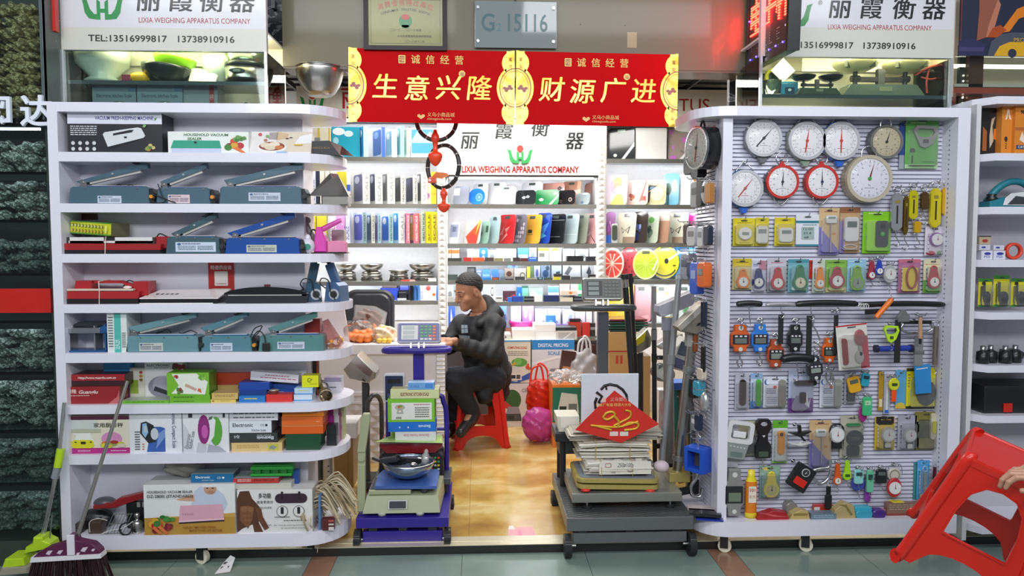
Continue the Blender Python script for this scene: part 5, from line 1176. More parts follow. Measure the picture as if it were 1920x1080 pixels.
B2=[(1138,1175,327,'e4d6e2',D('e 50 62 30 30 d6b4e0;e 55 76 20 16 e0b460;e 52 62 15 16 b39a78;e 55 52 12 11 e6d3c6;p c9cf6a 20 0 50 35 75 35 90 0'),'lilac scale with girl in yellow hat print on second shelf of bay by slatted unit'),(1176,1214,337,'e3c6ba',D('f 30 35 22 20 b8643a c9854a a84a3a;p c05a4a 60 10 72 20 95 100 90 100;f 80 25 15 20 d8665a c94a44'),'peach scale with orchids and reeds by girl scale'),(1208,1248,336,'d3c9a0',D('e 55 45 42 40 c3b884;e 60 45 30 28 e0d8b0;p 4a3a2e 0 0 5 40 35 55 30 10;p 2a2626 12 50 30 80 62 75 35 60;p 3a8fc9 20 58 30 70 50 70'),'cream swirl scale with blue black butterfly by slatted unit'),(1246,1272,324,'7cc4e0',D('e 30 50 20 20 5a7a6a;e 70 60 20 20 d0ecf6;p 3a5a48 28 0 34 0 36 40 30 40'),'sky blue scale with dandelion by slatted unit'),(1270,1299,326,'dde3e2',D('e 30 30 30 30 e8ecec'),'frosted white scale by sky blue dandelion one'),(1293,1315,330,'d9862e',[('r',.2*(i%5),.14*(i%7),.2*(i%5)+.14,.14*(i%7)+.1,['c9542a','e0b04a','b8342c'][i%3])for i in rg(14)],'orange mosaic scale behind goods')]
for i,(a,b,yt,c,pr,lb)in en(B2):bath(lb,a,b,yt,r2,c,pr,th=24,G=BY+.02+.022*(i%2),dsp=None)
bf=lambda:D('p 2c2a28 30 30 22 52 42 42;p 2c2a28 44 42 72 56 62 30;p c9c3a8 30 34 26 48 40 42;p c9c3a8 48 42 66 50 58 34;r 35 0 100 20 8f7a64')
B3=[(1134,1150,397,'8a5a86',D('f 40 50 30 30 c98fc0 6a3a78 a85a9a;r 0 0 80 25 3a6ac0'),'purple flowered scale at start of third shelf by slatted unit'),(1160,1190,398,'d9d0b8',bf(),'cream scale with black butterfly, by grey remote'),(1187,1212,397,'3a322e',D('f 40 50 25 20 5a6ab0 3a4a80 8fa0d0;e 30 20 20 15 2a3a6a'),'dark brown scale with blue lanterns on third shelf'),(1209,1233,398,'b9c3ae',D('f 40 40 30 25 5a6a5c 7a8a78 48584c;e 50 75 20 10 5a9a4a'),'pale green scale with grey rose on third shelf'),(1227,1253,396,'a9826a',D('r 0 70 100 100 c9b0a0'),'terracotta scale with column print on third shelf'),(1253,1288,398,'d3d3bc',bf(),'pale scale with black butterfly, by magenta one'),(1287,1314,399,'e0409a',D('e 40 34 32 22 3a2428;e 42 26 20 14 e8c3b0;r 10 70 20 85 5a2c44;r 0 0 60 10 4a2a38'),'magenta scale with black haired girl print on third shelf')]
for i,(a,b,yt,c,pr,lb)in en(B3):bath(lb,a,b,yt,r3,c,pr,th=38,G=BY+.02+.012*(i%2),dsp='4a4a46'if i in(1,5)else None)
t=itm('remote_display','grey handheld scale display before purple flowered scale','remote',(P(1152,455,BY+.02).x,BY+.012,r3))
M.ext(rr(.052,.16,.012,4,0,.08),0,.018,'c6c9c8',.003);M.make('body',t);M.ext(rr(.044,.125,.018,4,0,.085),-.002,.001,'4c5448');M.make('screen',t)
def wedge(n,c,r0=.1,r1=.86):
 o=[]
 for k in rg(n):
  a0,a1=2*PI*(k+.07)/n,2*PI*(k+.93)/n
  o.append(('p',[(.5+.5*r0*cos((a0+a1)/2),.5+.5*r0*sin((a0+a1)/2))]+[(.5+.5*r1*cos(a0+(a1-a0)*i/5),.5+.5*r1*sin(a0+(a1-a0)*i/5))for i in rg(6)],c))
 return o
fy=BY+.015
bath('round red grapefruit scale on fourth shelf by slatted unit',1128,1170,465,r4,'e8c9b0',D('e 50 50 47 47 f0e0cc')+wedge(10,'dd3b26'),th=20,rnd='o',G=fy+.03,dsp='8a2a20',dy=.86)
bath('round watermelon red scale with dark seeds on fourth shelf',1162,1201,461,r4,'4f7a34',D('e 50 50 47 47 bf2a38')+[('e',.5+.36*cos(k*2.4)*(k/14)**.5,.5+.36*sin(k*2.4)*(k/14)**.5,.022,.03,'3a1418')for k in rg(1,15)],th=20,rnd='o',G=fy+.075,dsp='3a1c20',dy=.86)
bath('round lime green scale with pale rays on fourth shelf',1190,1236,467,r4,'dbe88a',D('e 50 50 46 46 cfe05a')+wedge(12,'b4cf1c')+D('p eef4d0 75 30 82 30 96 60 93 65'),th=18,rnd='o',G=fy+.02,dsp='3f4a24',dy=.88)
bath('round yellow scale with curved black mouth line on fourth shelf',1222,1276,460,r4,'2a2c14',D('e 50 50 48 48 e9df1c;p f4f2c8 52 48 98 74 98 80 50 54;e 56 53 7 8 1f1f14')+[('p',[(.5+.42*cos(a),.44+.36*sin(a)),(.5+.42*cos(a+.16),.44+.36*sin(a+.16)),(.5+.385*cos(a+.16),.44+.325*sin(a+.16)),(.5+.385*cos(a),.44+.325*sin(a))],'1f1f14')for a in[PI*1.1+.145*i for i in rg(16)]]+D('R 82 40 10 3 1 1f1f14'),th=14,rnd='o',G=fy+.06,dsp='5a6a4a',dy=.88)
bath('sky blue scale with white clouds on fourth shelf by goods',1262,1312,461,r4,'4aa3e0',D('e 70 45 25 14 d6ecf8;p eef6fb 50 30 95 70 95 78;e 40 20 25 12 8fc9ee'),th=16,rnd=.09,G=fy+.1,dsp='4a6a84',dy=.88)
bath('bright yellow scale on fifth shelf behind black pole',1136,1189,533,r5,'f0cc10',D('r 0 75 100 100 e8d040'),th=18,G=fy+.03,dsp=None)
bath('dusty pink scale on fifth shelf behind poles',1187,1222,536,r5,'c9838c',D('p d9a0a6 0 0 90 10 90 20 0 10'),th=18,G=fy+.05)
bath('pale aqua scale with small yellow bees on fifth shelf',1226,1259,536,r5,'cfe0da',D('e 25 85 7 4 d9b84a;e 80 78 7 4 d9b84a;e 30 40 7 4 c9a83a'),th=18,G=fy+.02)
bath('white scale with green leaves on fifth shelf behind grey indicator',1257,1312,536,r5,'dbe4e0',D('f 60 30 20 20 5f9a6a 8ab08a'),th=14,G=fy+.05)
def row(z,G,d,items,end):
 for(x0,y0,x1,c,lb,*pr)in items:
  lb=lb[1:]if lb[0]=='='else lb+end
  carton(lb,(x0,y0,x1,y0+5),G,d,c,pr[0]if pr else(),None,z+.0005,name='small_carton')if len(pr)<2 else carton(lb,(x0,y0,x1,pr[1]),G,d,c,pr[0],None,None,name='small_carton')
A=BY+.1;Fr=BY+.012
pic=lambda c,c2='e8e8e8':[('e',.5,.4,.3,.25,c),('r',.15,.75,.85,.85,c2)]
row(c3,A,.05,[(831+6,466,846,'d9d6d0','small white and orange box, first',D('r 0 60 100 90 e0762a')),(847,466,861,'dcdad6','small white and orange box, second',D('r 0 60 100 90 d96a2a')),(876,467,888,'c9d6d6','pale blue white box',D('r 10 50 90 80 8fb0b4')),(888,468,898,'dfe6d8','white box with green grass',D('r 0 10 100 40 b8cf9a')),(899,464,914,'2f7cd0','blue box with white figure',D('e 50 65 20 16 d8c9c0;p dfe8f2 30 10 70 10 60 40 40 40')),(915,469,930,'e6e4e0','white box with grey gadget',pic('8a8f94')),(931,467,968,'ecebe9','wide blank white box'),(971,463,991,'4f93d6','=blue and white box mid third middle shelf',D('r 5 10 95 45 dfe8ee;e 40 30 25 10 a9b8c4')),(992,462,1006,'dfe2e0','white box with grey dial',pic('8a9498')),(1009,464,1029,'e6e4d0','white box with yellow heading, first of two',D('r 0 75 100 95 e0cf2c;r 10 30 60 60 6a6c60')),(1030,464,1053,'e9e8dc','white box with yellow heading, second of two',D('r 20 75 70 95 dccf3c')),(1055,467,1077,'d9dad6','box with silver triangle',D('p b3b6b4 20 20 80 20 90 80')),(1079,467,1103,'e4e4e2','=white box with grey sketch at end of third middle shelf',pic('9a9c98')),(1105,466,1118,'e2e2de','white box by pillar')],' on the third middle shelf')
row(c3,Fr,.07,[(838,484,865,'3a3a34','=dark flat box lying at start of third middle shelf'),(869,483,884,'b82f24','flat red box lying'),(885,483,908,'d8562a','flat orange red box lying'),(909,483,926,'4a3c34','flat brown box lying'),(927,484,943,'8a8458','flat olive box lying'),(945,484,958,'7a7c78','flat grey box lying'),(962,483,975,'3c2c2a','=flat dark box lying by flat red edged one'),(976,484,990,'5a2a26','flat red edged dark box'),(991,482,1007,'2c66c0','flat blue box lying',D('r 10 50 90 80 8fb4e6')),(1063,480,1094,'1d1e20','flat black case lying'),(1100,481,1120,'2a2c34','=flat black case with round mark by pillar',D('e 85 50 6 20 c9c9cc'))],' on the third middle shelf')
row(c4,A,.05,[(876,501,892,'4a4c4a','=grey box with black frame behind seated man',D('r 0 0 10 100 141414;r 90 0 100 100 141414;r 0 90 100 100 141414')),(893,505,903,'5a6f8c','slate blue box',pic('8aa0b8')),(904,505,919,'4a82c0','blue box with pale stripe',D('r 10 30 90 50 8fb4d6')),(921,505,935,'3f74b8','blue box by silver corner',D('p a9b8c4 0 0 40 0 0 50')),(936,506,945,'6a7f94','narrow grey blue box'),(946,503,963,'8f8478','box with brown magnifier print',D('e 50 50 30 25 4a2c24')),(951,493.5,971,'5f86a0','=flat box with purple gadget on top of fourth shelf row',D('e 60 50 20 30 4a3a7a'),502.5),(964,503,986,'a9a49a','box with black ring print',D('e 72 35 22 28 2c2c2c;e 72 35 16 20 a9a49a')),(988,500,1000,'b8b03a','yellow green box',D('r 50 0 100 100 4f6a44')),(1001,498,1013,'8f94a0','box with purple handset',D('e 50 45 20 30 4a4a86')),(1014,494,1032,'5f7486','dark box with blue gauge',D('e 70 70 20 15 20303c;e 50 35 30 25 1f3a5c')),(1034,496,1053,'8a98a4','grey blue box with black meter',D('p 23282e 40 15 80 20 85 55 45 50')),(1055,494,1089,'a3a6a8','wide grey box with dark device photo',D('p 4a4c50 10 35 35 85 55 70 30 25')),(1091,494,1118,'979a9a','grey box with small black clam scale print',D('p 2c2e34 30 40 50 85 65 50 60 20'))],' on the fourth middle shelf')
row(c4,Fr,.06,[(838,515,858,'4a5654','=dark teal flat box behind seated man'),(905,521,921,'2f76b8','=flat bright blue box behind seated man'),(922,520,936,'6a4a3c','flat brown box with red marks',D('r 10 20 80 60 b8542c')),(938,520,946,'5f6f7a','tiny grey box'),(947,520,963,'2c2c2e','flat black box with white edge',D('r 0 60 100 80 d0d0d0')),(966,519,984,'3a3c3c','flat charcoal box'),(987,521,1006,'6a6a60','flat grey box with pale edge',D('r 0 50 100 70 c9c6b8')),(1008,520,1018,'26323c','round dark gauge box',D('e 50 60 30 35 7fa0b0')),(1021,521,1036,'3c4a44','flat dark green box'),(1038,519,1051,'d0c43a','little yellow box'),(1039,513.5,1053,'3a3836','=dark box on little yellow box',(),518.7),(1055,517,1069,'2f2e2e','black round pouch box'),(1071,519,1092,'5c5e60','=flat grey tin near end of fourth middle shelf'),(1104,515,1120,'222224','black box by pillar',D('r 10 40 90 60 a8a8a6'))],' on the fourth middle shelf')
row(c5,A,.05,[(838,535,850,'d0d2d2','=white box with steel cup print behind man',pic('8a8e90')),(918,535,928,'e4e2e4','=white box with round handle behind black hood',D('e 50 60 30 30 3a3a3c;e 50 60 20 20 e4e2e4')),(943,546,967,'4a2830','maroon box with red knife print',D('p c9404a 20 20 90 70 95 50 40 15')),(969,539,979,'1f5fae','upright blue box',D('e 50 40 20 20 7ab0e0')),(979,536,990,'6fb59a','upright mint box',D('r 0 85 100 100 2f5a4a')),(992,540,1018,'8fbfa4','mint carton with white card print',D('p eceeea 0 30 20 85 80 40 50 10;e 70 30 10 10 2c3030')),(1028,536,1048,'dfe4ea','white box with blue water',D('r 0 55 100 95 5f94d0')),(1049,532,1068,'cfa890','peach topped box',D('r 10 10 90 70 d8dce6')),(1070,533,1084,'c6cbe0','lavender box',D('e 50 50 30 20 8a9ac8')),(1084,532,1093,'3f9a5a','=green and white box by steel indicator',D('r 0 40 100 60 e0e8e0'))],' on the fifth middle shelf')
row(c5,Fr,.07,[(838,557,850,'b9bbb8','grey flat box behind man'),(929,556,942,'d8d8d6','=flat white box by deep blue one',D('r 10 60 90 80 5a5a5a')),(952,558,960,'2f6fc0','tiny bright blue box'),(961,556,981,'2348a0','flat deep blue box with white lettering',()),(983,556,1001,'24262a','flat black box with silver edges',D('r 0 45 100 55 b8b8b8')),(1002,554,1017,'e9e9e8','=flat white box mid fifth middle shelf'),(1020,554,1048,'1f2c5c','flat navy box'),(1050,558,1074,'d8d0b8','flat cream box'),(1076,556,1094,'2a2f38','=flat dark box behind steel indicator',D('r 0 40 100 60 7a8088')),(1052,545,1082,'e6d8c8','white tube with orange marks lying',D('e 60 50 10 30 e0842c'),553.5)],' on the fifth middle shelf')
row(c6,A,.05,[(838,573,853,'3a5fc8','=cobalt blue box with white stroke behind man',D('p e8ecf6 40 50 50 90 80 40 70 35')),(935,572,950,'5f86e0','=bright blue box at start of lowest middle shelf'),(958,570,977,'cfc9d6','=pale lilac box behind pink bowl'),(979,570,1001,'b08ad0','=purple box with white circles behind pink bowl',D('e 30 70 15 15 efe6f4;e 70 60 12 14 efe6f4')),(1003,579,1026,'d9d6da','=white box with faint handwriting by pink bowl',D('e 70 50 10 6 9a98b8')),(1027,579,1051,'dcdade','second white box with faint handwriting',D('e 70 50 10 6 9a98b8')),(1055,580,1077,'dfe0e8','white box with pale blue slope',D('p a9bce0 10 20 60 80 90 80 30 15')),(1078,581,1097,'d3d0e6','lavender box with black hook print',D('e 60 35 22 25 26263a;e 56 38 18 20 d3d0e6')),(1099,580,1110,'e3e4e6','slim white box near pillar')],' on the lowest middle shelf')
row(c6,Fr,.06,[(946,616,961,'8f5a4a','=flat red brown box by pink bowl',D('r 10 20 90 60 c0604a')),(962,618,982,'5a3a44','=flat plum box under pink bowl edge'),(983,617,1000,'4a6ab0','=flat blue box under pink bowl edge'),(1042,609,1063,'7a4ab8','flat violet box',D('r 0 50 100 80 c9b0e0')),(1066,604,1090,'b23426','flat red box with white lettering',()),(1068,598,1089,'2a1a1a','=flat dark box on flat red one',(),603.5),(1092,605,1106,'c0302c','=small red box by flat red one'),(1107,606,1119,'26272b','flat black box by pillar',D('r 0 50 100 70 8a8a8c')),(1024,592,1042,'3f82d8','bright blue handle box',D('e 50 50 30 30 6fa6ea')),(936,590,948,'55556a','=dark grey gadget box by pink bowl',D('r 10 10 90 40 c9bcd8'))],' on the lowest middle shelf')
t=itm('pink_bowl','shiny magenta bowl scale on lowest middle shelf by seated man','bowl',(P(978,632,BY+.09).x,BY+.115,c6+.01))
q=bowl(.105,.115,C('f0389c',.15,coat=.8),.05,.004,36);q.make('bowl',t);q=MB();q.turn([(0,-.01),(.075,-.01),(.07,.006),(0,.008)],'d8b0d8',28);q.make('stand',t)
# COUNTER, CHAIR AND FRUIT
KY=4.95
ztop=P(735,645,KY).z
ka,kb=P(566,700,KY).x,P(819,700,KY).x
kc=P(834,700,KY).x
t=itm('shop_counter','white shop counter with quilted lower front behind purple platform scale','counter',(0,KY,.04))
pw=C('e9e6e6',.35,grain=.02)
zl=lambda py:P(735,py,KY).z-.04
M.box(ka,kb,.012,.5,0,zl(664),pw);M.make('body',t)
M.box(ka,kc+.004,-.015,.52,zl(664),zl(645),pw,.004);M.make('worktop',t)
M.box(ka,kb,-.003,.012,zl(742),zl(735),pw,.002);M.box(ka,kb,-.003,.012,zl(757),zl(752),pw,.002)
n=9;W_=(kb-ka)/n;H_=zl(757)/5
for i in rg(n):
 for j in rg(5):
  x_,z_=ka+(i+.5)*W_,(j+.5)*H_
  for dx in(0,.5):
   a,b,c,d=(x_+dx*W_-W_/2,z_+dx*H_),(x_+dx*W_,z_+dx*H_-H_/2),(x_+dx*W_+W_/2,z_+dx*H_),(x_+dx*W_,z_+dx*H_+H_/2)
   if d[1]>zl(757)or c[0]>kb+.001:continue
   M.add([(a[0],.012,a[1]),(b[0],.012,b[1]),(c[0],.012,c[1]),(d[0],.012,d[1]),(x_+dx*W_,0,z_+dx*H_)],[(0,1,4),(1,2,4),(2,3,4),(3,0,4)],pw)
M.make('quilted_front',t)
M.box(kb,kc,.01,.5,0,zl(664),'e2e0de')
for k in rg(26):
 z_=k*zl(664)/26;N=zl(664)/26
 M.add([(kb,.01,z_),(kc,.01,z_),(kc,-.008,z_+N*.5),(kb,-.008,z_+N*.5),(kc,.01,z_+N),(kb,.01,z_+N)],[(0,1,2,3),(3,2,4,5)],'efedeb')
M.make('ribbed_corner',t)
a=P(570,600,KY+.1).x;b=P(645,580,KY+.1).x;c=P(656,645,KY+.1).x;z0_,z1_=P(610,645,KY+.1).z-.04,P(610,576,KY+.1).z-.04
M.ext([(a,z0_),(c,z0_),(b,z1_),(a,z1_)],.1,.118,'e3d8dc');M.make('side_screen',t)
CT=ztop
t=itm('office_chair','black leather office chair behind white counter','chair',(P(694,600,5.75).x,5.75,.04))
lea=C('1b1c20',.32,bump=.15,scale=60)
x,z,E,N=spn(648,543,741,690,5.72)
o=rr(E,N,.09,7,0,0)
def cushion(M,o,d,m,bulge=.02):
 M.ext(o,-d/2,d/2,m,.018,smooth=False)
 M.ext([(a*.88,b*.9)for a,b in o],-d/2-bulge,-d/2+.01,m,.016)
 return M
cushion(M,o,.09,lea)
for q in(-.25,.05):M.tube([(-E*.4,-.068,q*N),(0,-.07,q*N-.012),(E*.4,-.068,q*N)],.004,'0d0d0f',6)
M.make('backrest',t,(0,-.03,z+N/2-.04),(rad(-6),0,0))
M.box(-.24,.24,-.28,.22,.38,.48,lea,.04);M.make('seat',t)
M.cyl((0,0,0),(0,0,.38),.03,DARK);M.cyl((0,0,0),(0,0,.04),.26,DARK);M.make('base',t)
og=C('ec7a1c',.38,bump=.12,scale=180)
Ro=random.Random(4)
spots=[(656,640,0),(668,645,-.03),(681,644,-.03),(694,640,0),(662,632,.02),(675,634,0),(688,632,.01),(698,630,.03),(668,625,.05),(681,626,.04),(692,623,.06),(675,646,-.06),(655,630,.06),(688,645,-.05)]
for i,(px,py,dy)in en(spots):
 p=P(px,py,5.08+dy)
 if i==0:
  M.ball((0,0,0),.031,.031,.028,og,18,12);o1=M.make('orange')
 else:
  o1=o1.copy();COL.objects.link(o1)
 o1.location=(p.x,p.y,max(p.z,CT+.028));o1.rotation_euler=(Ro.uniform(-1,1),Ro.uniform(-1,1),0)
 tag(o1,'bright orange heaped in clear bag on white counter','orange','oranges in bag')
def bagfilm(lab,px,py,G,r,m,amp=.008,seed=0,name='fruit_bag',zbase=None):
 p=P(px,py,G)
 fn=lambda X,Yy,Z:elps(X,Yy,Z,(0,0,0),r)+amp*np.sin(X*55+seed+Z*40)*np.sin(Z*60+Yy*70+seed)
 M=MB();skin_(M,fn,[-q*1.35 for q in r],[q*1.35 for q in r],max(r)/16,m)
 return so(name,M,lab,'bag',(p.x,p.y,p.z if zbase is None else zbase+r[2]*.98))
bagfilm('clear plastic bag full of oranges on white counter',677,636,5.08,(.115,.1,.075),cl('ffffff',1.35,.97,.1,.05),.006,zbase=CT)
bagfilm('clear bag of brown dates behind bag of oranges',690,622,5.28,(.105,.06,.085),C('5d3a2a',.5,bump=.5),.012,2,zbase=CT+.03)
M.add([(-.1,0,0),(.11,0,0),(.13,.01,.12),(.05,0,.17),(-.09,.01,.18)],[(0,1,2,3,4)],BAG);M.add([(-.1,.06,0),(.11,.06,0),(.13,.07,.12),(.05,.06,.165),(-.09,.07,.175)],[(4,3,2,1,0)],BAG);so('bag_neck',M,'open neck of clear film up over brown dates','bag',(P(690,620,5.24).x,5.22,CT+.06))
bagfilm('clear bag of yellow and white sweets by bag of oranges',722,636,5.08,(.085,.07,.055),noise_mat('sweets',['e8e4d8','d9b03a','e8e0c8','d8792a','f0ece4'],26,.4,2),.01,4,zbase=CT)
for i,(px,py,c)in en(((712,640,'e0b84a'),(722,637,'e8c94a'),(730,641,'dfae3a'))):
 p=P(px,py,5.);M.ball((0,0,0),.022,.018,.018,C(c,.4));so('sweet_packet',M,'yellow wrapped sweet lying against bag of sweets','sweet',(p.x,4.985,CT+.018),(0,0,30*i),'yellow sweets on counter')
M.box(-.035,.035,0,.03,0,.13,cl('dfe8e8',1.45,.9,.03,.25,'b9c0c4'),0);M.box(-.038,.038,-.002,.032,0,.008,STL);so('acrylic_stand',M,'small clear acrylic stand on counter by office chair','stand',(P(652,625,5.2).x,5.2,CT))
# GOODS ON THE BOOTH FLOOR AT THE BACK
FZ=.0405
def fl(lab,px,G,d,col,pr=(),mats=None,zb=FZ,rot=(0,0,0),name='floor_carton'):return carton(lab,px,G,d,col,pr,None,zb,rot,mats,name)
KR='b8905c'
def scale_pic(u,v,s,c,c2):return[('p',[(u-.3*s,v),(u+.3*s,v),(u+.22*s,v+.22*s),(u-.2*s,v+.22*s)],c),('p',[(u-.3*s,v),(u+.3*s,v),(u+.34*s,v-.22*s),(u-.34*s,v-.22*s)],c2),('r',u-.2*s,v-.17*s,u+.02*s,v-.05*s,'26282c'),('r',u+.06*s,v-.18*s,u+.26*s,v-.04*s,'4a4c50')]
yA,yB=5.9,5.92
zA=P(965,718,yA).z
fl('carton with watermelon and computing scale on marble floor by man',(930,719,992,800),yA,.3,'d8d3d0',D('e 48 62 28 24 3f6a3a;e 48 62 10 24 2c5230;e 48 62 22 24 355f34;p c23a3a 10 72 50 45 20 42;t 86 80 8 5a3a3a|CE')+scale_pic(.52,.3,.75,'8f8a92','3a3840'))
fl('cream carton lettered computing scale, stacked on watermelon carton',(942,638,995,718),yA,.3,'d9d3c0',D('T 52 80 5.5 c0392c 70 bold 3|COMPUTING SCALE;l 20 62 90 74 3 8a8478;e 60 48 28 10 5a9a44;e 55 50 14 9 79b45a;f 90 36 12 10 d0452c d8622c;p d9a03a 30 38 42 50 50 44;p 2f5fb0 0 0 0 8 70 0;p 2f5fb0 50 0 100 10 100 25 60 12;r 0 97 100 100 4a90c8')+scale_pic(.45,.22,.7,'cfcbc0','e0dcd2'),zb=zA+.001)
fl('white carton with blue band lettered digital pricing scale',(997,637,1077,722),yB,.3,'d3d5da',D('r 0 78 100 100 2f86c8;T 50 84 8 dfe9f0 70 bold 2|DIGITAL PRICING;T 52 66 8 3f86c0 28 bold 2|SCALE;p e6e8ea 0 42 60 58 100 55 100 60 60 64 0 48')+scale_pic(.56,.22,.6,'8a8c92','5a5c62'),zb=P(1040,720,yB).z)
fl('plain white carton under digital pricing one, behind bags',(998,721,1060,800),yB,.3,'c9c7c9')
w1=P(980,636,5.98).z
def wb(lab,px,G,zb,c='e9e6e1',pr=(),d=.2):return carton(lab,px,G,d,c,pr,None,zb,name='white_box')
wb('low white box on cartons by man',(961,618,1003,637),5.95,P(980,637,5.95).z)
wb('lower white box of pair stacked by computing scale carton',(1002,622,1043,636),5.97,P(1020,637,5.97).z)
wb('upper white box of pair stacked by computing scale carton',(1001,608,1042,622),5.97,P(1020,622,5.97).z+.001)
wb('white box with dark lid on digital pricing carton',(1043,620,1082,637),5.95,P(1060,637,5.95).z,'c9c6bf',D('r 10 10 90 80 a9a8a4;p d6d4d0 30 10 70 80 80 80 40 10'))
wb('flat black box on white box on digital pricing carton',(1042,614,1081,620),5.95,P(1060,620,5.95).z+.001,'2c2b2c',())
wb('small white plug box on cream carton behind man',(944,627,958,637),5.93,P(950,637,5.93).z,'d6d4cf',D('e 30 50 10 20 5a5a5a'))
a,b=P(838,640,6.14).x,P(1119,640,6.14).x;M.box(a,b,0,.28,0,P(980,640,6.14).z-.05,'4a484c');M.box(a,b,-.012,.28,P(980,640,6.14).z-.05,P(980,640,6.14).z-.03,'55535a');M.box(a,b,-.004,0,.3,.31,'2c2a2e');so('low_cabinet',M,'dark grey low cabinet behind stacked cartons under lit middle bay','cabinet',(0,6.14,.0405))
fl('maroon carton in dark gap behind grey post',(1075,648,1117,664),6.03,.09,'3a1c20',(),zb=P(1096,664,6.03).z)
fl('black carton lying under maroon carton behind grey post',(1078,665,1120,684),6.03,.09,'242426',D('r 50 20 95 80 6a6a68'),zb=P(1096,684,6.03).z)
zk1,zk2=P(1165,695,5.6).z,P(1165,658,5.6).z
fl('lower kraft carton with two red marks behind black pole',(1142,660,1182,830),5.6,.35,KR,D('r 30 86 42 96 b8442c;r 50 86 62 96 b8442c'))
fl('upper kraft carton with small print behind black pole',(1141,623,1194,658),5.6,.35,'bd9560',D('r 0 0 100 6 b0382c'),zb=P(1165,660,5.6).z+.0015)
fl('kraft carton with double print lines between two poles',(1183,668,1219,830),5.62,.35,'a9875c',())
for i in rg(5):
 x,z,E,N=spn(1143-2*(i%2),598+5*i,1214+(i%3),603+5*i,5.62);c=['6a2430','2c4a44','2f5a50','274640','1f3a38'][i]
 M.box(-E/2,E/2,0,.28,.004,N*.9,C(c,.2),.004);M.box(-E/2+.02,E/2-.02,.02,.26,0,.004,DARK);so('stacked_scale',M,['dark red topmost scale of flat stack on kraft cartons','green second scale of flat stack on kraft cartons','lighter green middle scale of flat stack on kraft cartons','dark green fourth scale of flat stack on kraft cartons','blackish green scale at bottom of flat stack on kraft cartons'][i],'bathroom scale',(x,5.62,P(1178,623.2-5*(4-i),5.62).z))
def skin(lab,name,px,py,G,fn,lo,hi,res,m,cat='bag',zb=None,extra=None):
 p=P(px,py,G);M=MB();skin_(M,fn,lo,hi,res,m)
 if extra:extra(M)
 return so(name,M,lab,cat,(p.x,p.y,FZ if zb is None else zb))
redf=cl('f08070',1.4,.9,.15,.62,'d8341f')
def handles(h,w,m):
 return lambda M:[M.tube(bez([(s*w,0,h-.03),(s*w*.8,-.01,h+.08),(0,-.015,h+.12+.01*s),(-s*w*.3,-.01,h+.07),(-s*w*.5,0,h-.03)]),.008,m,6)for s in(1,-1)]
fr_=lambda X,G,Z:np.maximum(elps(X,G,Z,(0,0,.14),(.1,.09,.22)),Z-.3)+.003*np.sin(X*90+Z*22+2*np.sin(Z*31))+.002*np.sin(Z*120+X*50)
skin('red plastic carrier bag on pink bag','carrier_bag',1011,790,5.62,fr_,(-.15,-.14,-.11),(.15,.14,.34),.009,redf,zb=P(1011,785,5.62).z,extra=handles(.3,.07,'d8341f'))
pf=cl('f0a0d8',1.4,.9,.15,.5,'d858a8')
fp=lambda X,G,Z:elps(X,G,Z,(0,0,.11),(.128,.11,.13))+.004*np.sin(X*70+3*np.sin(Z*26))*np.sin(Z*37+G*40)+.003*np.sin(Z*110+X*60)
skin('pink translucent bag of fruit slumped on marble floor','carrier_bag',1010,815,5.45,fp,(-.17,-.15,-.04),(.17,.15,.27),.009,pf,zb=FZ+.018)
for px,py,c,lb in((1004,806,'d86a34','orange ball showing through pink bag'),(1024,808,'b84a8a','dark pink ball showing through pink bag')):
 p=P(px,py,5.4);M.ball((0,0,0),.035,.035,.035,C(c,.4));so('fruit_ball',M,lb,'fruit',(p.x,5.42,FZ+.04))
fl('dark green and orange carton with computing scale picture by pink bag',(1036,722,1088,816),5.28,.3,'d8772c',D('r 0 40 100 96 1f6b58;p c9c6bc 18 58 95 55 88 85 32 88;p a9a69c 18 58 95 55 93 47 20 50;r 25 60 50 66 2c302c;r 58 58 88 70 6a6c66;e 20 5 7 4 3a3a34'))
fw=lambda X,G,Z:elps(X,G,Z,(0,0,.02),(.13,.1,.05))+.01*np.sin(X*50+2)*np.sin(Z*60+G*60)
skin('crumpled white bag on dark green carton','plastic_bag',1063,722,5.36,fw,(-.17,-.14,-.05),(.17,.14,.1),.009,BAG,zb=P(1063,722,5.28).z+.03)
ft=lambda X,G,Z:elps(X,G,Z,(0,0,.1),(.11,.07,.15))+.01*np.sin(X*60)*np.sin(Z*45+G*40)
skin('translucent white carrier bag with tied handles behind dark green carton','carrier_bag',1095,715,5.5,ft,(-.15,-.11,-.08),(.15,.11,.28),.009,cl('ffffff',1.4,.9,.15,.45,'d6d2d6'),zb=P(1095,712,5.5).z-.02,extra=handles(.22,.05,'dcdade'))
fl('upright brown snack packet inside translucent carrier bag area',(1046,658,1072,718),5.48,.04,'4a2a24',D('R 55 30 70 40 5 b8703a;r 10 5 95 12 d9b04a'),rot=(0,8,0),name='snack_packet',zb=P(1060,716,5.48).z)
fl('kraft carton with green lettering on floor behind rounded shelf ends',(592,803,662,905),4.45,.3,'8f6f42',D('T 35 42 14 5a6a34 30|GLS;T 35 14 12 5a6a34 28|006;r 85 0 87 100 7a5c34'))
fl('white shoe box on kraft carton',(626,794,668,826),4.42,.22,'dcd8d6',(),zb=P(640,829,4.45).z+.03)
t=itm('pillar_tube','grey steel tube with punched holes behind cotton mop heads','tube',(P(615,915,4.1).x,4.12,FZ))
M.cyl((0,0,.03),(0,0,.72),.032,C('b3aca2',.3,.6),n=20);M.cyl((-.06,.02,.03),(-.06,.02,.72),.028,'4a4a48',n=18)
for k in rg(5):M.cyl((.006,-.034,.12+k*.03),(.006,-.03,.12+k*.03),.004,BLK,n=8)
M.make('tube',t);M.box(-.1,.05,-.05,.06,0,.03,RUB,.004);M.make('foot',t)
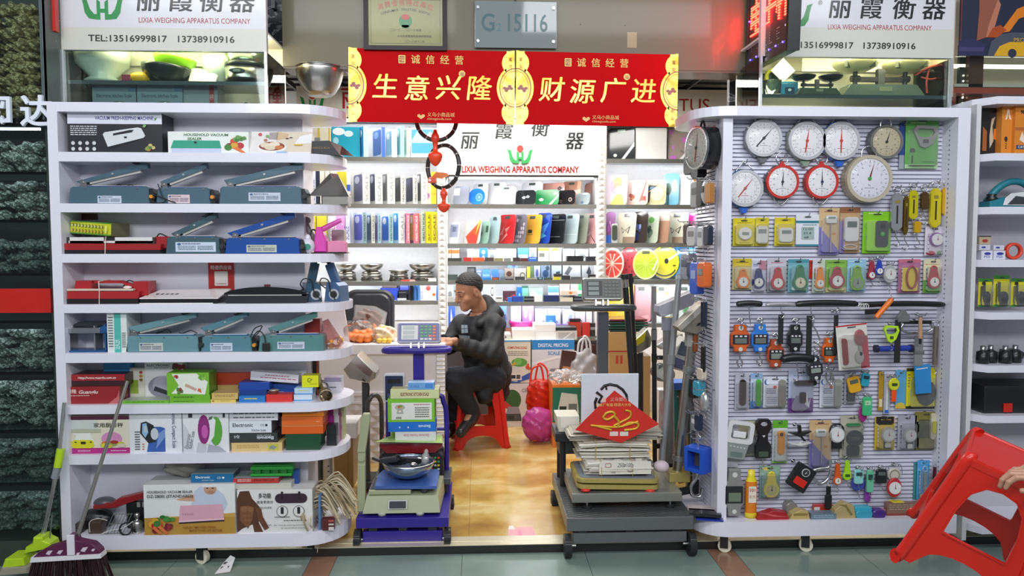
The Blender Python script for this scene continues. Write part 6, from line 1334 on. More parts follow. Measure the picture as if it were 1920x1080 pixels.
# PURPLE PLATFORM SCALE
PU='2e1b88'
def platform_scale(lab,xa,xb,yf,yb,zt,zh,col,low,wheel_r,topm):
 t=itm('platform_scale',lab,'platform scale',((xa+xb)/2,yf,0))
 a,b,d=-(xb-xa)/2,(xb-xa)/2,yb-yf
 M=MB();M.box(a,b,0,d,zt-zh,zt,col,.004);M.add([(a+.004,.004,zt+.0006),(b-.004,.004,zt+.0006),(b-.004,d-.004,zt+.0006),(a+.004,d-.004,zt+.0006)],[(0,1,2,3)],topm);M.make('deck',t)
 lz0,lz1=low
 M.box(a+.03,b-.03,.012,.05,lz0,lz1,col,.003);M.box(a+.03,b-.03,d-.06,d-.02,lz0,lz1,col,.003)
 for x_ in(a+.05,b-.09):M.box(x_,x_+.04,.03,d-.03,lz0+.006,lz1-.006,col)
 for x_ in(a+.06,-.02,b-.1):M.box(x_,x_+.04,.02,.06,lz1,zt-zh,DARK)
 M.make('chassis',t)
 for x_ in(a+.006,b-.006):
  for y_ in(.02,d-.05):
   s=1 if x_<0 else-1;M.cyl((x_-.016,y_,wheel_r),(x_+.016,y_,wheel_r),wheel_r,RUB,n=24);M.cyl((x_-.018,y_,wheel_r),(x_+.018,y_,wheel_r),wheel_r*.4,DARK,n=14);M.cyl((x_,y_,wheel_r),(x_+s*.04,y_,wheel_r),.007,STL,n=8);M.make('wheel',t)
 return t
f0=P(667,980,3.6);f1=P(841,980,3.6)
zt=P(750,971,3.6).z;zh=zt-P(750,990,3.6).z
checker=C('3b3d3f',.35,.5)
t=platform_scale('purple wheeled platform scale loaded with boxes before counter',f0.x,f1.x,3.6,4.15,zt,zh,PU,(P(750,1020,3.6).z,P(750,998,3.6).z),.052,PU)
purple=t;pz=zt
L0=K(t.location)
def rel(px,py,G,root=L0):p=P(px,py,G);return p-root
p0=rel(785,660,4.12)
M.box(p0.x-.03,p0.x+.03,4.1-3.6,4.14-3.6,zt,p0.z,PU,.004);M.make('post',t)
a,b=rel(722,656,4.12),rel(842,656,4.12);y_=4.12-3.6
M.tube([(a.x+.02,y_-.05,a.z),(b.x-.02,y_-.05,a.z),(b.x,y_-.03,a.z),(b.x,y_+.03,a.z),(b.x-.02,y_+.05,a.z),(a.x+.02,y_+.05,a.z),(a.x,y_+.03,a.z),(a.x,y_-.03,a.z)],.017,PU,10,True)
M.box(p0.x-.05,p0.x+.05,y_-.05,y_+.05,a.z-.012,a.z,PU);M.make('handle_loop',t)
r0=rel(736,760,4.12);r1=rel(832,738,4.12);r2=rel(838,880,4.12)
M.tube(bez([(r0.x-.02,y_-.03,zt),(r0.x-.02,y_-.03,r1.z-.05),(r0.x,y_-.03,r1.z),(r1.x-.04,y_-.03,r1.z),(r1.x,y_-.03,r1.z-.04),(r2.x,y_-.03,r1.z-.14),(r2.x,y_-.03,zt)]),.014,PU,10)
M.tube([(r0.x-.02,y_-.03,rel(800,802,4.12).z),(r2.x,y_-.03,rel(800,802,4.12).z)],.01,PU,8);M.make('guard_rail',t)
def indicator(lab,px,G,col,facep,steel=False,keys=True,tilt=-14,roll=0,zb=None,fold=True):
 x,z,E,N=spn(*px,G);t=itm('weight_indicator',lab,'indicator',(x,G,z if zb is None else zb),(tilt,roll,0))
 m=C(col,.3,.9 if steel else 0)
 M=MB();M.ext(rr(E,N,.014,4,0,N/2),-.004,.05,m,.006);M.make('case',t)
 M.ext(rr(E*.94,N*.88,.008,4,0,N/2),-.0062,-.003,C(facep,.35));fp_=M.make('face_plate',t)
 M.box(-E*.4,-E*.02,-.0072,-.006,N*.16,N*.84,'d7d6d2'if not steel else'1f2022')
 for k in rg(3):M.box(-E*.36,-E*.1,-.0085,-.007,N*(.2+.22*k),N*(.36+.22*k),C('79827c',.2))
 M.make('display',fp_)
 if keys:
  cols=['2c9a58','2c9a58','2c9a58','e2632c']
  for i in rg(4):
   for j in rg(5):
    c=cols[i]if j>1 or i==3 else('d9d9d9'if j==0 else(cols[i]if i<2 else'e2632c'))
    if steel:c='6a6a66'
    xx,zz=E*(.07+.095*i),N*(.18+.15*j);M.box(xx-E*.036,xx+E*.036,-.01,-.006,zz-N*.052,zz+N*.052,C(c,.4),.001)
    if not steel:M.text('0123456789+-x/MTCAEZ'[(i*5+j)%20],xx,zz-N*.03,N*.06,'14301f'if j>1 else'303030',-.0102)
  M.make('keypad',fp_)
 for s in(-.18,0,.12):M.box(E*s-.004,E*s+.004,0,.04,-.045,.004,STL)
 M.make('bracket',t)
 return t
indicator('purple framed indicator with green and orange keys on purple platform scale',(744,604,826,643),4.1,'cfcdd2','2b2a80')
GB=C('a3a887',.4,coat=.1)
x0,x1=P(681,950,3.64).x,P(829,950,3.64).x;zb_=pz+.002;zt_=P(760,938,3.64).z
t=itm('counter_scale','beige green counter scale with upright arm on purple platform','counter scale',((x0+x1)/2,3.62,zb_))
mx=(x0+x1)/2;N=zt_-zb_+.02;E=x1-x0
vs=[(-E/2,0,.014),(E/2-.01,0,.014),(E/2,.3,.014),(-E/2+.02,.3,.014),(-E/2+.016,.03,N),(E/2-.02,.03,N),(E/2-.005,.28,N+.02),(-E/2+.03,.28,N+.02)]
M.add(vs,[(0,1,5,4),(1,2,6,5),(2,3,7,6),(3,0,4,7),(4,5,6,7),(3,2,1,0)],GB)
M.box(-E/2+.025,E*.1,.035,.24,N+.004,N+.026,GB,.004);M.box(-E/2+.03,E*.09,.05,.235,N+.026,N+.03,'2f3a44');M.make('body',t)
M.add([(-E*.18,-.0009+.003,.035),(E*.06,.0021,.035),(E*.06,.0135,.075),(-E*.18,.0135,.075)],[(0,1,2,3)],'c8cac4');M.add([(-E*.165,.0034-.0022,.039),(E*.045,.0012,.039),(E*.045,.0115,.071),(-E*.165,.0115,.071)],[(0,1,2,3)],'20242a');M.make('display',t,(0,-.003,0))
for s in(-.26,.22):
 M.turn([(0,0),(.02,0),(.022,.012),(.018,.018),(0,.018)],'b8b8a8',18);M.make('foot',t,(E*s,.016,-0))
def lr(px,py,G=3.64):p=P(px,py,G);return(p.x-mx,p.z-zb_)
M.ext([lr(*q)for q in[(669,962),(684,962),(684,872),(670,872)]],.03,.065,GB,.004);M.ext([lr(*q)for q in[(669,850),(684,850),(693,786),(692,777),(680,777),(676,786)]],.03,.065,GB,.004);a_=lr(677,860);M.cyl((a_[0],.025,a_[1]),(a_[0],.07,a_[1]),.017,GB,n=18);M.ext([lr(*q)for q in[(670,876),(684,876),(684,846),(670,846)]],.036,.06,GB);M.make('arm',t)
zc_=zb_+N+.05
x,z,w2,h2=spn(705,895,822,918,3.7);o=[(-w2*.5,0),(w2*.48,-.01),(w2*.5,.16),(w2*.46,.19),(-w2*.44,.19),(-w2*.5,.14)]
slab(M,o,0,.016,'3f62a8');M.cyl((-w2*.3,.02,-.022),(-w2*.3,.02,0),.02,DARK,n=14);M.cyl((w2*.28,.02,-.022),(w2*.28,.02,0),.02,DARK,n=14);M.cyl((0,.16,-.022),(0,.16,0),.02,DARK,n=14);M.box(-w2*.34,-w2*.2,.13,.17,.016,.0175,'1f2630');M.box(w2*.2,w2*.3,.1,.14,.016,.022,'355694')
zbl=P(763,916,3.66).z
so('flat_scale',M,'blue flat plastic scale on beige green counter scale','scale',(x,3.66,zbl),(7,0,0))
t=itm('parts_bowl','steel bowl full of metal parts on blue flat scale','bowl',(P(766,900,3.74).x,3.75,zbl+.036))
q=bowl(.13,.075,C('8f9bb0',.22,.9),.06,.003,36);q.turn([(.128,.074),(.134,.076),(.128,.078)],CHR,36);q.make('bowl',t)
for i,(nm,c,a)in en((('black_clamp','1d1e20',(-.05,.02,.066)),('dark_handle','33343a',(-.09,0,.085)),('chrome_clip','c8c8c8',(.05,.02,.075)),('film_knot','d8d6d2',(.085,0,.09)),('black_lever','161618',(.02,-.02,.085)),('steel_fitting','b0b0ae',(.03,-.05,.07)))):
 q=MB()
 if i==3:q.ball((0,0,0),.022,.02,.03,BAG);q.ball((0,0,.03),.012,.012,.016,BAG)
 elif i in(2,5):q.ball((0,0,0),.026,.02,.016,CHR);q.ball((.035,.01,.002),.016,.014,.012,CHR)
 else:q.box(-.055,.045,-.02,.02,-.014,.014,C(c,.35),.008);q.cyl((-.06,0,0),(-.1,0,.02),.009,C(c,.35),n=10)
 p=K(t.location)+K(a)
 so(nm,q,['black clamp in steel bowl of parts','dark handle sticking out over rim of steel bowl','chrome clip mid steel bowl of parts','knotted clear film on steel bowl of parts','black lever lying across steel bowl of parts','steel knob near front of steel bowl of parts'][i],'part',p,(0,-12 if i==1 else 6*i-10,20*i-40))
zg=P(770,897,3.94).z
x0,x1=P(700,880,3.94).x,P(845,880,3.94).x
t=itm('bench_scale','grey bench platform scale behind beige green counter scale on purple platform','platform scale',((x0+x1)/2,3.93,pz))
E=x1-x0;M.box(-E/2,E/2,0,.21,zg-pz-.035,zg-pz,C('5d6064',.35,.4),.004);M.make('deck',t)
for sx in(-1,1):
 for y_ in(.03,.18):
  M.cyl((sx*(E/2-.03),y_,0),(sx*(E/2-.03),y_,zg-pz-.035),.013,RUB,n=12);M.make('foot',t)
x,z,E,N=spn(709,850,832,897,3.95)
t=itm('computing_scale','black computing scale with coloured keys under dark red tray','computing scale',(x,3.95,zg+.001))
M.ext([(-E/2,0),(E/2,0),(E/2-.006,N-.02),(E/2-.03,N),(-E/2+.03,N),(-E/2+.006,N-.02)],0,.18,'1d1f22',.005);M.make('body',t)
for i in rg(5):
 for j in rg(5):
  c=['c9c9cc','d8c23a','3a9a58','c23a34','2c6a3c'][(i+j)%5]if i>1 else'b8babd'
  xx,zz=E*(.22+.05*i),N*(.18+.15*j);M.box(xx-.006,xx+.006,-.003,.001,zz-.0045,zz+.0045,c)
M.make('keypad',t)
zz=zg+N+.002
x,z,E,N=spn(711,834,829,858,3.93)
o=[(-E/2,.035),(-E/2+.035,0),(E/2-.035,0),(E/2,.035),(E/2,.05),(-E/2,.05)];M.ext(o,0,.2,C('7a1a22',.25,coat=.5),.003);M.box(-E/2+.012,E/2-.012,.01,.19,.05,.053,C('b9bbb8',.25,.8));so('red_tray',M,'dark red weighing tray with steel top on black computing scale','tray',(x,3.935,zz))
zz+=.055
M.add([(-.185,-.05,.012),(.17,-.04,0),(.16,.13,0),(-.12,.13,0)],[(0,1,2,3)],'b5d67a');M.add([(-.185,-.05,.011),(.17,-.04,-.001),(.16,.13,-.001),(-.12,.13,-.001)],[(3,2,1,0)],'dfe8d0');M.add([(-.12,.1,0),(-.04,.1,0),(-.02,.1,.055),(-.11,.1,.06)],[(0,1,2,3)],'a9cf62');so('green_sheet',M,'light green card sheet lying under boxes on dark red tray','sheet',(P(770,832,3.93).x,3.96,zz+.002))
zz+=.004
Yk=3.96
def ST(lab,px,col,pr=(),mats=None,d=.13,rot=(0,0,0),G=Yk):
 global zz
 x,z,E,N=spn(*px,G)
 o=so('stacked_carton',carton_mb(E,N,d,col,pr,mats),lab,'box',(x,G,zz+.0006),rot);zz+=N+.0008;return o
ST('white scale box with upside-down red print at foot of purple platform stack',(741,815,817,832),'dcdade',D('T 52 75 32 b03a3a 62 rot 180|Electronic Kitchen Scale'))
ST('blue electronic scale box near foot of purple platform stack',(728,796,817,814),'1f72d0',D('T 76 68 30 e0ecf8 26 rot 180 bold 2|Electronic;e 24 45 1.5 9 e0ecf8;e 42 45 1.5 9 e0ecf8'))
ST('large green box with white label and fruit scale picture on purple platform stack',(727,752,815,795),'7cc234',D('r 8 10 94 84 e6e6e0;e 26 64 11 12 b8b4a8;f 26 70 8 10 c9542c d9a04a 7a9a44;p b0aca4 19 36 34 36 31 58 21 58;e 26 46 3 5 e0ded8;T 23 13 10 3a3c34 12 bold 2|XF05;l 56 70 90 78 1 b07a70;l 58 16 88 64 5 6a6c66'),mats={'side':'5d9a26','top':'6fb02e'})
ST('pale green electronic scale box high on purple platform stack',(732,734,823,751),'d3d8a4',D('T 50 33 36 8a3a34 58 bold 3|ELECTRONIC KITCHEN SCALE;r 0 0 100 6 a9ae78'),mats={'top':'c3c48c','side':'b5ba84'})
ST('small light blue box topmost of purple platform stack',(765,720,814,733),'6fa6dc',D('T 25 30 40 3a78c0 36|SCALE;r 66 20 95 80 4a8ad0'),mats={'top':'a9c9e8','side':'5a92cc'},d=.08)
x,z,E,N=spn(719,701,759,754,4.06)
t=itm('weight_indicator','white indicator with navy face behind boxes on purple platform','indicator',(x,4.06,z))
M.ext(rr(E,N,.012,4,0,N/2),0,.04,'c9cacf',.005);M.make('case',t);M.ext(rr(E*.84,N*.86,.006,4,0,N/2),-.0025,.001,'1f2c50');M.box(-E*.32,E*.32,-.004,-.002,N*.66,N*.82,'0f141c');M.box(-E*.32,E*.1,-.004,-.002,N*.2,N*.3,'4a5a80');M.make('face_plate',t)
M.cyl((0,.02,-z+pz+.001),(0,.02,0),.011,STL,n=12);M.make('post',t)
Yq=4.35
t=itm('bench_scale','bench scale with tilted stainless indicator head on dark post by rounded shelf ends','bench scale',(P(682,905,Yq).x,Yq,FZ))
q0=K(t.location)
M.box(-.03,.22,0,.22,.02,.06,DARK,.004);M.make('deck',t)
tz=P(680,718,Yq).z-FZ;M.box(-.02,.02,.1,.14,.06,tz,C('4a4c4e',.4,.3),.003);M.make('post',t)
c0=P(698,745,Yq)-q0;c1=P(706,760,Yq)-q0;M.tube(bez([(.02,.04,.06),(.02,.04,c0.z-.1),(.035,.04,c0.z-.02),(.06,.06,c0.z),(.085,.1,c0.z-.03),(.09,.14,c0.z-.12),(.09,.14,.06)]),.014,C('4c4e50',.35,.4),10);M.make('loop_handle',t)
t2=t
hx=(P(672,692,Yq)-q0)
pts=[(642,694),(654,712),(690,720),(702,712),(704,700),(669,666),(656,680)]
M.ext([(P(*q,Yq).x-q0.x,P(*q,Yq).z-q0.z)for q in pts],.02,.2,STL,.006);M.make('indicator_head',t)
pts=[(657,679),(668,667),(700,698),(696,708),(688,706)]
M.ext([(P(*q,Yq).x-q0.x,P(*q,Yq).z-q0.z)for q in pts],.014,.022,CHR,.002);M.make('glass_face',t)
cord(t,bez([(0,0,tz+.02),(.028,.06,tz-.03),(.02,.07,tz-.12),(.03,.08,tz-.2)]),.004)
# GREY PLATFORM SCALE WITH EVERYTHING ON IT
f0=P(1063,980,3.47);f1=P(1301,980,3.47);zt=P(1180,970,3.47).z;zh=zt-P(1180,995,3.47).z
GR=C('6a6c6d',.4,.35)
def checker_mat():
 m,nt,b=new_mat('checker_plate');put(b,.38,.5);b.inputs[0].default_value=lin('55585a')+[1]
 mp=node(nt,'Mapping',Rotation=(0,0,rad(45)),Scale=(1,3,1));v=node(nt,'TexVoronoi',Scale=18,Randomness=0);bp=node(nt,'Bump',Strength=.8,Distance=.01,invert=True)
 wire(nt,(node(nt,'TexCoord'),'Object',mp,0),(mp,0,v,0),(v,0,bp,'Height'),(bp,0,b,'Normal'))
 return m
t=platform_scale('big grey wheeled platform scale with checkered deck by slatted unit',f0.x,f1.x,3.47,4.18,zt,zh,GR,(P(1180,1019,3.47).z,P(1180,1000,3.47).z),.056,checker_mat())
gz=zt;G0=K(t.location)
rel2=lambda px,py,G:P(px,py,G)-G0
p0=rel2(1130,585,4.14);y_=4.14-3.47
M.box(p0.x-.03,p0.x+.03,y_-.025,y_+.025,zt,p0.z,C('4d4f52',.4,.3),.003);M.make('post',t)
a,b=rel2(1076,577,4.14),rel2(1186,577,4.14)
M.tube([(a.x+.02,y_-.05,a.z),(b.x-.02,y_-.05,a.z),(b.x,y_-.03,a.z),(b.x,y_+.03,a.z),(b.x-.02,y_+.05,a.z),(a.x+.02,y_+.05,a.z),(a.x,y_+.03,a.z),(a.x,y_-.03,a.z)],.017,C('4d4f52',.35,.3),10,True);M.box(p0.x-.05,p0.x+.05,y_-.05,y_+.05,a.z-.012,a.z,DARK);M.make('handle_loop',t)
indicator('steel indicator with dark display and grey keys on big grey platform scale',(1093,520,1169,562),4.12,'8f8f8c','55564f',steel=True)
x,z,E,N=spn(1045,812,1082,886,3.98)
t=itm('bench_scale','dark bench platform with thick rim on rear corner of big grey deck','platform scale',(P(1066,850,3.95).x+.05,3.92,gz+.001))
zt2=P(1066,812,3.92).z-gz
M.box(-.125,.14,0,.22,zt2-.05,zt2,C('2f3032',.4,.3),.005);M.make('deck',t)
for sx in(-.08,.1):
 for q_ in(.03,.19):
  M.cyl((sx,q_,0),(sx,q_,zt2-.05),.016,RUB,n=12);M.make('foot',t)
M.box(-.1,.1,.02,.2,zt2-.12,zt2-.05,DARK);M.make('load_cell',t)
zc_=gz+zt2+.002
x,z,E,N=spn(1048,782,1086,812,3.93)
M.ext([(-E/2,0),(E/2,0),(E/2,N),(-E/2-.012,N),(-E/2-.01,N*.5)],0,.16,'cdc9b8',.004);M.plate([(-E/2+.01,N*.3),(E/2,N*.3),(E/2,N*.95),(-E/2+.01,N*.95)],-.0004,'dcd8cc');prints(M,E,N,-E/2,0,-.0008,());so('old_scale',M,'cream old scale with printed face by white picture board','scale',(x,3.93,zc_))
x0,x1=P(1073,930,3.58).x,P(1279,930,3.58).x;zf1=P(1175,925,3.58).z;zf0=P(1175,942,3.58).z
t=itm('bench_scale','steel framed platform scale on big grey checkered deck','platform scale',((x0+x1)/2,3.58,gz+.001))
E=x1-x0
M.box(-E/2,E/2,0,.42,zf0-gz,zf1-gz,C('9a9a92',.35,.6),.003);M.make('deck',t)
M.box(-E*.36,E*.4,.03,.38,.03,zf0-gz,'222325');M.make('chassis',t)
for sx in(-.36,.4):
 for q_ in(.02,.38):
  M.cyl((E*sx,q_,.012),(E*sx,q_,zf0-gz),.007,STL,n=8);M.cyl((E*sx,q_,0),(E*sx,q_,.014),.022,RUB,n=14);M.make('foot',t)
GO=C('b3a25c',.35,.25)
x0,x1=P(1082,920,3.62).x,P(1236,920,3.62).x;E=x1-x0;zg0=zf1+.001
t=itm('counter_scale','khaki gold counter scale with red feet under paper bundles','counter scale',((x0+x1)/2,3.6,zg0),(0,1.5,0))
zq=lambda py:P(1160,py,3.61).z-zg0
slab(M,[(a,b)for a,b in rr(E,.3,.035,5,0,.15)],.012,zq(908),GO);M.make('body',t)
slab(M,[(a,b-.004)for a,b in rr(E+.004,.31,.04,5,-.004,.15)],zq(904),zq(897),GO);slab(M,[(a,b)for a,b in rr(E-.03,.28,.03,5,-.004,.15)],zq(897),zq(897)+.004,'7a808a');M.make('weighing_plate',t)
M.box(-E*.4,E*.4,.04,.26,zq(908),zq(904),BLK);M.make('gap',t)
for s in(-.4,.38):
 M.turn([(0,0),(.024,0),(.025,.008),(.02,.014),(0,.014)],'d8301f',20);M.make('foot',t,(E*s,.014,-0))
zp=zg0+zq(897)+.006
def bundle(lab,px,G,seed,m,fla=1.,zb=None,name='paper_bundle'):
 x,z,E,N=spn(*px,G);rr_=random.Random(seed);M=MB()
 n=12
 for k in rg(n):
  zz_=N*(k+.5)/n;dx=rr_.uniform(-.018,.018);dy=rr_.uniform(-.01,.02);e=N/n*.38
  o=[(-E/2+dx,dy),(-E*.1,dy-.008),(E/2+dx,dy+rr_.uniform(-.01,.01)),(E/2+dx,.17+dy),(-E/2+dx,.17+dy)]
  sag=lambda px_:-.01*(abs(px_)/(E/2))**2*(1 if k>n/2 else 0)
  vs=[(a,b,zz_-e+sag(a))for a,b in o]+[(a,b,zz_+e+sag(a))for a,b in o];q_=len(o)
  M.add(vs,[tuple(rg(q_,2*q_)),tuple(reversed(rg(q_)))]+[(i,(i+1)%q_,q_+(i+1)%q_,q_+i)for i in rg(q_)],m[k%len(m)])
 for s in(-.28,.22):M.tube([(E*s,-.012,0),(E*s,-.014,N*.6),(E*s,0,N*1.02),(E*s,.15,N*1.02)],.0018,'b8923a',5)
 return so(name,M,lab,'paper bundle',(x,G,z if zb is None else zb))
wm=['d8d4c6','c9c4b4','e2dfd4','b9b3a2']
bundle('film wrapped roll of papers with handwriting at front of khaki gold scale',(1102,862,1218,888),3.64,1,['dcd8cc','cfc9bc','e4e1d8'],zb=zp)
x,z,E,N=spn(1102,862,1218,888,3.64)
M.text('250#100p',0,0,.022,'1d1f30',0,shear=.3,w=.08);M.text('via',-.06,-.03,.014,'1d1f30',0,shear=.3);M.ring(rr(.03,.022,.006,3,-.085,.01),rr(.026,.018,.005,3,-.085,.01),-.001,0,'a83a44');M.box(-.13,.13,.0005,.002,-.036,.028,'dedace')
so('handwritten_label',M,'white slip with blue black handwriting on film wrapped roll','label',(x+.03,3.626,zp+.045))
bundle('stack of white folded papers tied with bands mid khaki gold scale',(1088,824,1216,862),3.7,2,wm,zb=P(1150,864,3.7).z)
bundle('ruffled bundle of grey papers under red new year diamond',(1072,806,1240,825),3.74,3,['cfcbbe','a8a292','d8d4c8','8f8a7c'],zb=P(1150,826,3.74).z)
fb=lambda X,G,Z:elps(X,G,Z,(0,0,.035),(.17,.07,.036))+.008*np.sin(X*60)*np.sin(Z*80+G*50)
skin_(M,fb,(-.22,-.11,-.02),(.22,.11,.1),.01,cl('ffffff',1.4,.95,.1,.12,'e0ddd8'));so('film_wrap',M,'loose clear film wrapped round roll of papers on khaki gold scale','film',(x+.03,3.7,zp))
M.ball((0,0,.03),.04,.04,.03,C('c9b8bc',.8,bump=.5));so('mesh_tassel',M,'pale pink mesh tuft at end of film wrapped roll','tuft',(P(1240,872,3.68).x,3.68,zp))
Yd=3.66
pts=[(1078,806),(1165,830),(1236,795),(1152,732)]
q=[P(*p,Yd)for p in pts];c=sum(q,K())/4;N=q[3].z-q[1].z
o=[(p.x-c.x,p.z-c.z)for p in q]
M.ext(o,-.002,.002,'cf2a20')
X_=lambda px,py:(P(px,py,Yd).x-c.x,P(px,py,Yd).z-c.z)
def strokes(M,lst,r,m,y=-.004):
 for s in lst:M.tube(bez([(X_(*p)[0],y,X_(*p)[1])for p in s],6),r,m,6)
gm=C('d9a92e',.35,.4)
for s,w0 in(([(1107,797),(1130,799),(1160,800),(1196,790)],.006),([(1130,783),(1137,774),(1148,772),(1152,778),(1140,786),(1131,784)],.007),([(1172,769),(1182,772),(1180,782),(1166,790),(1150,798)],.006),([(1150,778),(1160,790),(1158,800)],.007),([(1166,800),(1180,792),(1196,794),(1192,803),(1170,806)],.006),([(1120,799),(1140,804),(1146,806)],.006)):strokes(M,[s],w0,gm)
a=X_(1150,762);M.text('我家广有福 财源大大有',a[0],a[1],.016,'e8c96a',-.003);a=X_(1156,757);M.text('义乌银行',a[0]+.01,a[1]+.012,.02,'e6b8a8',-.003);a=X_(1140,756);M.plate(rr(.018,.022,.003,3,a[0]-.02,a[1]+.016),-.003,'e6b8a8')
for px in(1151,1170):a=X_(px,813);M.plate(rr(.042,.022,.002,2,a[0],a[1]),-.003,'e2cfc6')
so('new_year_diamond',M,'red diamond new year paper with golden brush strokes leaning on papers','paper',(c.x,Yd,c.z))
x,z,E,N=spn(1090,701,1197,806,3.84)
M.box(-E/2,E/2,0,.012,0,N,'d3dae2',.0015)
bl_=lambda pts,r=.0075:M.tube([((u-.5)*E,-.001,v*N)for u,v in pts],r,'14161a',6)
bl_([(.34,.72),(.4,.79),(.5,.815),(.62,.79),(.72,.72),(.79,.62),(.8,.5)])
bl_([(.26,.68),(.36,.6),(.3,.5),(.38,.45)]);bl_([(.27,.58),(.24,.5),(.25,.38)]);bl_([(.45,.57),(.5,.58),(.56,.56)],.005);bl_([(.42,.8),(.44,.72)],.005)
so('picture_board',M,'white board with thick black line drawing behind red diamond paper','board',(x,3.84,z))
def pole(lab,a,b,r,m,Y0,Y1=None,name='scale_pole',parts=()):
 p,q=P(*a,Y0),P(*b,Y1 or Y0);t=itm(name,lab,'pole',(q.x,q.y,q.z))
 M=MB();M.cyl(p-q,(0,0,0),r,m,n=18);M.make('tube',t)
 for k,(u,r2,L,m2,nm)in en(parts):
  d=(p-q);c=d*u;e=d.normalized()*L/2;M.cyl(c-e,c+e,r2,m2,n=18);M.make(nm,t)
 return t
pole('tall black pole with grey clamp near its upper end by steel indicator',(1171,515),(1200,905),.018,'1f2022',4.28,4.28,parts=[(.96,.021,.05,STL,'clamp'),(.99,.024,.03,BLK,'end_cap')])
pole('slim black pole folded against tall black pole',(1182,513),(1204,905),.012,'131314',4.34,4.34,parts=[(.97,.018,.03,BLK,'end_cap')])
pole('black pole with bare silver upper end before pink scale',(1226,540),(1228,900),.014,'1d1d1f',4.3,4.3,parts=[(.9,.0145,.25,C('a8a8aa',.3,.8),'silver_end'),(.76,.017,.06,C('8a8a8c',.3,.6),'collar'),(.64,.016,.05,BLK,'clamp')])
pole('thin grey tube leaning across corner from smiling yellow scale',(1274,515),(1240,872),.016,C('8e9090',.4,.3),3.92,3.82,parts=[(.985,.019,.02,'a8aaaa','end_cap'),(.55,.021,.05,'7a7c7c','joint')])
def boxhead(t,name,pts,G,d,m,m2=None):
 q0=K(t.location);M=MB();M.ext([(P(*q,G).x-q0.x,P(*q,G).z-q0.z)for q in pts],G-q0.y,G-q0.y+d,m,.006,m2);M.make(name,t)
t=itm('column_scale','steel column with tilted stainless scale head by slatted unit','column scale',(P(1268,925,3.78).x,3.78,zf1+.002))
q0=K(t.location);a,b=P(1297,645,3.78)-q0,K((0,0,0))
M.cyl(a,b,.026,C('aaa79e',.25,.95),n=22);M.make('column',t)
c_=a*.82;M.cyl(c_+a.normalized()*.012,c_-a.normalized()*.012,.032,C('8f908e',.35,.6),n=20);c_=a*.16;M.cyl(c_+a.normalized()*.012,c_-a.normalized()*.012,.034,C('8f908e',.35,.6),n=20);M.make('clamp',t)
M.box(a.x-.03,a.x+.03,-.025,.025,a.z-.01,a.z+.075,'9a9a96');M.make('neck',t)
boxhead(t,'scale_head',[(1271,614),(1276,622),(1306,628),(1322,618),(1338,590),(1330,578),(1324,566),(1314,572)],3.72,.12,C('a8a294',.25,.9))
boxhead(t,'face_plate',[(1270,613),(1277,621),(1326,576),(1320,566)],3.712,.01,C('d8d4c6',.2,.7))
boxhead(t,'display_window',[(1306,612),(1312,610),(1315,604),(1309,606)],3.714,.004,BLK)
M.box(-.05,.06,-.05,.05,-.002,.05,GO,.006);M.make('foot_block',t)
t=itm('column_tube','second bright steel tube in black corner foot by tilted head column','column',(P(1300,930,3.8).x,3.8,gz+.001))
q0=K(t.location);a=P(1290,690,3.86)-q0;M.cyl((0,0,.03),a,.023,C('a6a49c',.22,.95),n=20);M.make('tube',t);M.cyl((0,0,0),(0,0,.07),.028,RUB,n=18);M.cyl((0,0,.02),(-.1,-.02,.01),.02,RUB,n=14);M.make('foot',t)
t=itm('column_scale','grey post with tilted flat grey scale head behind leaning tube','column scale',(P(1258,860,4.02).x,4.02,FZ))
q0=K(t.location);a=P(1252,605,4.02)-q0
M.cyl((0,0,0),(a.x,0,a.z),.028,C('8c8c8a',.35,.5),n=20);M.cyl((0,0,0),(0,0,.05),.034,RUB,n=18);M.make('column',t)
M.cyl((a.x,0,a.z-.04),(a.x,0,a.z+.03),.034,'8a8a96',n=20);M.make('neck',t)
boxhead(t,'scale_head',[(1233,586),(1238,594),(1246,594),(1316,566),(1312,552),(1305,544),(1234,574)],3.98,.1,'8e8c98','a4a2ae')
M.cyl(a*.22+K((-.005,0,0)),a*.22+K((0,0,.03)),.036,RUB,n=18);M.make('collar',t)
t=itm('label_scale','white label scale with blue grey display lying behind steel column','scale',(P(1300,700,4.1).x,4.1,P(1300,705,4.1).z))
boxhead(t,'body',[(1262,692),(1300,702),(1318,690),(1338,676),(1328,650),(1286,634),(1270,650)],4.06,.14,'cdcdc8')
boxhead(t,'display',[(1270,664),(1286,668),(1292,646),(1278,640)],4.052,.006,C('5d6c7c',.25))
boxhead(t,'keypad',[(1264,688),(1284,694),(1287,678),(1267,670)],4.052,.006,'6a6a92')
boxhead(t,'printer_block',[(1312,688),(1326,690),(1340,668),(1330,662)],4.04,.06,'d8d8d4')
q0=K(t.location);M.cyl((0,.05,0),(0,.05,FZ-q0.z+.002),.02,C('77797a',.4,.4),n=16);M.make('post',t)
t=itm('scale_indicator','small steel scale head with yellow glint on short post between poles','indicator',(P(1202,665,4.4).x,4.4,P(1202,662,4.4).z))
boxhead(t,'case',[(1184,656),(1196,664),(1220,650),(1223,636),(1214,616),(1188,640)],4.38,.1,C('b3ae9c',.25,.9));boxhead(t,'glass_face',[(1186,654),(1208,640),(1212,620),(1190,640)],4.372,.006,C('d5c62c',.2,.3))  # yellow reflection put into the colour of the face
q0=K(t.location);M.cyl((0,.04,0),(.01,.04,FZ-q0.z+.002),.022,C('3a3a3a',.4,.4),n=16);M.make('post',t)
t=itm('scale_indicator','small grey scale head lying between black pole and grey post','indicator',(P(1256,652,4.36).x,4.36,P(1256,658,4.36).z))
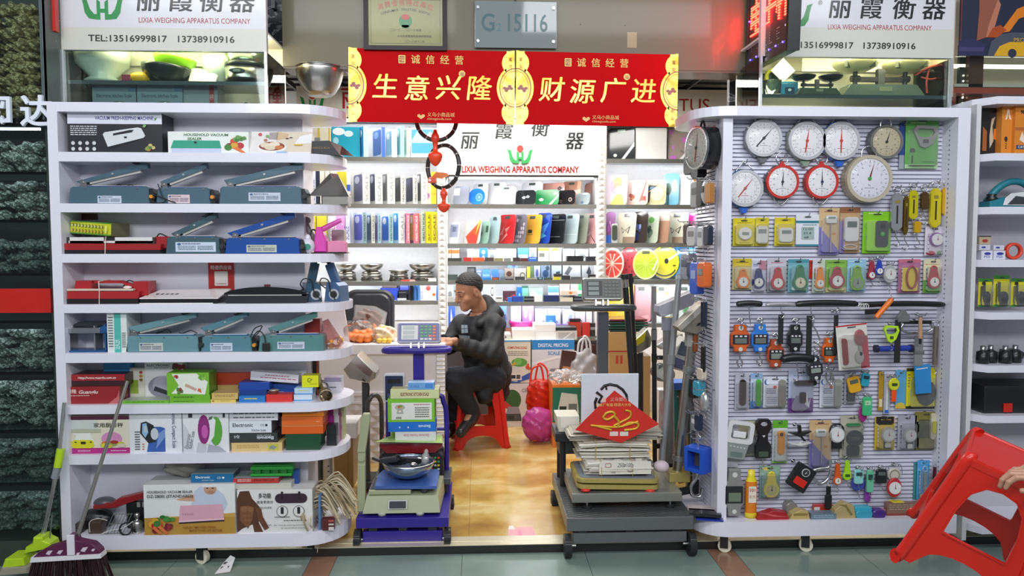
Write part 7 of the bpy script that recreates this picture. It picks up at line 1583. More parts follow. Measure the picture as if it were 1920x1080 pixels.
boxhead(t,'case',[(1230,648),(1240,656),(1282,636),(1280,626),(1262,628)],4.32,.1,C('b0b2b4',.3,.6));boxhead(t,'glass_face',[(1232,648),(1242,652),(1270,638),(1264,631)],4.313,.006,C('c9cfd0',.2))
q0=K(t.location);M.cyl((0,.04,0),(0,.04,FZ-q0.z+.002),.018,C('55575a',.4,.4),n=16);M.make('post',t)
fl('teal upright panel box behind steel column',(1256,732,1274,828),4.6,.1,'2f8a88',D('r 0 90 30 100 dfe4e0'))
fl('blue flat case on pink rimmed box behind steel column',(1262,718,1306,731),4.55,.14,'2a6ad0',zb=P(1280,731,4.55).z)
fl('pink rimmed white box behind steel column',(1235,732,1254,815),4.62,.1,'d8d0d0',D('e 50 80 40 10 e0a8b0;e 60 60 30 8 c87a80'))
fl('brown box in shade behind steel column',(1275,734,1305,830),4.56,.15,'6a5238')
wbx=lambda X,G,Z:elps(X,G,Z,(0,0,.05),(.075,.06,.055))+.006*np.sin(X*80)*np.sin(Z*70)
skin_(M,wbx,(-.11,-.09,-.02),(.11,.09,.13),.008,cl('e8f0f4',1.4,.95,.1,.3,'b8c4cc'));so('plastic_bag',M,'clear bag of bits at black pole above pink rimmed box','bag',(P(1244,712,4.4).x,4.42,P(1244,715,4.4).z))
p=P(1237,671,4.27);M.box(0,.1,-.01,.012,-.012,.012,BLK,.002)
for s in(.015,.06):M.cyl((s,-.013,0),(s,-.009,0),.004,STL,n=8)
so('pole_bracket',M,'black bracket with two bolts joining black pole and grey post','bracket',(P(1230,671,4.27).x,4.28,p.z))
M.box(0,.12,-.01,.012,-.014,.014,BLK,.002);so('pole_bracket',M,'lower black bracket reaching from black pole behind paper bundles','bracket',(P(1228,837,4.27).x,4.28,P(1228,837,4.27).z))
def hoop(lab,px0,px1,py0,py1,G,rz,top):
 c=P((px0+px1)/2,(py0+py1)/2,G);r=(P(px0,py0,G).z-P(px0,py1,G).z)/2
 t=itm('weighted_hoop',lab,'hoop',c,(0,0,rz))
 n=12
 for k in rg(2):
  M=MB()
  for i in rg(n):
   a0,a1=2*PI*i/n,2*PI*(i+1)/n
   if k==0:M.tube([(r*cos(a0+.02+(a1-a0-.04)*q/6),0,r*sin(a0+.02+(a1-a0-.04)*q/6))for q in rg(7)],.0125,'26272a',10)
   else:M.tube([(r*cos(a0-.02+.04*q/2),0,r*sin(a0-.02+.04*q/2))for q in rg(3)],.0105,'d6d6d6',8)
  M.make('ring_segments'if k==0 else'ring_joints',t)
 M.cyl((0,0,r),(0,0,top-c.z),.0012,'d8d8d8',n=5);M.make('hanging_line',t)
 return t
def weight(lab,px,py0,py1,G,wd):
 a,b=P(px,py0,G),P(px,py1,G);N=a.z-b.z;q=MB();r=wd/2;m='e2441c'
 q.turn([(0,0),(r*.4,N*.04),(r*.78,N*.14),(r,N*.27),(r*.97,N*.33),(r*.72,N*.38),(r*.36,N*.41),(r*.3,N*.52),(r*.4,N*.66),(r*.58,N*.72),(r*.56,N*.84),(r*.36,N*.9),(r*.24,N),(0,N)],m,24,sy=.6)
 return so('hoop_weight',q,lab,'weight',(a.x,G,b.z))
hoop('black segmented fitness hoop behind red banner',783,854,188,263,4.16,0,2.74)
hoop('lower black segmented fitness hoop turned sideways, before company sign',802,860,272,352,4.18,-40,2.74)
weight('orange drop weight from upper black hoop',816,243,312,4.12,.078)
weight('orange drop weight from lower black hoop',832,353,399,4.12,.07)
M.add([(-.03,0,0),(0,-.004,.03),(.06,0,.025),(.07,0,.01),(.03,0,-.005)],[(0,4,3,2,1)],'e07a3a');M.box(-.045,0,-.01,.01,-.03,0,'d84a24',.006);M.cyl((-.035,-.011,-.015),(-.035,-.014,-.015),.008,'e8d8d0',n=12);so('hoop_counter',M,'orange counter tag clipped on lower black hoop','tag',(P(818,333,4.13).x,4.13,P(818,333,4.13).z))
p=floor_pt(978,998,.0405)
M.add([(-.07,-.045,.001),(.07,-.045,.001),(.062,.06,.002),(-.065,.06,.002)],[(0,1,2,3)],'e3a0a6');M.add([(-.02,-.044,.0016),(0,-.044,.0016),(0,.02,.0018),(-.02,.02,.0018)],[(0,1,2,3)],'e886a8');M.add([(-.065,.035,.0022),(-.03,.035,.0022),(-.04,.085,.0026),(-.06,.085,.0026)],[(0,1,2,3)],'e6ddd0');so('pink_reflection',M,'pink reflection laid as coloured sheet on marble near metal threshold','leaflet',p)  # reflection on the floor, painted as flat pink and cream pieces
# SLATTED WALL UNIT OF HAND SCALES
RY,YF=3.45,3.57
RX0,RX1=1.165,2.312
zt_,zb0,zb1=P(1560,200,RY).z,P(1560,1004,RY).z,P(1560,976,RY).z
zt0=P(1560,218,RY).z
unit=itm('slatted_display','tall white slatted wall unit covered in hand scales','display unit',(0,RY,0))
def mirror_shelf(tip,yb):
 o=dshelf(-RX1+.001,-1.2,-tip,YF+.04,RY,yb,.17)
 return[(-x,y-RY)for x,y in reversed(o)]
slab(M,mirror_shelf(1.015,RY+.52),zt0,zt_,WHITE);M.make('shelf',unit)
slab(M,mirror_shelf(1.045,RY+.52),zb0,zb1,WHITE);M.make('shelf',unit)
M.box(RX1-.055,RX1+.004,-.001,YF-RY+.05,zb0,zt_-.001,WHITE);M.make('side_panel',unit)
M.box(1.15,1.196,.04,.1,zb1,zt0,WHITE);M.make('corner_post',unit)
sl=C('cfcedd',.35,grain=.02);sl2='8f8fa0'
def slats(M,x0,x1,y):
 n=96;H_=(zt0-zb1)/n
 M.add([(x0,y+.004,zb1),(x1,y+.004,zb1),(x1,y+.004,zt0),(x0,y+.004,zt0)],[(0,1,2,3)],sl2)
 for k in rg(n):
  a=zb1+k*H_
  M.add([(x0,y+.003,a+.0035),(x1,y+.003,a+.0035),(x1,y-.003,a+.006),(x0,y-.003,a+.006),(x1,y,a+H_-.001),(x0,y,a+H_-.001),(x1,y+.003,a+H_),(x0,y+.003,a+H_)],[(0,1,2,3),(3,2,4,5),(5,4,6,7)],sl)
slats(M,1.19,RX1-.05,YF-RY);M.make('slat_panel',unit)
M.X=MX.Translation((1.16,0,0))@MX.Rotation(rad(-90),4,'Z');slats(M,-.5,-.09,0);M.X=MX.Identity(4);M.make('end_slat_panel',unit)
M.box(1.15,RX1-.05,YF-RY+.006,YF-RY+.03,zb1,zt0,'c9c8d2');M.box(1.164,1.19,.1,.5,zb1,zt0,'c9c8d2');M.make('back_panel',unit)
for k in rg(80):z_=zb1+.05+k*.023;M.box(RX1-.0562,RX1-.0548,.06,.064,z_,z_+.008,'4a4a50')
M.make('slot_strip',unit)
for x,y in((1.2,.07),(1.6,.06),(2.2,.06)):caster(unit,x,y,zb0,72)
YH=YF-.035
def peg(px,py,L=.06,Y0=YF):
 a=P(px,py,Y0-L*.5)-unit.location
 M=MB();y=Y0-RY-.002;M.tube([(a.x,y,a.z),(a.x,y-L,a.z-.002),(a.x,y-L-.012,a.z+.012)],.0026,CHR,6);M.box(a.x-.008,a.x+.008,y-.003,y,a.z-.008,a.z+.008,CHR);M.make('hook',unit)
def hg(name,lab,cat,px,G=YH,rot=(0,0,0),grp=None):
 x,z,E,N=spn(*px,G)
 return itm(name,lab,cat,(x,G,z),rot,grp),E,N,loco((x,G,z),G)
def ngon(n,r,a0=0):return[(r*cos(a0+2*PI*i/n),r*sin(a0+2*PI*i/n))for i in rg(n)]
def dialface(t,c,r,y,face='e4e2e4',nd='202024',ang=50,hub='303034',ticks=24,red=False,nl=.8,glass=True,tail=.7):
 cx,cz=c
 M=MB();M.ext(ell(r,r,40,cx,cz),y-.004,y,C(face,.3))
 for k in rg(ticks):
  a=2*PI*k/ticks;r0=r*(.82 if k%2 else .76)
  d,e=(cos(a),sin(a)),(-sin(a),cos(a));q_=r*.012
  M.plate([(cx+d[0]*r0-e[0]*q_,cz+d[1]*r0-e[1]*q_),(cx+d[0]*r*.9-e[0]*q_,cz+d[1]*r*.9-e[1]*q_),(cx+d[0]*r*.9+e[0]*q_,cz+d[1]*r*.9+e[1]*q_),(cx+d[0]*r0+e[0]*q_,cz+d[1]*r0+e[1]*q_)],y-.0042,'5a5a60')
 if r>.05:
  for k in rg(10):
   a=PI/2-2*PI*k/10;M.text(str(k*10 if r<.075 else k),cx+r*.63*cos(a),cz+r*.63*sin(a)-r*.05,r*.1,'3a3a44',y-.0043)
  M.text('kg',cx,cz-r*.35,r*.1,'8a3a3a'if red else'4a4a50',y-.0043);M.plate(rr(r*.5,r*.03,r*.01,2,cx,cz-r*.46),y-.0043,'b0606a'if red else'8a8a90')
  if red:M.ring(ell(r*.73,r*.73,40,cx,cz),ell(r*.72,r*.72,40,cx,cz),y-.0044,y-.004,'8f8088')
 dl=M.make('dial',t)
 d=(cos(rad(ang)),sin(rad(ang)));e=(-d[1],d[0]);q_=r*.035
 M.ext([(cx-d[0]*r*tail-e[0]*q_,cz-d[1]*r*tail-e[1]*q_),(cx-d[0]*r*0+e[0]*-q_*1.3,cz+e[1]*-q_*1.3),(cx+d[0]*r*nl,cz+d[1]*r*nl),(cx+e[0]*q_*1.3,cz+e[1]*q_*1.3),(cx-d[0]*r*tail+e[0]*q_,cz-d[1]*r*tail+e[1]*q_)],y-.0062,y-.005,nd)
 M.ext(ell(r*.09,r*.09,16,cx,cz),y-.0085,y-.005,hub);M.make('pointer',dl)
 if glass:
  M.X=MX.Translation((cx,y-.009,cz))@MX.Rotation(rad(90),4,'X');M.turn([(r*1.,0),(r*.8,r*.06),(r*.4,r*.1),(.0005,r*.115)],cl('ffffff',1.25,1.,.05),32);M.make('glass',dl)
def dscale(lab,cx,cy,r,body,face='e4e2e4',nd='202024',ang=50,spout=None,top='tri',shape='oct',bez=None,ring=None,hub='303034',red=False,dep=.035,off=(0,0),nl=.8,tail=.7,G=None):
 G=G or YF-dep-.004
 c=P(cx,cy,G);R_=(P(cx+r,cy,G)-P(cx-r,cy,G)).x/2
 t=itm('hanging_dial_scale',lab,'dial scale',(c.x,G,c.z))
 bm=C(body,.35,.25)
 M=MB();o=ngon(8,R_*1.2,PI/8)if shape=='oct'else ell(R_*1.12,R_*1.12,40,off[0],off[1])
 M.ext(o,.004,dep,bm,.006)
 if shape=='oct':M.cyl((R_*.95,0,R_*.62),(R_*.95,.006,R_*.62),.004,STL,n=8);M.cyl((-R_*.95,0,R_*.62),(-R_*.95,.006,R_*.62),.004,STL,n=8)
 M.make('case',t)
 rb=MM(bez)if bez else C('c9c9cc',.3,.4);M.ring(ell(R_*1.1,R_*1.1,48),ell(R_*.94,R_*.94,48),-.006,.01,rb);M.make('bezel',t)
 dialface(t,(0,0),R_*.95,.002,face,nd,ang,hub,red=red,nl=nl,tail=tail)
 if top=='tri':M.tube([(-R_*.52,.01,R_*1.02),(-.006,.01,R_*1.62),(.006,.01,R_*1.62),(R_*.52,.01,R_*1.02)],.003,CHR,8)
 elif top=='d':M.tube(bez_([(-R_*.36,.01,R_*.98),(-R_*.3,.01,R_*1.38),(0,.01,R_*1.52),(R_*.3,.01,R_*1.38),(R_*.36,.01,R_*.98)]),.0035,CHR,8)
 elif top=='ring':
  M.tube([(.028*cos(a)*R_/.07,.01,R_*1.52+.028*sin(a)*R_/.07)for a in[2*PI*i/20 for i in rg(20)]],.003,CHR,8,True);M.ext([(-R_*.3,R_*.98),(R_*.3,R_*.98),(R_*.12,R_*1.22),(R_*.1,R_*1.34),(-R_*.1,R_*1.34),(-R_*.12,R_*1.22)],.002,.02,rb if bez else bm,.003)
 M.make('hanger',t)
 if spout:M.ext([(-R_*.14,-R_*1.48),(R_*.14,-R_*1.48),(R_*.28,-R_*1.12),(-R_*.28,-R_*1.12)],.006,dep-.006,C(spout,.35,.2),.003);M.make('hook_block',t)
 elif ring:M.tube(bez_([(-R_*.46,.012,-R_*.98),(-R_*.44,.012,-R_*1.14),(0,.012,-R_*1.5),(R_*.44,.012,-R_*1.14),(R_*.46,.012,-R_*.98)]),.0032,CHR,8);M.make('load_ring',t)
 peg(cx,cy-r*1.62+2,.035)
 return t
bez_=bez
dscale('grey dial scale with black needle, first of four along top slats',1432,259,31,'7d8084',ang=48,spout='6a6c70')
dscale('grey green dial scale with long red needle between grey and blue one',1513,264,32,'80877f',nd='c23a30',ang=82,spout='8a9a86',hub='c23a30',red=True)
dscale('blue bodied dial scale with red needle by grey green one',1577,264,32,'4a6ab0',nd='c23a30',ang=90,spout='2f62c0',hub='c23a30',red=True)
dscale('dark steel dial scale with beige face by green carabiner pack',1662,266,28,'5a5a58',face='b8b096',ang=72,top='d',shape='round',bez='6a6a66',hub='2a2a2c',dep=.045,tail=.1)
dscale('blue bodied dial scale low by white corner post',1397,353,31,'3f5c98',nd='a84a44',ang=52,spout='2f62c0',hub='b05a50',red=True)
dscale('red rimmed dial scale on grey body, by low blue one',1467,341,28,'5a5c5c',ang=86,bez='c22a22',top='ring',ring=True,tail=.25)
dscale('red dial scale with red neck by large beige one',1541,341,28,'a8241e',ang=90,bez='c22a22',top='ring',ring=True,shape='round',hub='2a2c60',tail=.25)
dscale('large beige drum dial scale with green hub',1630,335,39,'a89f86',face='dcd9e2',nd='7a2a24',ang=74,top='d',shape='round',bez='b3ab94',hub='3f9a3a',dep=.06,tail=0)
def ring_pts(cx,y,cz,r,n=18):return[(cx+r*cos(2*PI*i/n),y,cz+r*sin(2*PI*i/n))for i in rg(n)]
def prod(t,f,kind,px,col,y=-.014,d=.014,c2=None,ang=0):
 (a,zb_),(b,zt_)=f(px[0],px[3]),f(px[2],px[1]);cx,cz,E,N=(a+b)/2,(zb_+zt_)/2,b-a,zt_-zb_
 m=C(col,.3);M=MB()
 if ang:M.X=MX.Translation((cx,0,cz))@MX.Rotation(rad(ang),4,'Y')@MX.Translation((-cx,0,-cz))
 if kind in('fob','fobl'):
  r=min(E/2,N*.36);zc=zb_+r
  M.ext(rr(2*r,2*r,r*.96,7,cx,zc),y,y+d,m,.003)
  M.ext([(cx-r*.82,zc+r*.4),(cx+r*.82,zc+r*.4),(cx+r*.42,zt_-r*.3),(cx-r*.42,zt_-r*.3)],y+.001,y+d-.001,m,.002)
  M.tube(ring_pts(cx,y+d/2,zt_-r*.45,r*.42,16),r*.14,m,8,True);M.make('body',t)
  if kind=='fob':
   M.ext(ell(r*.68,r*.68,24,cx,zc),y-.003,y,C(c2 or'e6e3dc',.3));M.ext([(cx-r*.05,zc-r*.1),(cx+r*.05,zc-r*.1),(cx+r*.02,zc+r*.5),(cx-r*.02,zc+r*.5)],y-.0045,y-.003,'1d1d20');M.ext(ell(r*.12,r*.12,12,cx,zc),y-.005,y-.003,'2a2a2c')
   for k in rg(10):q_=2*PI*k/10;M.plate(ell(r*.04,r*.04,5,cx+r*.55*cos(q_),zc+r*.55*sin(q_)),y-.0032,'4a4a4c')
   M.make('dial',t)
  else:M.ext(rr(r*1.1,r*.6,r*.08,3,cx,zc+r*.15),y-.002,y,C(c2 or'7f8a7c',.2));M.make('display',t)
 elif kind=='rr':
  M.ext(rr(E,N,min(E,N)*.22,5,cx,cz),y,y+d,m,.003);M.make('body',t)
  if c2:M.ext(rr(E*.66,N*.24,.002,3,cx,cz+N*.2),y-.0018,y,C(c2,.2));M.make('display',t)
 elif kind=='bar':
  M.ext(rr(E,N,min(E,N)*.48,5,cx,cz),y,y+d,m,.002);M.make('body',t)
 elif kind=='disc':
  M.ext(ell(E/2,N/2,32,cx,cz),y,y+d,m,.004);M.make('body',t)
  if c2:M.ext(rr(E*.5,N*.22,.003,3,cx,cz),y-.002,y,C(c2,.2));M.make('display',t)
 elif kind=='dial':
  M.ext(ell(E/2,N/2,36,cx,cz),y,y+d,m,.003);M.make('body',t);dialface(t,(cx,cz),min(E,N)*.42,y,c2 or'e4e2e0','8a2a2a',88,'b03a3a',20,glass=False,tail=.1)
 elif kind=='ring':
  r=min(E,N)/2;M.tube([(cx+(E/2-r*.16)*cos(q_),y+d/2,cz+(N/2-r*.16)*sin(q_))for q_ in[2*PI*i/28 for i in rg(28)]],r*.16,m,10,True);M.make('body',t)
 elif kind=='cara':
  o=[(cx-E*.5,cz+N*.3),(cx-E*.2,cz-N*.42),(cx,cz-N*.5),(cx+E*.3,cz-N*.3),(cx+E*.5,cz+N*.2),(cx+E*.4,cz+N*.46),(cx-E*.35,cz+N*.5)]
  i_=[(cx-E*.36,cz+N*.22),(cx-E*.3,cz+N*.02),(cx-E*.05,cz-N*.02),(cx+E*.26,cz+N*.02),(cx+E*.36,cz+N*.18),(cx+E*.3,cz+N*.34),(cx-E*.28,cz+N*.36)]
  M.ring(o,i_,y,y+d,m);M.make('body',t)
  if c2:M.ext(rr(E*.22,N*.16,.002,3,cx,cz-N*.2),y-.002,y+.001,C(c2,.2));M.make('display',t)
def pks(lab,px,card,pr=(),prods=(),film=True,name='hanging_pack',G=None,hole=True,cat='blister pack',rot=0,hook=True):
 G=G or YF-.016
 t,E,N,f=hg(name,lab,cat,px,G,(0,rot,0))
 M=MB();M.box(-E/2,E/2,-.001,.001,0,N,C(card,.35));prints(M,E,N,-E/2,0,-.001,pr)
 if hole:M.plate(rr(E*.28,.005,.002,3,0,N-.012),-.0048,'3a3a3e')
 M.make('card',t)
 for p_ in prods:prod(t,f,*p_[:3],**(p_[3]if len(p_)>3 else{}))
 if film:
  q_=.022;M.ext(rr(E*.84,N*.72,.01,4,0,N*.42),-q_,-q_+.0012,cl('ffffff',1.35,.98,.06,.04),0)
  o=rr(E*.84,N*.72,.01,4,0,N*.42);n=len(o);M.add([(a,y_,b)for y_ in(-q_+.001,-.0015)for a,b in o],[(i,(i+1)%n,n+(i+1)%n,n+i)for i in rg(n)],cl('ffffff',1.35,.98,.06,.04));M.make('blister',t)
 if hook:peg((px[0]+px[2])/2,px[1]+3,.03)
 return t
YE='d8c81e'
pks('green pack holding carabiner shaped scale on top slats',(1697,222,1759,316),'5aa04a',D('l 15 88 60 92 1 c9d8a0;e 22 36 9 5 3a4a3c;r 20 10 25 26 2c3a2e;r 0 0 100 8 a9c99a;l 55 10 90 14 1 3a6a34'),[('cara',(1709,236,1757,278),'8a8784',dict(c2='4a4a48'))])
pks('navy backed pack by green carabiner pack',(1686,230,1702,317),'2a4a8c',D('r 0 0 100 30 9aa0a8'),(),False,G=YF-.01)
pks('bright yellow card with round white timer, first of yellow cards',(1374,409,1415,461),YE,D('l 20 78 85 84 1 7a6a1a;l 30 8 80 12 1 7a6a1a'),[('disc',(1383,426,1409,450),'e2dfd8',dict(c2='8a9088'))])
pks('yellow card with square thermometer by round timer card',(1416,408,1441,461),'cdbb2a',D('l 20 90 80 94 1 7a6a1a'),[('rr',(1416,424,1439,456),'d8d6cf',dict(c2='8a9088'))])
pks('yellow card with rounded square thermometer, one by clock card',(1452,408,1490,461),'d3c124',D('l 30 88 80 93 1 7a6a1a'),[('rr',(1459,427,1486,454),'dad8d2',dict(c2='7d8580'))])
t=pks('white and blue card with clock display reading temperature and humidity',(1492,402,1535,461),'dcdfe4',D('r 0 72 100 80 2f7a8c;r 0 0 100 5 3a8aa0;l 30 62 90 68 1 5a8a9a;R 52 40 56 40 3 9fb3ad;T 52 50 7 20302c 40|12:00;T 50 37 7 20302c 34|23.8;T 46 24 7 20302c 18|68'),(),False)
TH=D('p 7a74b0 0 62 100 10 100 0 0 0;e 75 45 10 3 c98a4a;l 25 90 90 93 1 a85a3a')
pks('tan and purple card with probe thermometer in second row of packs',(1535,390,1573,478),'cbae82',TH,[('rr',(1547,404,1568,419),'d6d5d0',dict(c2='7d8a86')),('bar',(1554,419,1557,474),'a8a6a2',dict(d=.006))])
pks('brown and purple card with white indoor outdoor thermometer',(1574,389,1612,474),'b8946c',D('p 8a80b4 0 75 25 50 25 0 0 0;r 0 88 100 100 8f5a3a'),[('rr',(1581,407,1609,453),'d8d6d4',dict(c2='5a625c')),('ring',(1580,458,1606,468),'d3d0cc')])
pks('fat lime green blister with black stopwatch shaped scale',(1617,397,1670,475),'7fc01f',D('R 50 45 80 70 10 94d02a;l 20 93 70 97 1 e4e8b0'),[('rr',(1640,414,1664,463),'26302e',dict(d=.02)),('disc',(1646,417,1660,431),'7d8a88'),('disc',(1648,435,1656,443),'4aa84a',dict(y=-.02))])
def spring(lab,px,col,slot=True,hook_=True,ring=True,metal=.4):
 t,E,N,f=hg('spring_scale',lab,'spring scale',px,YF-.035)
 m=C(col,.25,metal)
 M=MB();M.ext([(-E*.2,0),(E*.2,0),(E/2,N*.1),(E/2,N*.9),(E*.2,N),(-E*.2,N),(-E/2,N*.9),(-E/2,N*.1)],-.004,.012,m,.003);M.make('body',t)
 if slot:M.box(-E*.07,E*.07,-.0055,-.0035,N*.2,N*.68,'2a2418');M.box(-E*.2,E*.2,-.0052,-.004,N*.74,N*.82,'8a7a2a');M.make('slot',t)
 M.tube(ring_pts(0,.004,N+.018,.018),.0026,CHR,8,True);M.make('hang_ring',t)
 if hook_:
  M.tube(bez([(0,.004,0),(0,.004,-.025),(.012,.004,-.045),(.018,.004,-.062),(.004,.004,-.074),(-.012,.004,-.062)]),.0028,CHR,8);M.make('hook',t)
 peg((px[0]+px[2])/2,px[1]-10,.05)
spring('silver tubular spring scale, first of cluster of spring scales',(1671,363,1692,433),'b9babd',metal=.7)
spring('amber brown spring scale behind silver one',(1694,368,1703,440),'6a5218')
spring('bright yellow spring scale by silver one',(1704,357,1721,411),'d8cf1c')
spring('dark amber short spring scale mid cluster',(1727,360,1741,393),'5a4420',slot=False)
spring('longest yellow spring scale of cluster',(1744,353,1764,427),'dccb24')
spring('golden yellow spring scale at end of cluster',(1766,350,1785,405),'dfae1f')
spring('tiny yellow spring scale under bright yellow one',(1714,415,1727,437),'dfb01c',slot=False)
pks('small white pack with purple ring dial under spring scales',(1734,425,1771,479),'d0c8d4',D('e 30 8 25 8 b84a5a;e 80 10 20 7 6a9a5a'),[('dial',(1741,436,1767,462),'7a3a94')])
pks('cream and yellow card with orange clip dial',(1373,485,1409,543),'cdbf86',D('r 0 74 100 100 c9b02a;l 20 84 80 90 1 6a5a1a'),[('fob',(1379,505,1405,541),'e07a1a')])
pks('clear pack with navy clip dial by orange one',(1409,489,1436,548),'c0bfd0',D('r 50 70 100 100 b07a8a;l 10 80 45 90 2 6a6a8a'),[('fob',(1409,504,1433,541),'23286a')])
pks('grey card with red clip dial',(1438,485,1474,548),'bdbac4',D('l 20 85 85 89 1 c04a54;r 0 0 100 30 8a888e'),[('fob',(1444,502,1470,543),'c0242c')])
pks('teal card with dark green clip dial',(1477,486,1516,548),'6fa8b0',D('f 80 20 20 30 4a8a3a 6aa84a;e 30 12 10 5 d8e0d8;r 0 90 100 100 4a8f9a'),[('fob',(1484,498,1513,544),'1f7a4a',dict(c2='d8d3b4'))])
pks('narrow pack with bright orange clip dial',(1523,487,1547,549),'b8c4b0',D('r 0 60 50 100 c8c8d0'),[('fob',(1526,501,1546,541),'e88a1a')])
pks('red topped packet behind narrow orange pack',(1515,488,1527,522),'b8281c',(),(),False,G=YF-.008,hook=False)
pks('green card with leaves and red clip dial',(1548,487,1587,548),'7fae4a',D('l 10 86 90 93 1 5a7a2a;r 0 0 100 15 c9c08a;e 50 10 30 6 b0b060'),[('fob',(1553,501,1583,541),'a8283a')])
pks('sky blue card with lime green ring clip',(1588,486,1623,547),'8fbcd0',D('l 10 90 80 94 1 dfe8ec'),[('fob',(1591,499,1620,545),'7aa832',dict(c2='8a9a86'))])
def fobs(lab,px,col,kind='fob',c2=None,name='clip_scale',hook_=True,G=None,d=.014,ang=0,ring=True,cat='hand scale'):
 t,E,N,f=hg(name,lab,cat,px,G or YF-.045,(0,ang,0))
 prod(t,f,kind,px,col,y=0,d=d,c2=c2)
 if ring:M=MB();M.tube(ring_pts(0,.007,N+.006,.012,14),.0018,CHR,6,True);M.make('hang_ring',t)
 if hook_:M=MB();M.tube(bez([(0,.006,.002),(0,.006,-.014),(.008,.006,-.026),(.006,.006,-.036),(-.006,.006,-.034)]),.0018,CHR,6);M.make('hook',t)
 peg((px[0]+px[2])/2,px[1]-3,.05)
 return t
fobs('round royal blue clip dial by lime ring clip card',(1642,487,1658,516),'2a3fa8',G=YF-.05);fobs('red clip dial behind round royal blue one',(1627,489,1644,524),'a03448',G=YF-.03)
t=fobs('grey dial with white price tag by red ring pack',(1657,497,1682,531),'a8a8a6','dial','d0cfca')
pks('yellow blister with dark red ring scale',(1684,486,1725,549),'a86a8a',D('R 50 40 80 70 8 d8c02c;r 0 90 100 100 c06a80'),[('ring',(1696,498,1720,542),'9a2a24',dict(d=.012))])
pks('cream and green card with red dial scale at end of third row',(1731,486,1766,549),'cfcba4',D('r 0 0 100 38 5f9a3a;l 10 82 90 85 1 a84a3a'),[('fob',(1736,499,1762,541),'a8242c')])
def tbar(lab,px,col,metal=0,strap=None,hk=None,name='luggage_scale'):
 t,E,N,f=hg(name,lab,'luggage scale',px,YF-.075)
 m=C(col,.35,metal)
 M=MB();M.tube(bez([(-E/2,0,N*.45),(-E*.25,0,N*.6),(0,0,N*.65),(E*.25,0,N*.6),(E/2,0,N*.45)],4),[N*.26]+[N*.45]*15+[N*.26],m,12);M.make('handle',t)
 if strap:
  a,b=f(strap[0],strap[1]),f(strap[2],strap[3]);M.box(a[0],b[0],-.002,.004,b[1],a[1],C('1a1a1c',.7));M.make('strap',t)
 if hk:
  a,b=f(*hk[0]),f(*hk[1]);M.tube(bez([(a[0],0,a[1]),(a[0]+.003,-.004,a[1]+(b[1]-a[1])*.5),(b[0]+.01,-.004,b[1]+.016),(b[0],-.004,b[1]),(b[0]-.014,-.004,b[1]+.01)]),.003,CHR,8);M.make('hook',t)
 peg((px[0]+px[2])/2-8,px[1]+4,.06);peg((px[0]+px[2])/2+8,px[1]+4,.06)
 return t
tbar('short black bar hand scale with hook, at start of handle row',(1381,564,1429,576),'1f2022',hk=((1404,574),(1402,612)))
tbar('silver grey bow handled hand scale by short black one',(1436,567,1491,576),'a6a2aa',.3,strap=(1460,590,1468,645),hk=((1464,576),(1466,596)))
tbar('long black bar scale with strap and big hook mid handle row',(1492,563,1608,576),'1b1c1e',strap=(1513,592,1521,668),hk=((1520,576),(1522,600)))
tbar('longest black bar scale spanning end of handle row',(1613,565,1771,577),'18191b',strap=(1679,600,1687,680))
t,E,N,f=hg('hanging_strap','black strap under long black bar above orange crane scale','strap',(1563,591,1571,664),YF-.07)
M.box(-E/2,E/2,-.002,.002,0,N,C('1a1a1c',.7));M.make('strap',t);M.tube(bez([(0,0,N),(0,0,N+.02),(.01,-.004,N+.03),(0,-.004,N+.04)]),.003,CHR,8);M.make('hook',t);peg(1567,584,.07)
t,E,N,f=hg('torch_tube','orange tube diagonally across black bars','tube',(1637,556,1676,600),YF-.11)
M.cyl((-.035,0,.012),(.036,0,.095),.0125,'e8751c',n=18);M.cyl((.034,0,.092),(.042,0,.103),.009,'c9601a',n=14);M.make('body',t);M.tube([(.042,0,.103),(.036,.03,.15)],.002,CHR,6);M.make('hook',t)
t,E,N,f=hg('cable_coil','white cord coil looped over longest black bar','cable',(1606,567,1634,580),YF-.1)
for k in rg(3):M.tube([((-.012+.012*k)+.014*cos(a),.003*k,.014+.012*sin(a))for a in[2*PI*i/16 for i in rg(16)]],.0022,'d6d3d0',6,True)
M.make('coil',t)
t,E,N,f=hg('black_pouch','small black pouch from longest bar under orange tube','pouch',(1622,579,1650,590),YF-.09);M.ext([(-E/2,0),(E/2,.006),(E/2,N),(-E/2,N*.9)],-.008,.008,'18181a',.004);M.make('body',t)
t,E,N,f=hg('grey_pouch','grey crumpled pouch from longest bar by lime scale','pouch',(1681,581,1705,604),YF-.075);M.ext([(-E*.4,0),(E*.45,0),(E/2,N*.5),(E*.1,N),(-E*.15,N),(-E/2,N*.4)],-.01,.01,C('6a6c6c',.6,bump=.6),.005);M.make('body',t)
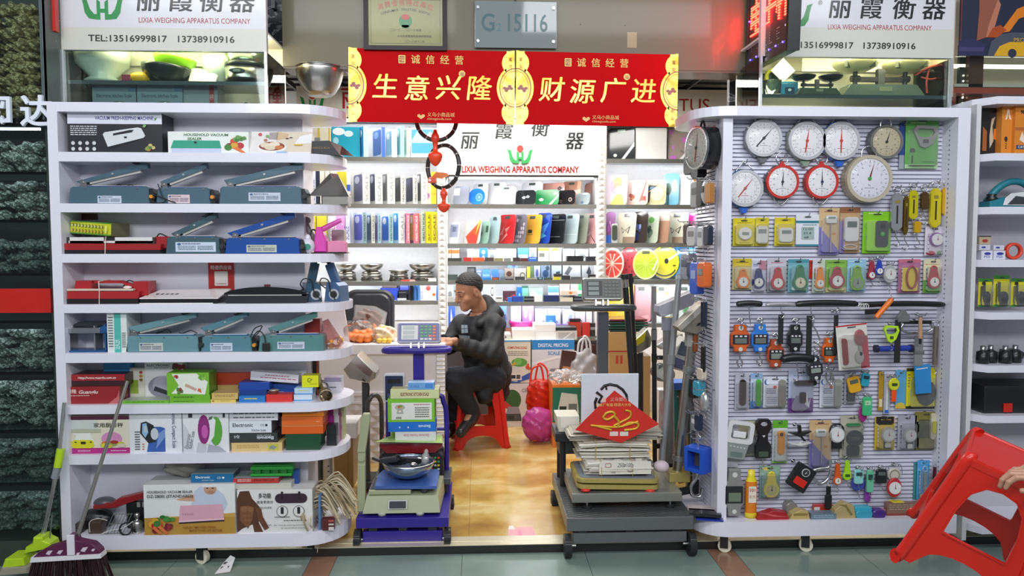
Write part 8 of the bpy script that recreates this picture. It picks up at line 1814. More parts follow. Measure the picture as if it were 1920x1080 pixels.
def crane(lab,px,col,hookto=None,top=True,scr='6a736c',G=None,keys=3,ang=0,name='crane_scale'):
 t,E,N,f=hg(name,lab,'crane scale',px,G or YF-.055,(0,ang,0))
 m=C(col,.35,.1)
 M=MB();M.ext([(-E*.3,0),(E*.3,0),(E*.34,N*.16),(E/2,N*.26),(E/2,N*.64),(E*.34,N*.76),(E*.3,N),(-E*.3,N),(-E*.34,N*.76),(-E/2,N*.64),(-E/2,N*.26),(-E*.34,N*.16)],0,.026,m,.005);M.make('body',t)
 M.ext(rr(E*.84,N*.36,.004,3,0,N*.46),-.0022,.001,'26272a');pn=M.make('panel',t)
 M.ext(rr(E*.62,N*.19,.002,3,0,N*.41),-.0036,-.002,C(scr,.2));M.make('display',pn)
 for k in rg(keys):M.ext(rr(E*.14,N*.06,.002,3,E*(-.24+.24*k),N*.58),-.004,-.002,'cfcfcf')
 M.make('keys',pn)
 M.cyl((0,-.001,N*.88),(0,0,N*.88),E*.13,'d0d0cc',n=16);M.cyl((0,-.001,N*.1),(0,0,N*.1),E*.11,'d0d0cc',n=16);M.make('eyelet',t)
 if hookto:
  L_=abs(f(px[0],px[3])[1]-f(px[0],hookto)[1]);M.tube(bez([(0,.012,N*.1),(0,.01,-L_*.35),(.012,.01,-L_*.7),(.002,.01,-L_),(-.012,.01,-L_*.72),(-.009,.01,-L_*.5)]),.0042,CHR,8);M.make('load_hook',t)
 if top:M.tube(bez([(0,-.004,N*.86),(0,-.008,N*1.05),(.008,0,N*1.16),(0,.01,N*1.24),(-.012,.012,N*1.15)]),.004,CHR,8);M.make('top_hook',t);peg((px[0]+px[2])/2,px[1]-8,.05)
 return t
crane('orange crane scale with three keys, first of crane scale row',(1371,609,1407,660),'d8622a',690)
crane('bright blue crane scale by orange one',(1410,608,1442,660),'2f7fd8',686)
crane('brownish orange crane scale lower than blue one',(1440,637,1471,689),'b8502c',None,scr='7f8a82')
crane('black crane scale with grey display, no hook',(1478,609,1506,659),'26282b',None,keys=3)
crane('orange crane scale with square cutout by cream spoon pack',(1543,634,1569,680),'dc6420',718,scr='5a605a')
t,E,N,f=hg('hook_chain','chrome double hook and ring between straps','hook',(1520,601,1540,668),YF-.07)
M.tube(bez([(-.012,0,N),(-.016,0,N*.85),(0,0,N*.72),(.012,0,N*.55),(.018,0,N*.45),(.004,0,N*.36),(-.012,0,N*.42)]),.0036,CHR,8);M.tube(ring_pts(.006,0,N*.26,.013),.003,CHR,8,True);M.tube(ring_pts(.006,.002,N*.08,.014),.003,CHR,8,True);M.make('hook',t)
pks('big cream and red pack with spoon scale tilted among crane scales',(1574,608,1632,692),'d8d6cc',D('r 72 0 100 72 c03a48;p b8242c 0 97 100 97 100 100 0 100;T 86 12 50 f0d8d8 12 rot 90|电子勺秤')[:2],[('bar',(1580,632,1592,682),'8f1f26'),('disc',(1606,618,1626,648),'a05a5e',dict(y=-.018)),('bar',(1612,648,1618,668),'a8a8a4'),('disc',(1604,658,1621,682),'b4b3ac')],rot=-6,G=YF-.09)
t,E,N,f=hg('dumbbell_scale','dark blue tube grip lying level behind lime scale','grip',(1640,646,1711,661),YF-.06);M.cyl((-E*.42,0,N*.45),(E*.42,0,N*.55),N*.36,'26389a',n=18);M.make('tube',t)
for s in(-1,1):M.cyl((s*E*.42,0,N*.5),(s*E*.5,0,N*.5),N*.48,'18203c',n=18);M.make('end_cap',t)
peg(1675,650,.04)
t=fobs('lime yellow trapezoid clip scale before black strap',(1657,610,1687,643),'b8e02c','cara','3a4a2c',ring=False,ang=0,G=YF-.085)
t,E,N,f=hg('trapeze_handle','chrome trapeze handle by wooden handle','handle bar',(1690,603,1748,626),YF-.07);M.tube(bez([(-E*.42,0,N*.9),(-E/2,0,N*.4),(-E*.3,0,.006),(0,0,.004),(E*.3,0,.006),(E/2,0,N*.4),(E*.42,0,N*.9)]),.0065,CHR,10);M.make('bar',t);M.box(-E*.46,E*.46,-.008,.008,N*.8,N*1.1,BLK,.004);M.make('top_bar',t);peg(1718,602,.05)
t,E,N,f=hg('wooden_handle','pale wooden file handle before chrome trapeze','handle',(1720,592,1732,645),YF-.1);M.cyl((0,0,N*.2),(-.003,0,N*.97),.01,'b8906a',r1=.008,n=14);M.make('grip',t);M.cyl((0,0,0),(0,0,N*.22),.006,BLK,n=12);M.cyl((-.003,0,N*.95),(-.003,0,N),.009,STL,n=14);M.make('ferrule',t);peg(1726,590,.07)
t,E,N,f=hg('webbing_strap','grey webbing strap with buckle below wooden handle','strap',(1712,632,1736,686),YF-.06);M.box(-E*.4,E*.25,-.002,.002,0,N,C('7d7f7e',.7));M.make('strap',t);M.box(-E*.45,E*.35,-.006,.004,N*.42,N*.52,'6a6c6c',.002);M.make('buckle',t);peg(1722,633,.05)
t,E,N,f=hg('brass_tube_scale','slim steel tube spring scale at end of crane row','spring scale',(1748,612,1760,684),YF-.05);M.cyl((0,0,0),(0,0,N),E*.42,C('8f8578',.3,.7),n=16);M.box(-.001,.001,-E*.43,-E*.3,N*.2,N*.7,BLK);M.make('tube',t);M.tube(ring_pts(0,0,N+.015,.015),.002,CHR,6,True);M.tube(bez([(0,0,0),(0,0,-.02),(.01,0,-.035),(0,0,-.045)]),.0025,CHR,6);M.make('ring',t);peg(1754,604,.05)
t=tbar('short black grip bar crossing below brownish orange crane scale',(1465,664,1526,681),'18191b',hk=((1494,680),(1492,714)))
crane('slanted dark grey hand scale with blue keys under short black grip bar',(1517,668,1546,713),'33363a',None,top=False,scr='8a948c',G=YF-.085,ang=-6)
t,E,N,f=hg('carabiner_hook','big chrome hook dangling by spoon pack above white cards','hook',(1548,690,1566,724),YF-.08);M.tube(bez([(-.004,0,N),(.006,0,N*.7),(.014,0,N*.35),(.002,0,.006),(-.014,0,N*.25)]),.004,CHR,8);M.make('hook',t);peg(1556,692,.06)
pks('black gadget in clear sleeve, first of fifth row',(1378,700,1404,768),'b9b8c6',(),[('bar',(1385,711,1398,760),'23201f')],G=YF-.014)
pks('white and blue card with bright green pen scale',(1407,700,1429,765),'b8c8e0',D('r 0 0 100 20 4a8ac8;r 0 85 100 100 8fb0d8'),[('bar',(1416,711,1426,761),'3fb02c')])
WC=D('e 16 82 12 10 2f5fa8;e 20 84 9 8 dfe3ea;e 50 66 8 5 c9543c;l 8 42 55 62 3 6a7a9a;l 10 10 60 34 4 8a94a8')
pks('white card with grey folding hand scale, one by green pen scale',(1431,706,1474,764),'d9dce6',WC,[('bar',(1458,711,1473,764),'8d8f84')])
pks('lilac card with black T bar hand scale printed and packed on it',(1478,694,1525,773),'bcc3da',D('r 0 0 100 34 6a3f8c;p 8f8aa6 10 10 30 40 55 40 80 10 60 2 30 2;p e6e2ea 66 20 74 50 82 22 90 40 84 10;l 20 84 90 88 1 7a86a8'),[('bar',(1487,712,1529,722),'1f1f24',dict(y=-.02)),('rr',(1498,735,1510,755),'1d1d22')])
pks('white card with grey folding hand scale, one by yellow tags',(1537,706,1579,764),'d9dce6',WC,[('bar',(1562,710,1577,764),'a3a59c')])
pks('black round gadget in clear sleeve by second white card',(1583,700,1604,758),'a7a6ae',(),[('rr',(1585,722,1602,752),'2a2a2c')],G=YF-.014)
fobs('amber yellow tag scale tilted in fifth row',(1594,706,1618,736),'e0a824','rr','5a6058',ang=-14)
fobs('turquoise blue tag scale by amber one',(1614,700,1630,725),'2f9ab0','rr','26404a',ang=8)
fobs('mint green tag scale below fifth row',(1618,745,1636,780),'3fb878','rr','a8d8b0',G=YF-.06)
fobs('magenta drop scale behind mint green one',(1611,760,1627,792),'a8287c','disc',None,G=YF-.04)
pks('yellow and amber pen thermometer strip',(1647,697,1656,770),'b08a2c',D('r 20 10 80 30 e0d8b0'),(),False)
pks('white strip with blue tipped probe',(1657,702,1669,776),'a9a9b4',D('r 20 2 80 10 2f62c0;r 35 10 65 80 d8d8de'),(),False)
t=fobs('round yellow digital scale with orange strap',(1667,709,1688,733),'cfd02a','disc','3a4a2c');M.ext([(-.012,-.055),(.012,-.055),(.012,.004),(-.012,.004)],.002,.008,'e8561c',.002);M.make('strap',t)
pks('light blue card behind round yellow scale',(1679,694,1698,766),'5fa3d0',D('r 0 0 100 10 d8b84a;e 50 10 40 6 d8c04a'),(),False,G=YF-.012)
pks('yellow and black card with dark oval scale',(1699,690,1753,766),'d3cc1f',D('r 0 92 40 100 3a3a1c;r 0 0 100 6 2a2a20;l 5 50 14 85 5 8a861c'),[('disc',(1716,712,1754,760),'4a4e4c',dict(d=.018))])
t,E,N,f=hg('blue_bag','bright blue packet with white header before yellow and black card','packet',(1717,683,1747,738),YF-.055,(0,-4,0));M.ext(rr(E,N,.004,3,0,N/2),-.004,.004,'2f86c4',.002);M.plate([(-E*.42,N*.84),(E*.3,N*.86),(E*.3,N*.89),(-E*.42,N*.87)],-.0046,'dfe6ea');M.make('packet',t);peg(1732,684,.05)
t=pks('grey and white handled fat tester on white card by corner post',(1349,789,1384,876),'c9c8d0',(),(),False,G=YF-.02,hook=False)
t,E,N,f=hg('fat_tester','grey and white loop handled scale before white card by corner post','hand scale',(1352,788,1407,862),YF-.075,(0,8,0))
o=rr(E*.86,N*.94,.02,5,0,N/2);M.ring(rr(E*.9,N*.56,.018,5,.004,N*.7),rr(E*.62,N*.36,.01,5,.004,N*.71),-.004,.02,'d9d7d8');M.box(-E*.2,E*.24,0,.012,N*.56,N*.72,'e3e1e2',.004);M.make('handle',t)
M.ext([(-E*.34,.002),(E*.3,.002),(E*.4,N*.42),(E*.38,N*.5),(-E*.42,N*.5),(-E*.44,N*.42)],-.002,.022,'8d9490',.005);M.make('body',t)
M.ext(rr(E*.4,N*.12,.003,3,0,N*.14),-.0042,-.001,C('6a7872',.2));M.make('display',t)
for k in rg(5):M.ext(ell(.0035,.0028,8,-E*.24+k*E*.12,N*.34-k*.0012),-.0042,-.001,'d8dad8')
M.make('keys',t);peg(1380,792,.06)
def bottle(lab,px,col):
 t,E,N,f=hg('bottle_scale',lab,'luggage scale',px,YF-.05)
 M=MB();o=[(E*.46,N*.03),(E*.5,N*.12),(E*.5,N*.34),(E*.3,N*.46),(E*.28,N*.62),(E*.5,N*.78),(E*.48,N*.92),(E*.3,N)]
 M.ext([(-E*.46,N*.03)][:0]+o+[(-x,z)for x,z in reversed(o)],0,.022,C(col,.35),.004);M.make('body',t)
 M.ext(ell(E*.2,N*.05,20,0,N*.88),-.002,.001,'a9a9b0');M.ext([(-E*.1,N*.6),(E*.1,N*.6),(0,N*.55)],-.002,.001,'d8d8d8');M.make('mark',t)
 M.ext(rr(E*.6,N*.13,.003,3,0,N*.14),-.002,.001,C('4a5648',.2));M.make('display',t)
 M.tube(bez([(0,.01,.004),(0,.01,-.02),(.008,.01,-.034),(0,.01,-.046),(-.01,.01,-.04)]),.0022,CHR,6);M.make('hook',t);peg((px[0]+px[2])/2,px[1]+6,.045)
bottle('black bottle shaped hand scale with grey display',(1417,786,1447,862),'1d1e20')
pks('green topped card with orange key shaped scale',(1448,788,1476,868),'c9cfd0',D('r 0 82 100 100 5fae2c;r 0 0 100 5 7fc04a'),[('disc',(1456,806,1471,820),'e89a1c'),('bar',(1457,815,1470,852),'e89a1c',dict(y=-.012)),('disc',(1460,810,1467,817),'2c241c',dict(y=-.018))])
pks('olive pack with small black gauge behind loop handled scale',(1384,789,1418,855),'b3b090',D('l 20 86 80 92 1 7a8a4a'),[('rr',(1398,815,1416,850),'2a2c28',dict(c2='7a847c'))],G=YF-.012)
t,E,N,f=hg('wing_scale','black and white winged scale out of slats in sixth row','hand scale',(1478,796,1521,836),YF-.08)
M.ext([(-E/2,N*.62),(0,N*.42),(E/2,N*.7),(E*.3,N*.7),(0,N*.64),(-E*.3,N*.64)],-.015,.015,'1f2022',.004);M.ext([(-E*.06,N*.6),(E*.06,N*.6),(E*.02,N*.98),(-E*.1,N*.98)],-.01,.01,BLK,.003);M.ext([(E*0,N*.45),(E*.1,N*.45),(E*.28,N*.22),(E*.16,N*.22)],-.008,.008,BLK,.003);M.make('body',t)
M.ext([(-E*.48,N*.14),(0,0),(E*.48,N*.16),(E*.2,N*.13),(0,N*.11),(-E*.2,N*.14)],-.015,.015,'dcdad8',.004);M.ext([(-E*.08,N*.1),(E*.1,N*.1),(E*.02,N*.24)],-.01,.01,'d4d2d0',.003);M.make('wing',t);peg(1494,798,.06)
pks('tan and purple card with probe thermometer in sixth row',(1517,788,1558,878),'cbae82',TH,[('rr',(1528,804,1548,818),'d6d5d0',dict(c2='7d8a86')),('bar',(1537,818,1540,868),'a8a6a2',dict(d=.006))],G=YF-.03)
t=fobs('white dial scale on black strap by green handled one',(1556,801,1585,831),'c9c9c9','dial','e0dedd',ring=False,hook_=False);M.tube(bez([(-.03,.01,.02),(-.034,.01,.06),(-.02,.01,.088),(.02,.01,.088),(.034,.01,.06),(.03,.01,.03)]),.004,BLK,8);M.ext([(-.026,-.03),(.026,-.03),(.026,.01),(-.026,.01)],.003,.014,'1d1d20',.003);M.make('strap',t)
pks('grey card with green handle and round black digital scale',(1575,779,1618,858),'b5b29f',D('l 30 90 70 94 1 7a786a'),[('bar',(1586,793,1612,799),'2f7a4a'),('disc',(1585,806,1618,836),'2c302f',dict(c2='4a5248')),('rr',(1586,834,1610,854),'26292a')])
pks('yellow card with black label and white dial scale',(1640,781,1677,843),'c8ab2c',D('r 5 78 95 100 26221c;l 30 86 80 92 1 b89a4a;r 5 0 30 10 a8902a'),[('dial',(1650,800,1677,829),'b9b8b4'),('rr',(1656,826,1669,841),'2a2622',dict(y=-.01)),('rr',(1657,829,1668,838),'cfcdc6',dict(y=-.012,d=.003))])
pks('clear sleeve with white dial scale by olive pack',(1683,779,1718,843),'a6a4b2',(),[('dial',(1692,802,1717,829),'b9b8b4'),('rr',(1698,826,1711,841),'2a2622',dict(y=-.01)),('rr',(1699,831,1709,841),'d8d6d4',dict(y=-.012,d=.003))])
pks('olive pack with dark case and yellow line roll',(1715,772,1757,843),'7a7434',D('R 42 55 60 50 10 4a4a2c;e 30 8 15 6 8f8844'),[('bar',(1742,774,1753,823),'c9c3a8'),('bar',(1744,788,1752,812),'d8d01c',dict(y=-.02))])
crane('grey crane scale body with green display at foot of corner post',(1359,880,1396,968),'8d8b88',None,top=False,scr='717d68',G=YF-.08,keys=0)
t,E,N,f=hg('glue_bottle','orange bottle with yellow cap on base shelf','bottle',(1397,880,1419,970),YF-.06)
t.location.z=zb1;r=E/2;h2=N
M.turn([(0,0),(r,0),(r,h2*.1),(r*.96,h2*.11)],'e6cf2c',22,sy=.7);M.turn([(r*.96,h2*.11),(r*.98,h2*.3),(r*.98,h2*.76)],'e0801c',22,sy=.7);M.make('body',t)
M.turn([(r*.98,h2*.75),(r*.6,h2*.86),(r*.62,h2*.98),(0,h2)],'e8d42a',22,sy=.7);M.make('cap',t)
M.plate(rr(r*1.3,h2*.34,.003,3,0,h2*.5),-r*.705,'e8e0d0');M.text('101',0,h2*.56,h2*.07,'c8341c',-r*.708,bold=.03);M.text('强力胶',0,h2*.42,h2*.07,'c8341c',-r*.708,w=r*1.);M.make('paper_label',t)
pks('teal card with yellow compass shaped scale',(1424,873,1462,934),'6f9490',D('r 0 70 100 100 8fae98;e 30 90 15 5 d8c86a'),[('fob',(1430,884,1460,932),'dccb3c',dict(c2='c3bd7a'))])
t,E,N,f=hg('pressure_gauge','tilted black and red gauge box with small white dial','gauge',(1472,868,1510,918),YF-.08,(0,32,0));M.ext(rr(E*1.,N*.95,.008,4,0,N/2),0,.03,'1c1d20',.004);M.make('case',t);M.ext(rr(E*.62,N*.28,.003,3,0,N*.34),-.003,.001,'d8281c');M.make('red_panel',t);M.ext(ell(E*.2,E*.2,24,0,N*.74),-.003,.001,'d8d8d4');M.ext(ell(E*.17,E*.17,24,0,N*.74),-.004,-.002,'3a3c3e');M.ext([(-.002,N*.7),(.002,N*.7),(.001,N*.8)],-.005,-.003,'e8e8e8');M.make('dial',t);peg(1490,866,.05)
t,E,N,f=hg('carabiner_scale','silver carabiner scale by black and red gauge','hand scale',(1519,862,1562,912),YF-.05);M.tube(bez([(E*.36,0,N*.98),(E*.3,0,N*.72),(-E*.1,0,N*.66),(-E*.38,0,N*.58),(-E*.36,0,N*.32),(-E*.05,0,N*.1),(E*.3,0,N*.3),(E*.42,0,N*.62)]),.0085,C('b4b4b6',.25,.8),10);M.make('body',t);peg(1548,866,.04)
t,E,N,f=hg('black_wrist_strap','black strap with rubber grip from silver carabiner','strap',(1546,912,1560,954),YF-.05);M.ext(rr(E*.9,N*.62,.008,4,0,N*.32),-.006,.006,C('141416',.6),.003);M.make('grip',t);M.box(-E*.3,E*.3,-.002,.002,N*.55,N,BLK);M.tube(ring_pts(0,0,N+.008,.008,12),.0016,CHR,6,True);M.make('strap',t)
fobs('orange turned clip scale, first of seventh row of tags',(1563,870,1580,910),'d85a1c','fob',None)
fobs('lime green tag scale, second of seventh row of tags',(1581,864,1598,901),'a4dc1f','fobl','3f5a20')
fobs('aqua tag scale with dark display before blue one',(1602,881,1620,908),'8fd0cc','rr','2c4448');fobs('royal blue disc scale behind aqua tag',(1597,893,1623,922),'3f4fa0','disc',None,G=YF-.03)
fobs('mint round headed tag scale in seventh row',(1625,882,1639,924),'6fc09a','rr','2a4a44');fobs('purple drop scale behind mint round headed tag',(1622,900,1634,942),'8f3fa0','bar',None,G=YF-.03)
fobs('black square tag scale with display in seventh row',(1643,880,1664,907),'1f2224','rr','5a6460')
fobs('red timer scale with white dial before cream ring',(1664,897,1692,933),'c02c34','dial','e8e6e6',ring=False);t,E,N,f=hg('cream_dial','cream ring dial behind red timer scale','hand scale',(1665,879,1690,902),YF-.03);M.ext(ell(E/2,E/2,30,0,N/2),0,.012,'c9c3b4',.003);M.make('body',t);M.ring(ell(E*.38,E*.38,30,0,N/2),ell(E*.32,E*.32,30,0,N/2),-.002,.001,'8a8474');M.tube(bez([(-.03,.004,N),(-.02,.004,N+.02),(.03,.004,N+.018),(.04,.004,N*.6)]),.002,CHR,6);M.make('rim',t);peg(1678,872,.04)
pks('sky blue card with steel spring balance near red stool',(1719,863,1742,936),'4f9fd8',D('e 50 8 35 5 d8bc4a;r 30 90 70 96 7fc0e8'),[('bar',(1729,885,1735,920),'9a9a98'),('ring',(1727,872,1737,884),'a8c0d0',dict(d=.006))]);pks('teal card behind sky blue spring balance card',(1713,866,1722,936),'3f8a84',(),(),False,G=YF-.008,hook=False)
for px,c,lb in((1752,'5a1a2c','dark red tube key scale near end of seventh row'),(1759,'3a2a70','violet tube key scale near end of seventh row'),(1765,'2a3a80','blue tube key scale at end of seventh row')):
 t,E,N,f=hg('tube_scale',lb,'hand scale',(px-3,876+(px-1752)//2,px+3,915),YF-.045);M.cyl((0,0,0),(0,0,N),.0075,C(c,.25,.5),n=14);M.make('tube',t);M.tube(ring_pts(0,0,N+.008,.008,12),.0016,CHR,6,True);M.make('hang_ring',t)
def lying(lab,px,col,pr=(),d=.05,name='loose_pack',kind='rr',G=3.475,rot=(0,0,0),dz=0):
 x,z,E,N=spn(px[0],px[1],px[2],px[3],G);M=MB();m=C(col,.35)
 if kind=='rr':M.ext(rr(E,N,N*.45,5,0,N/2),0,d,m,.004)
 elif kind=='tri':M.ext([(-E/2,0),(E/2,0),(E*.4,N*.8),(0,N),(-E*.4,N*.55)],0,d,m,.004)
 else:M.box(-E/2,E/2,0,d,0,N,m)
 prints(M,E,N,-E/2,0,-.0004,pr)
 return so(name,M,lab,'pack',(x,G,(P(1560,977,RY).z if px[3]>970 else z)+dz+.0005),rot)
lying('red flat gadget lying at start of base shelf',(1419,960,1481,977),'a8202a',D('p d05a5c 5 90 50 40 95 35 60 55'),kind='tri',G=3.472)
lying('white handset lying behind red flat gadget',(1440,948,1472,958),'d8d6d6',D('r 50 30 60 70 6a6a6a'),G=3.53,name='handset',dz=-.03)
lying('grey rounded lump lying behind khaki hand grip',(1474,951,1496,977),'7d7a74',G=3.52)
lying('khaki plastic hand grip on base shelf',(1482,959,1520,977),'bda868',D('R 50 55 70 25 10 8f7c44'),kind='tri',G=3.472)
lying('clear blue blister lying flat mid base shelf',(1521,966,1568,977),'6f8290',D('l 10 20 90 80 2 a9bccb'),kind='box',G=3.468)
lying('red edged white packet behind clear blue blister',(1526,958,1562,976),'c23a34',D('r 0 30 30 80 e0dcd8'),kind='box',G=3.535,d=.02)
lying('khaki shell shaped hand grip up on base shelf',(1562,946,1606,976),'b8a672',D('p 8a7a4a 25 90 50 75 75 20 85 25 55 90'),kind='tri',G=3.474)
lying('lower turquoise gadget on base shelf',(1605,963,1637,977),'3fa8c0',G=3.474);lying('upper turquoise gadget on other one',(1602,951,1636,963),'46b4cc',G=3.49,d=.04)
lying('violet gadget lying by turquoise pair',(1637,962,1662,977),'4a2a80',G=3.472);lying('pink tipped packet between turquoise pair and brown blister',(1640,955,1662,963),'b87a94',G=3.51,d=.03)
lying('brown clear blister sheet along end of base shelf',(1663,952,1736,976),'8a6a58',D('r 0 0 100 20 8f3a34;l 5 40 90 90 3 b09a88'),kind='box',G=3.5,d=.03)
lying('bright yellow tape measure on brown blister sheet',(1673,942,1699,952),'dccf1c',G=3.505,d=.04,dz=0)
XE=1.16
def eh(name,lab,cat,px,py0,py1,G,grp=None):
 a,b=P(px,py0,G),P(px,py1,G)
 return itm(name,lab,cat,(XE-.06,G,b.z),(0,0,0),grp),a.z-b.z
def epeg(py,G):
 z=P(1330,py,G).z;M=MB();M.tube([(XE-.002,G-RY,z),(XE-.1,G-RY,z),(XE-.11,G-RY,z+.012)],.0026,CHR,6);M.make('hook',unit)
t,N=eh('hanging_dial_scale','large black drum dial scale seen edge-on on entrance side of slatted unit','dial scale',1345,238,318,3.6)
r=N/2;t.location=(XE-.075,3.6,t.location.z+r);t.rotation_euler=(0,0,rad(-76))
M.X=MX.Rotation(rad(90),4,'X');M.turn([(0,-.055),(r,-.055),(r,.03)],C('141416',.25),40);M.X=MX.Identity(4);M.make('case',t)
M.ring(ell(r*1.02,r*1.02,44),ell(r*.92,r*.92,44),-.038,-.026,CHR);M.ring(ell(r*1.02,r*1.02,44),ell(r*.92,r*.92,44),.05,.058,CHR);M.make('bezel',t)
dialface(t,(0,0),r*.93,-.028,'e0dfd6','a84a44',80,'4a4a4c')
M.tube(bez([(-.02,0,r),(0,0,r+.03),(.02,0,r)]),.005,BLK,8);M.make('hanger',t);epeg(228,3.6)
def eitem(lab,px,y0,y1,G,col,E=.03,d=.05,dsp=None,metal=0.,name='hand_scale',kind='rr',hook_=True):
 t,N=eh(name,lab,'hand scale',px,y0,y1,G)
 t.location.x=XE-.055;m=C(col,.3,metal);M=MB()
 t.rotation_euler=(0,0,rad(-80))
 if kind=='rr':M.ext(rr(d,N,d*.22,5,0,N/2),-E/2,E/2,m,.005)
 elif kind=='tube':M.cyl((0,0,0),(0,0,N),E/2,m,n=16)
 elif kind=='card':M.box(-d/2,d/2,-.004,.004,0,N,m)
 elif kind=='dome':M.ball((0,0,N/2),d/2,E/2,N/2,m)
 M.make('body',t)
 if dsp:M.ext(rr(d*.6,N*.26,.003,3,0,N*.62),-E/2-.002,-E/2+.001,C(dsp,.2));M.make('display',t)
 if hook_:M.tube(ring_pts(0,0,N+.008,.009,12),.0018,CHR,6,True);M.tube(bez([(0,0,.002),(0,0,-.016),(.01,0,-.028),(0,0,-.036)]),.002,CHR,6);M.make('ring',t)
 epeg(y0-4,G)
 return t
EL=[('black speaker shaped scale behind edge-on drum dial',1320,290,328,3.86,'1d1d20',.04,.1,'3a3c3c'),('matt black box scale under edge-on drum dial',1330,290,335,3.72,'161618',.05,.08,None),('grey hand scale with oval face below matt black box',1325,340,390,3.74,'8f9194',.035,.09,'4a4e50'),('black hand scale between grey and silver ones',1333,338,388,3.67,'2a2a2c',.03,.06,None),('silver egg shaped hand scale with two dark marks',1346,338,383,3.6,'bcbcbf',.04,.06,'2a2c2e'),('tan leather cased scale by corner post',1357,343,382,3.54,'b0783c',.03,.045,None),('pale grey packs at rear of entrance side',1316,424,462,3.8,'b8b9bb',.03,.1,'6a6c6e'),('dark clip scale with keyring at rear of entrance side',1306,420,458,3.9,'222224',.03,.06,None),('silver box scale with small screw on entrance side',1344,425,464,3.62,'c2c2c4',.045,.06,'8a8c90'),('dark navy box scale by silver box scale',1357,423,460,3.55,'262c3a',.03,.05,None),('grey blister pack at rear below navy box scale',1305,475,525,3.88,'8a8d96',.05,.1,'2a3350'),('dark blue blister pack by grey one on entrance side',1315,490,520,3.8,'23304c',.04,.07,None),('bright blue hand scale with long body on entrance side',1326,492,552,3.72,'3a5cc0',.045,.085,'8fa3c8'),('orange crane scale hung on entrance side',1350,492,539,3.6,'d8682a',.045,.075,'7a8078'),('first of two navy tubes under orange crane scale',1347,566,612,3.62,'1f2838',.02,.02,None),('second of two navy tubes under orange crane scale',1354,566,612,3.58,'1f2838',.02,.02,None),('black strap scale mid entrance side',1348,648,698,3.6,'151517',.012,.03,None),('cream curved grip under black strap scale',1346,690,712,3.62,'cfc6b4',.03,.06,None),('turquoise stapler shaped scale low on entrance side',1338,714,742,3.66,'3fa0b8',.04,.07,None),('polished steel dome low by corner post',1350,735,772,3.57,'c0c0c0',.04,.06,None),('dark oval case low at rear',1325,704,745,3.76,'2a2426',.04,.08,None),('grey hand scale with white sticker low on entrance side',1331,778,808,3.7,'8a8c90',.03,.07,'e0dedc'),('navy hand scale behind grey stickered one',1338,776,806,3.66,'232c48',.025,.05,None),('beige handle at rear by steel tubes',1314,750,810,3.86,'b8b2a0',.03,.05,None),('brown leather strap in rear of entrance side',1322,620,660,3.76,'8f4a20',.02,.05,None)]
for lb,px,y0,y1,G,c,E,d,dp in EL:eitem(lb,px,y0,y1,G,c,E,d,dp,metal=.7 if'steel dome'in lb else .1,kind='dome'if'dome'in lb or'egg'in lb else('tube'if'tube'in lb else'rr'))
t=itm('crane_scale','royal blue crane scale with open front low on entrance side','crane scale',(XE-.085,3.6,P(1330,884,3.6).z),(0,0,-52));N=P(1330,839,3.6).z-t.location.z
m='1f52c0';M.ring([(-.055,0),(.055,0),(.055,N),(-.055,N)],[(-.036,.018),(.036,.018),(.036,N-.018),(-.036,N-.018)],-.02,.06,m);M.box(-.054,.054,.055,.07,0,N,m);M.make('body',t);M.box(-.035,.035,.04,.05,.018,N-.018,'5a5048');M.make('display',t);M.tube(bez([(0,.02,N),(0,.02,N+.03),(.012,.02,N+.05),(0,.02,N+.06)]),.005,CHR,8);M.make('top_hook',t);epeg(822,3.6)
t=itm('shackle_hook','amber painted shackle behind royal blue crane scale','shackle',(XE-.11,3.78,P(1312,905,3.78).z));M.ext([(-.03,.03),(-.01,0),(.035,.01),(.03,.08),(-.02,.11)],-.02,.02,C('c08a24',.35,.2),.006);M.make('body',t);epeg(868,3.78)
t=itm('shackle_hook','big chrome hook near floor on entrance side','hook',(XE-.06,3.66,P(1332,930,3.66).z));M.tube(bez([(0,0,.16),(0,0,.1),(-.03,0,.05),(-.02,0,.005),(.02,0,0),(.03,0,.04)]),.009,CHR,10);M.make('hook',t);M.tube(ring_pts(0,0,.165,.014),.004,CHR,8,True);M.make('ring',t);epeg(890,3.66)
t=itm('shackle_hook','dark steel chain hooks dangling from rear of entrance side','hook',(XE-.09,3.8,P(1318,850,3.8).z))
for k in rg(7):M.tube([(0+(.007 if k%2 else 0)*cos(a),(0 if k%2 else .007)*cos(a),.02+k*.02+.012*sin(a))for a in[2*PI*i/10 for i in rg(10)]],.0026,C('5a5a5c',.3,.8),6,True)
M.make('chain',t);epeg(812,3.8)
for lb,px,c,pr in(('dark blue card on rounded base end of slatted unit',(1305,966,1354,976),'22349a',D('r 60 20 90 80 d0d4e6')),('clear bag of fittings on rounded base end',(1290,950,1340,962),'b8b0ac',D('l 10 20 90 80 2 7a7472')),('black card lying under clear bag of fittings',(1293,960,1350,967),'1f1f22',[])):
 p=floor_pt((px[0]+px[2])/2,(px[1]+px[3])/2,zb1+.004 if'bag'not in lb else zb1+.02);E=P(px[2],960,p.y).x-P(px[0],960,p.y).x
 M.box(-E/2,E/2,-.035,.035,-.003,.003 if'bag'not in lb else .012,C(c,.3))
 so('loose_pack',M,lb,'pack',p,(0,0,-12))
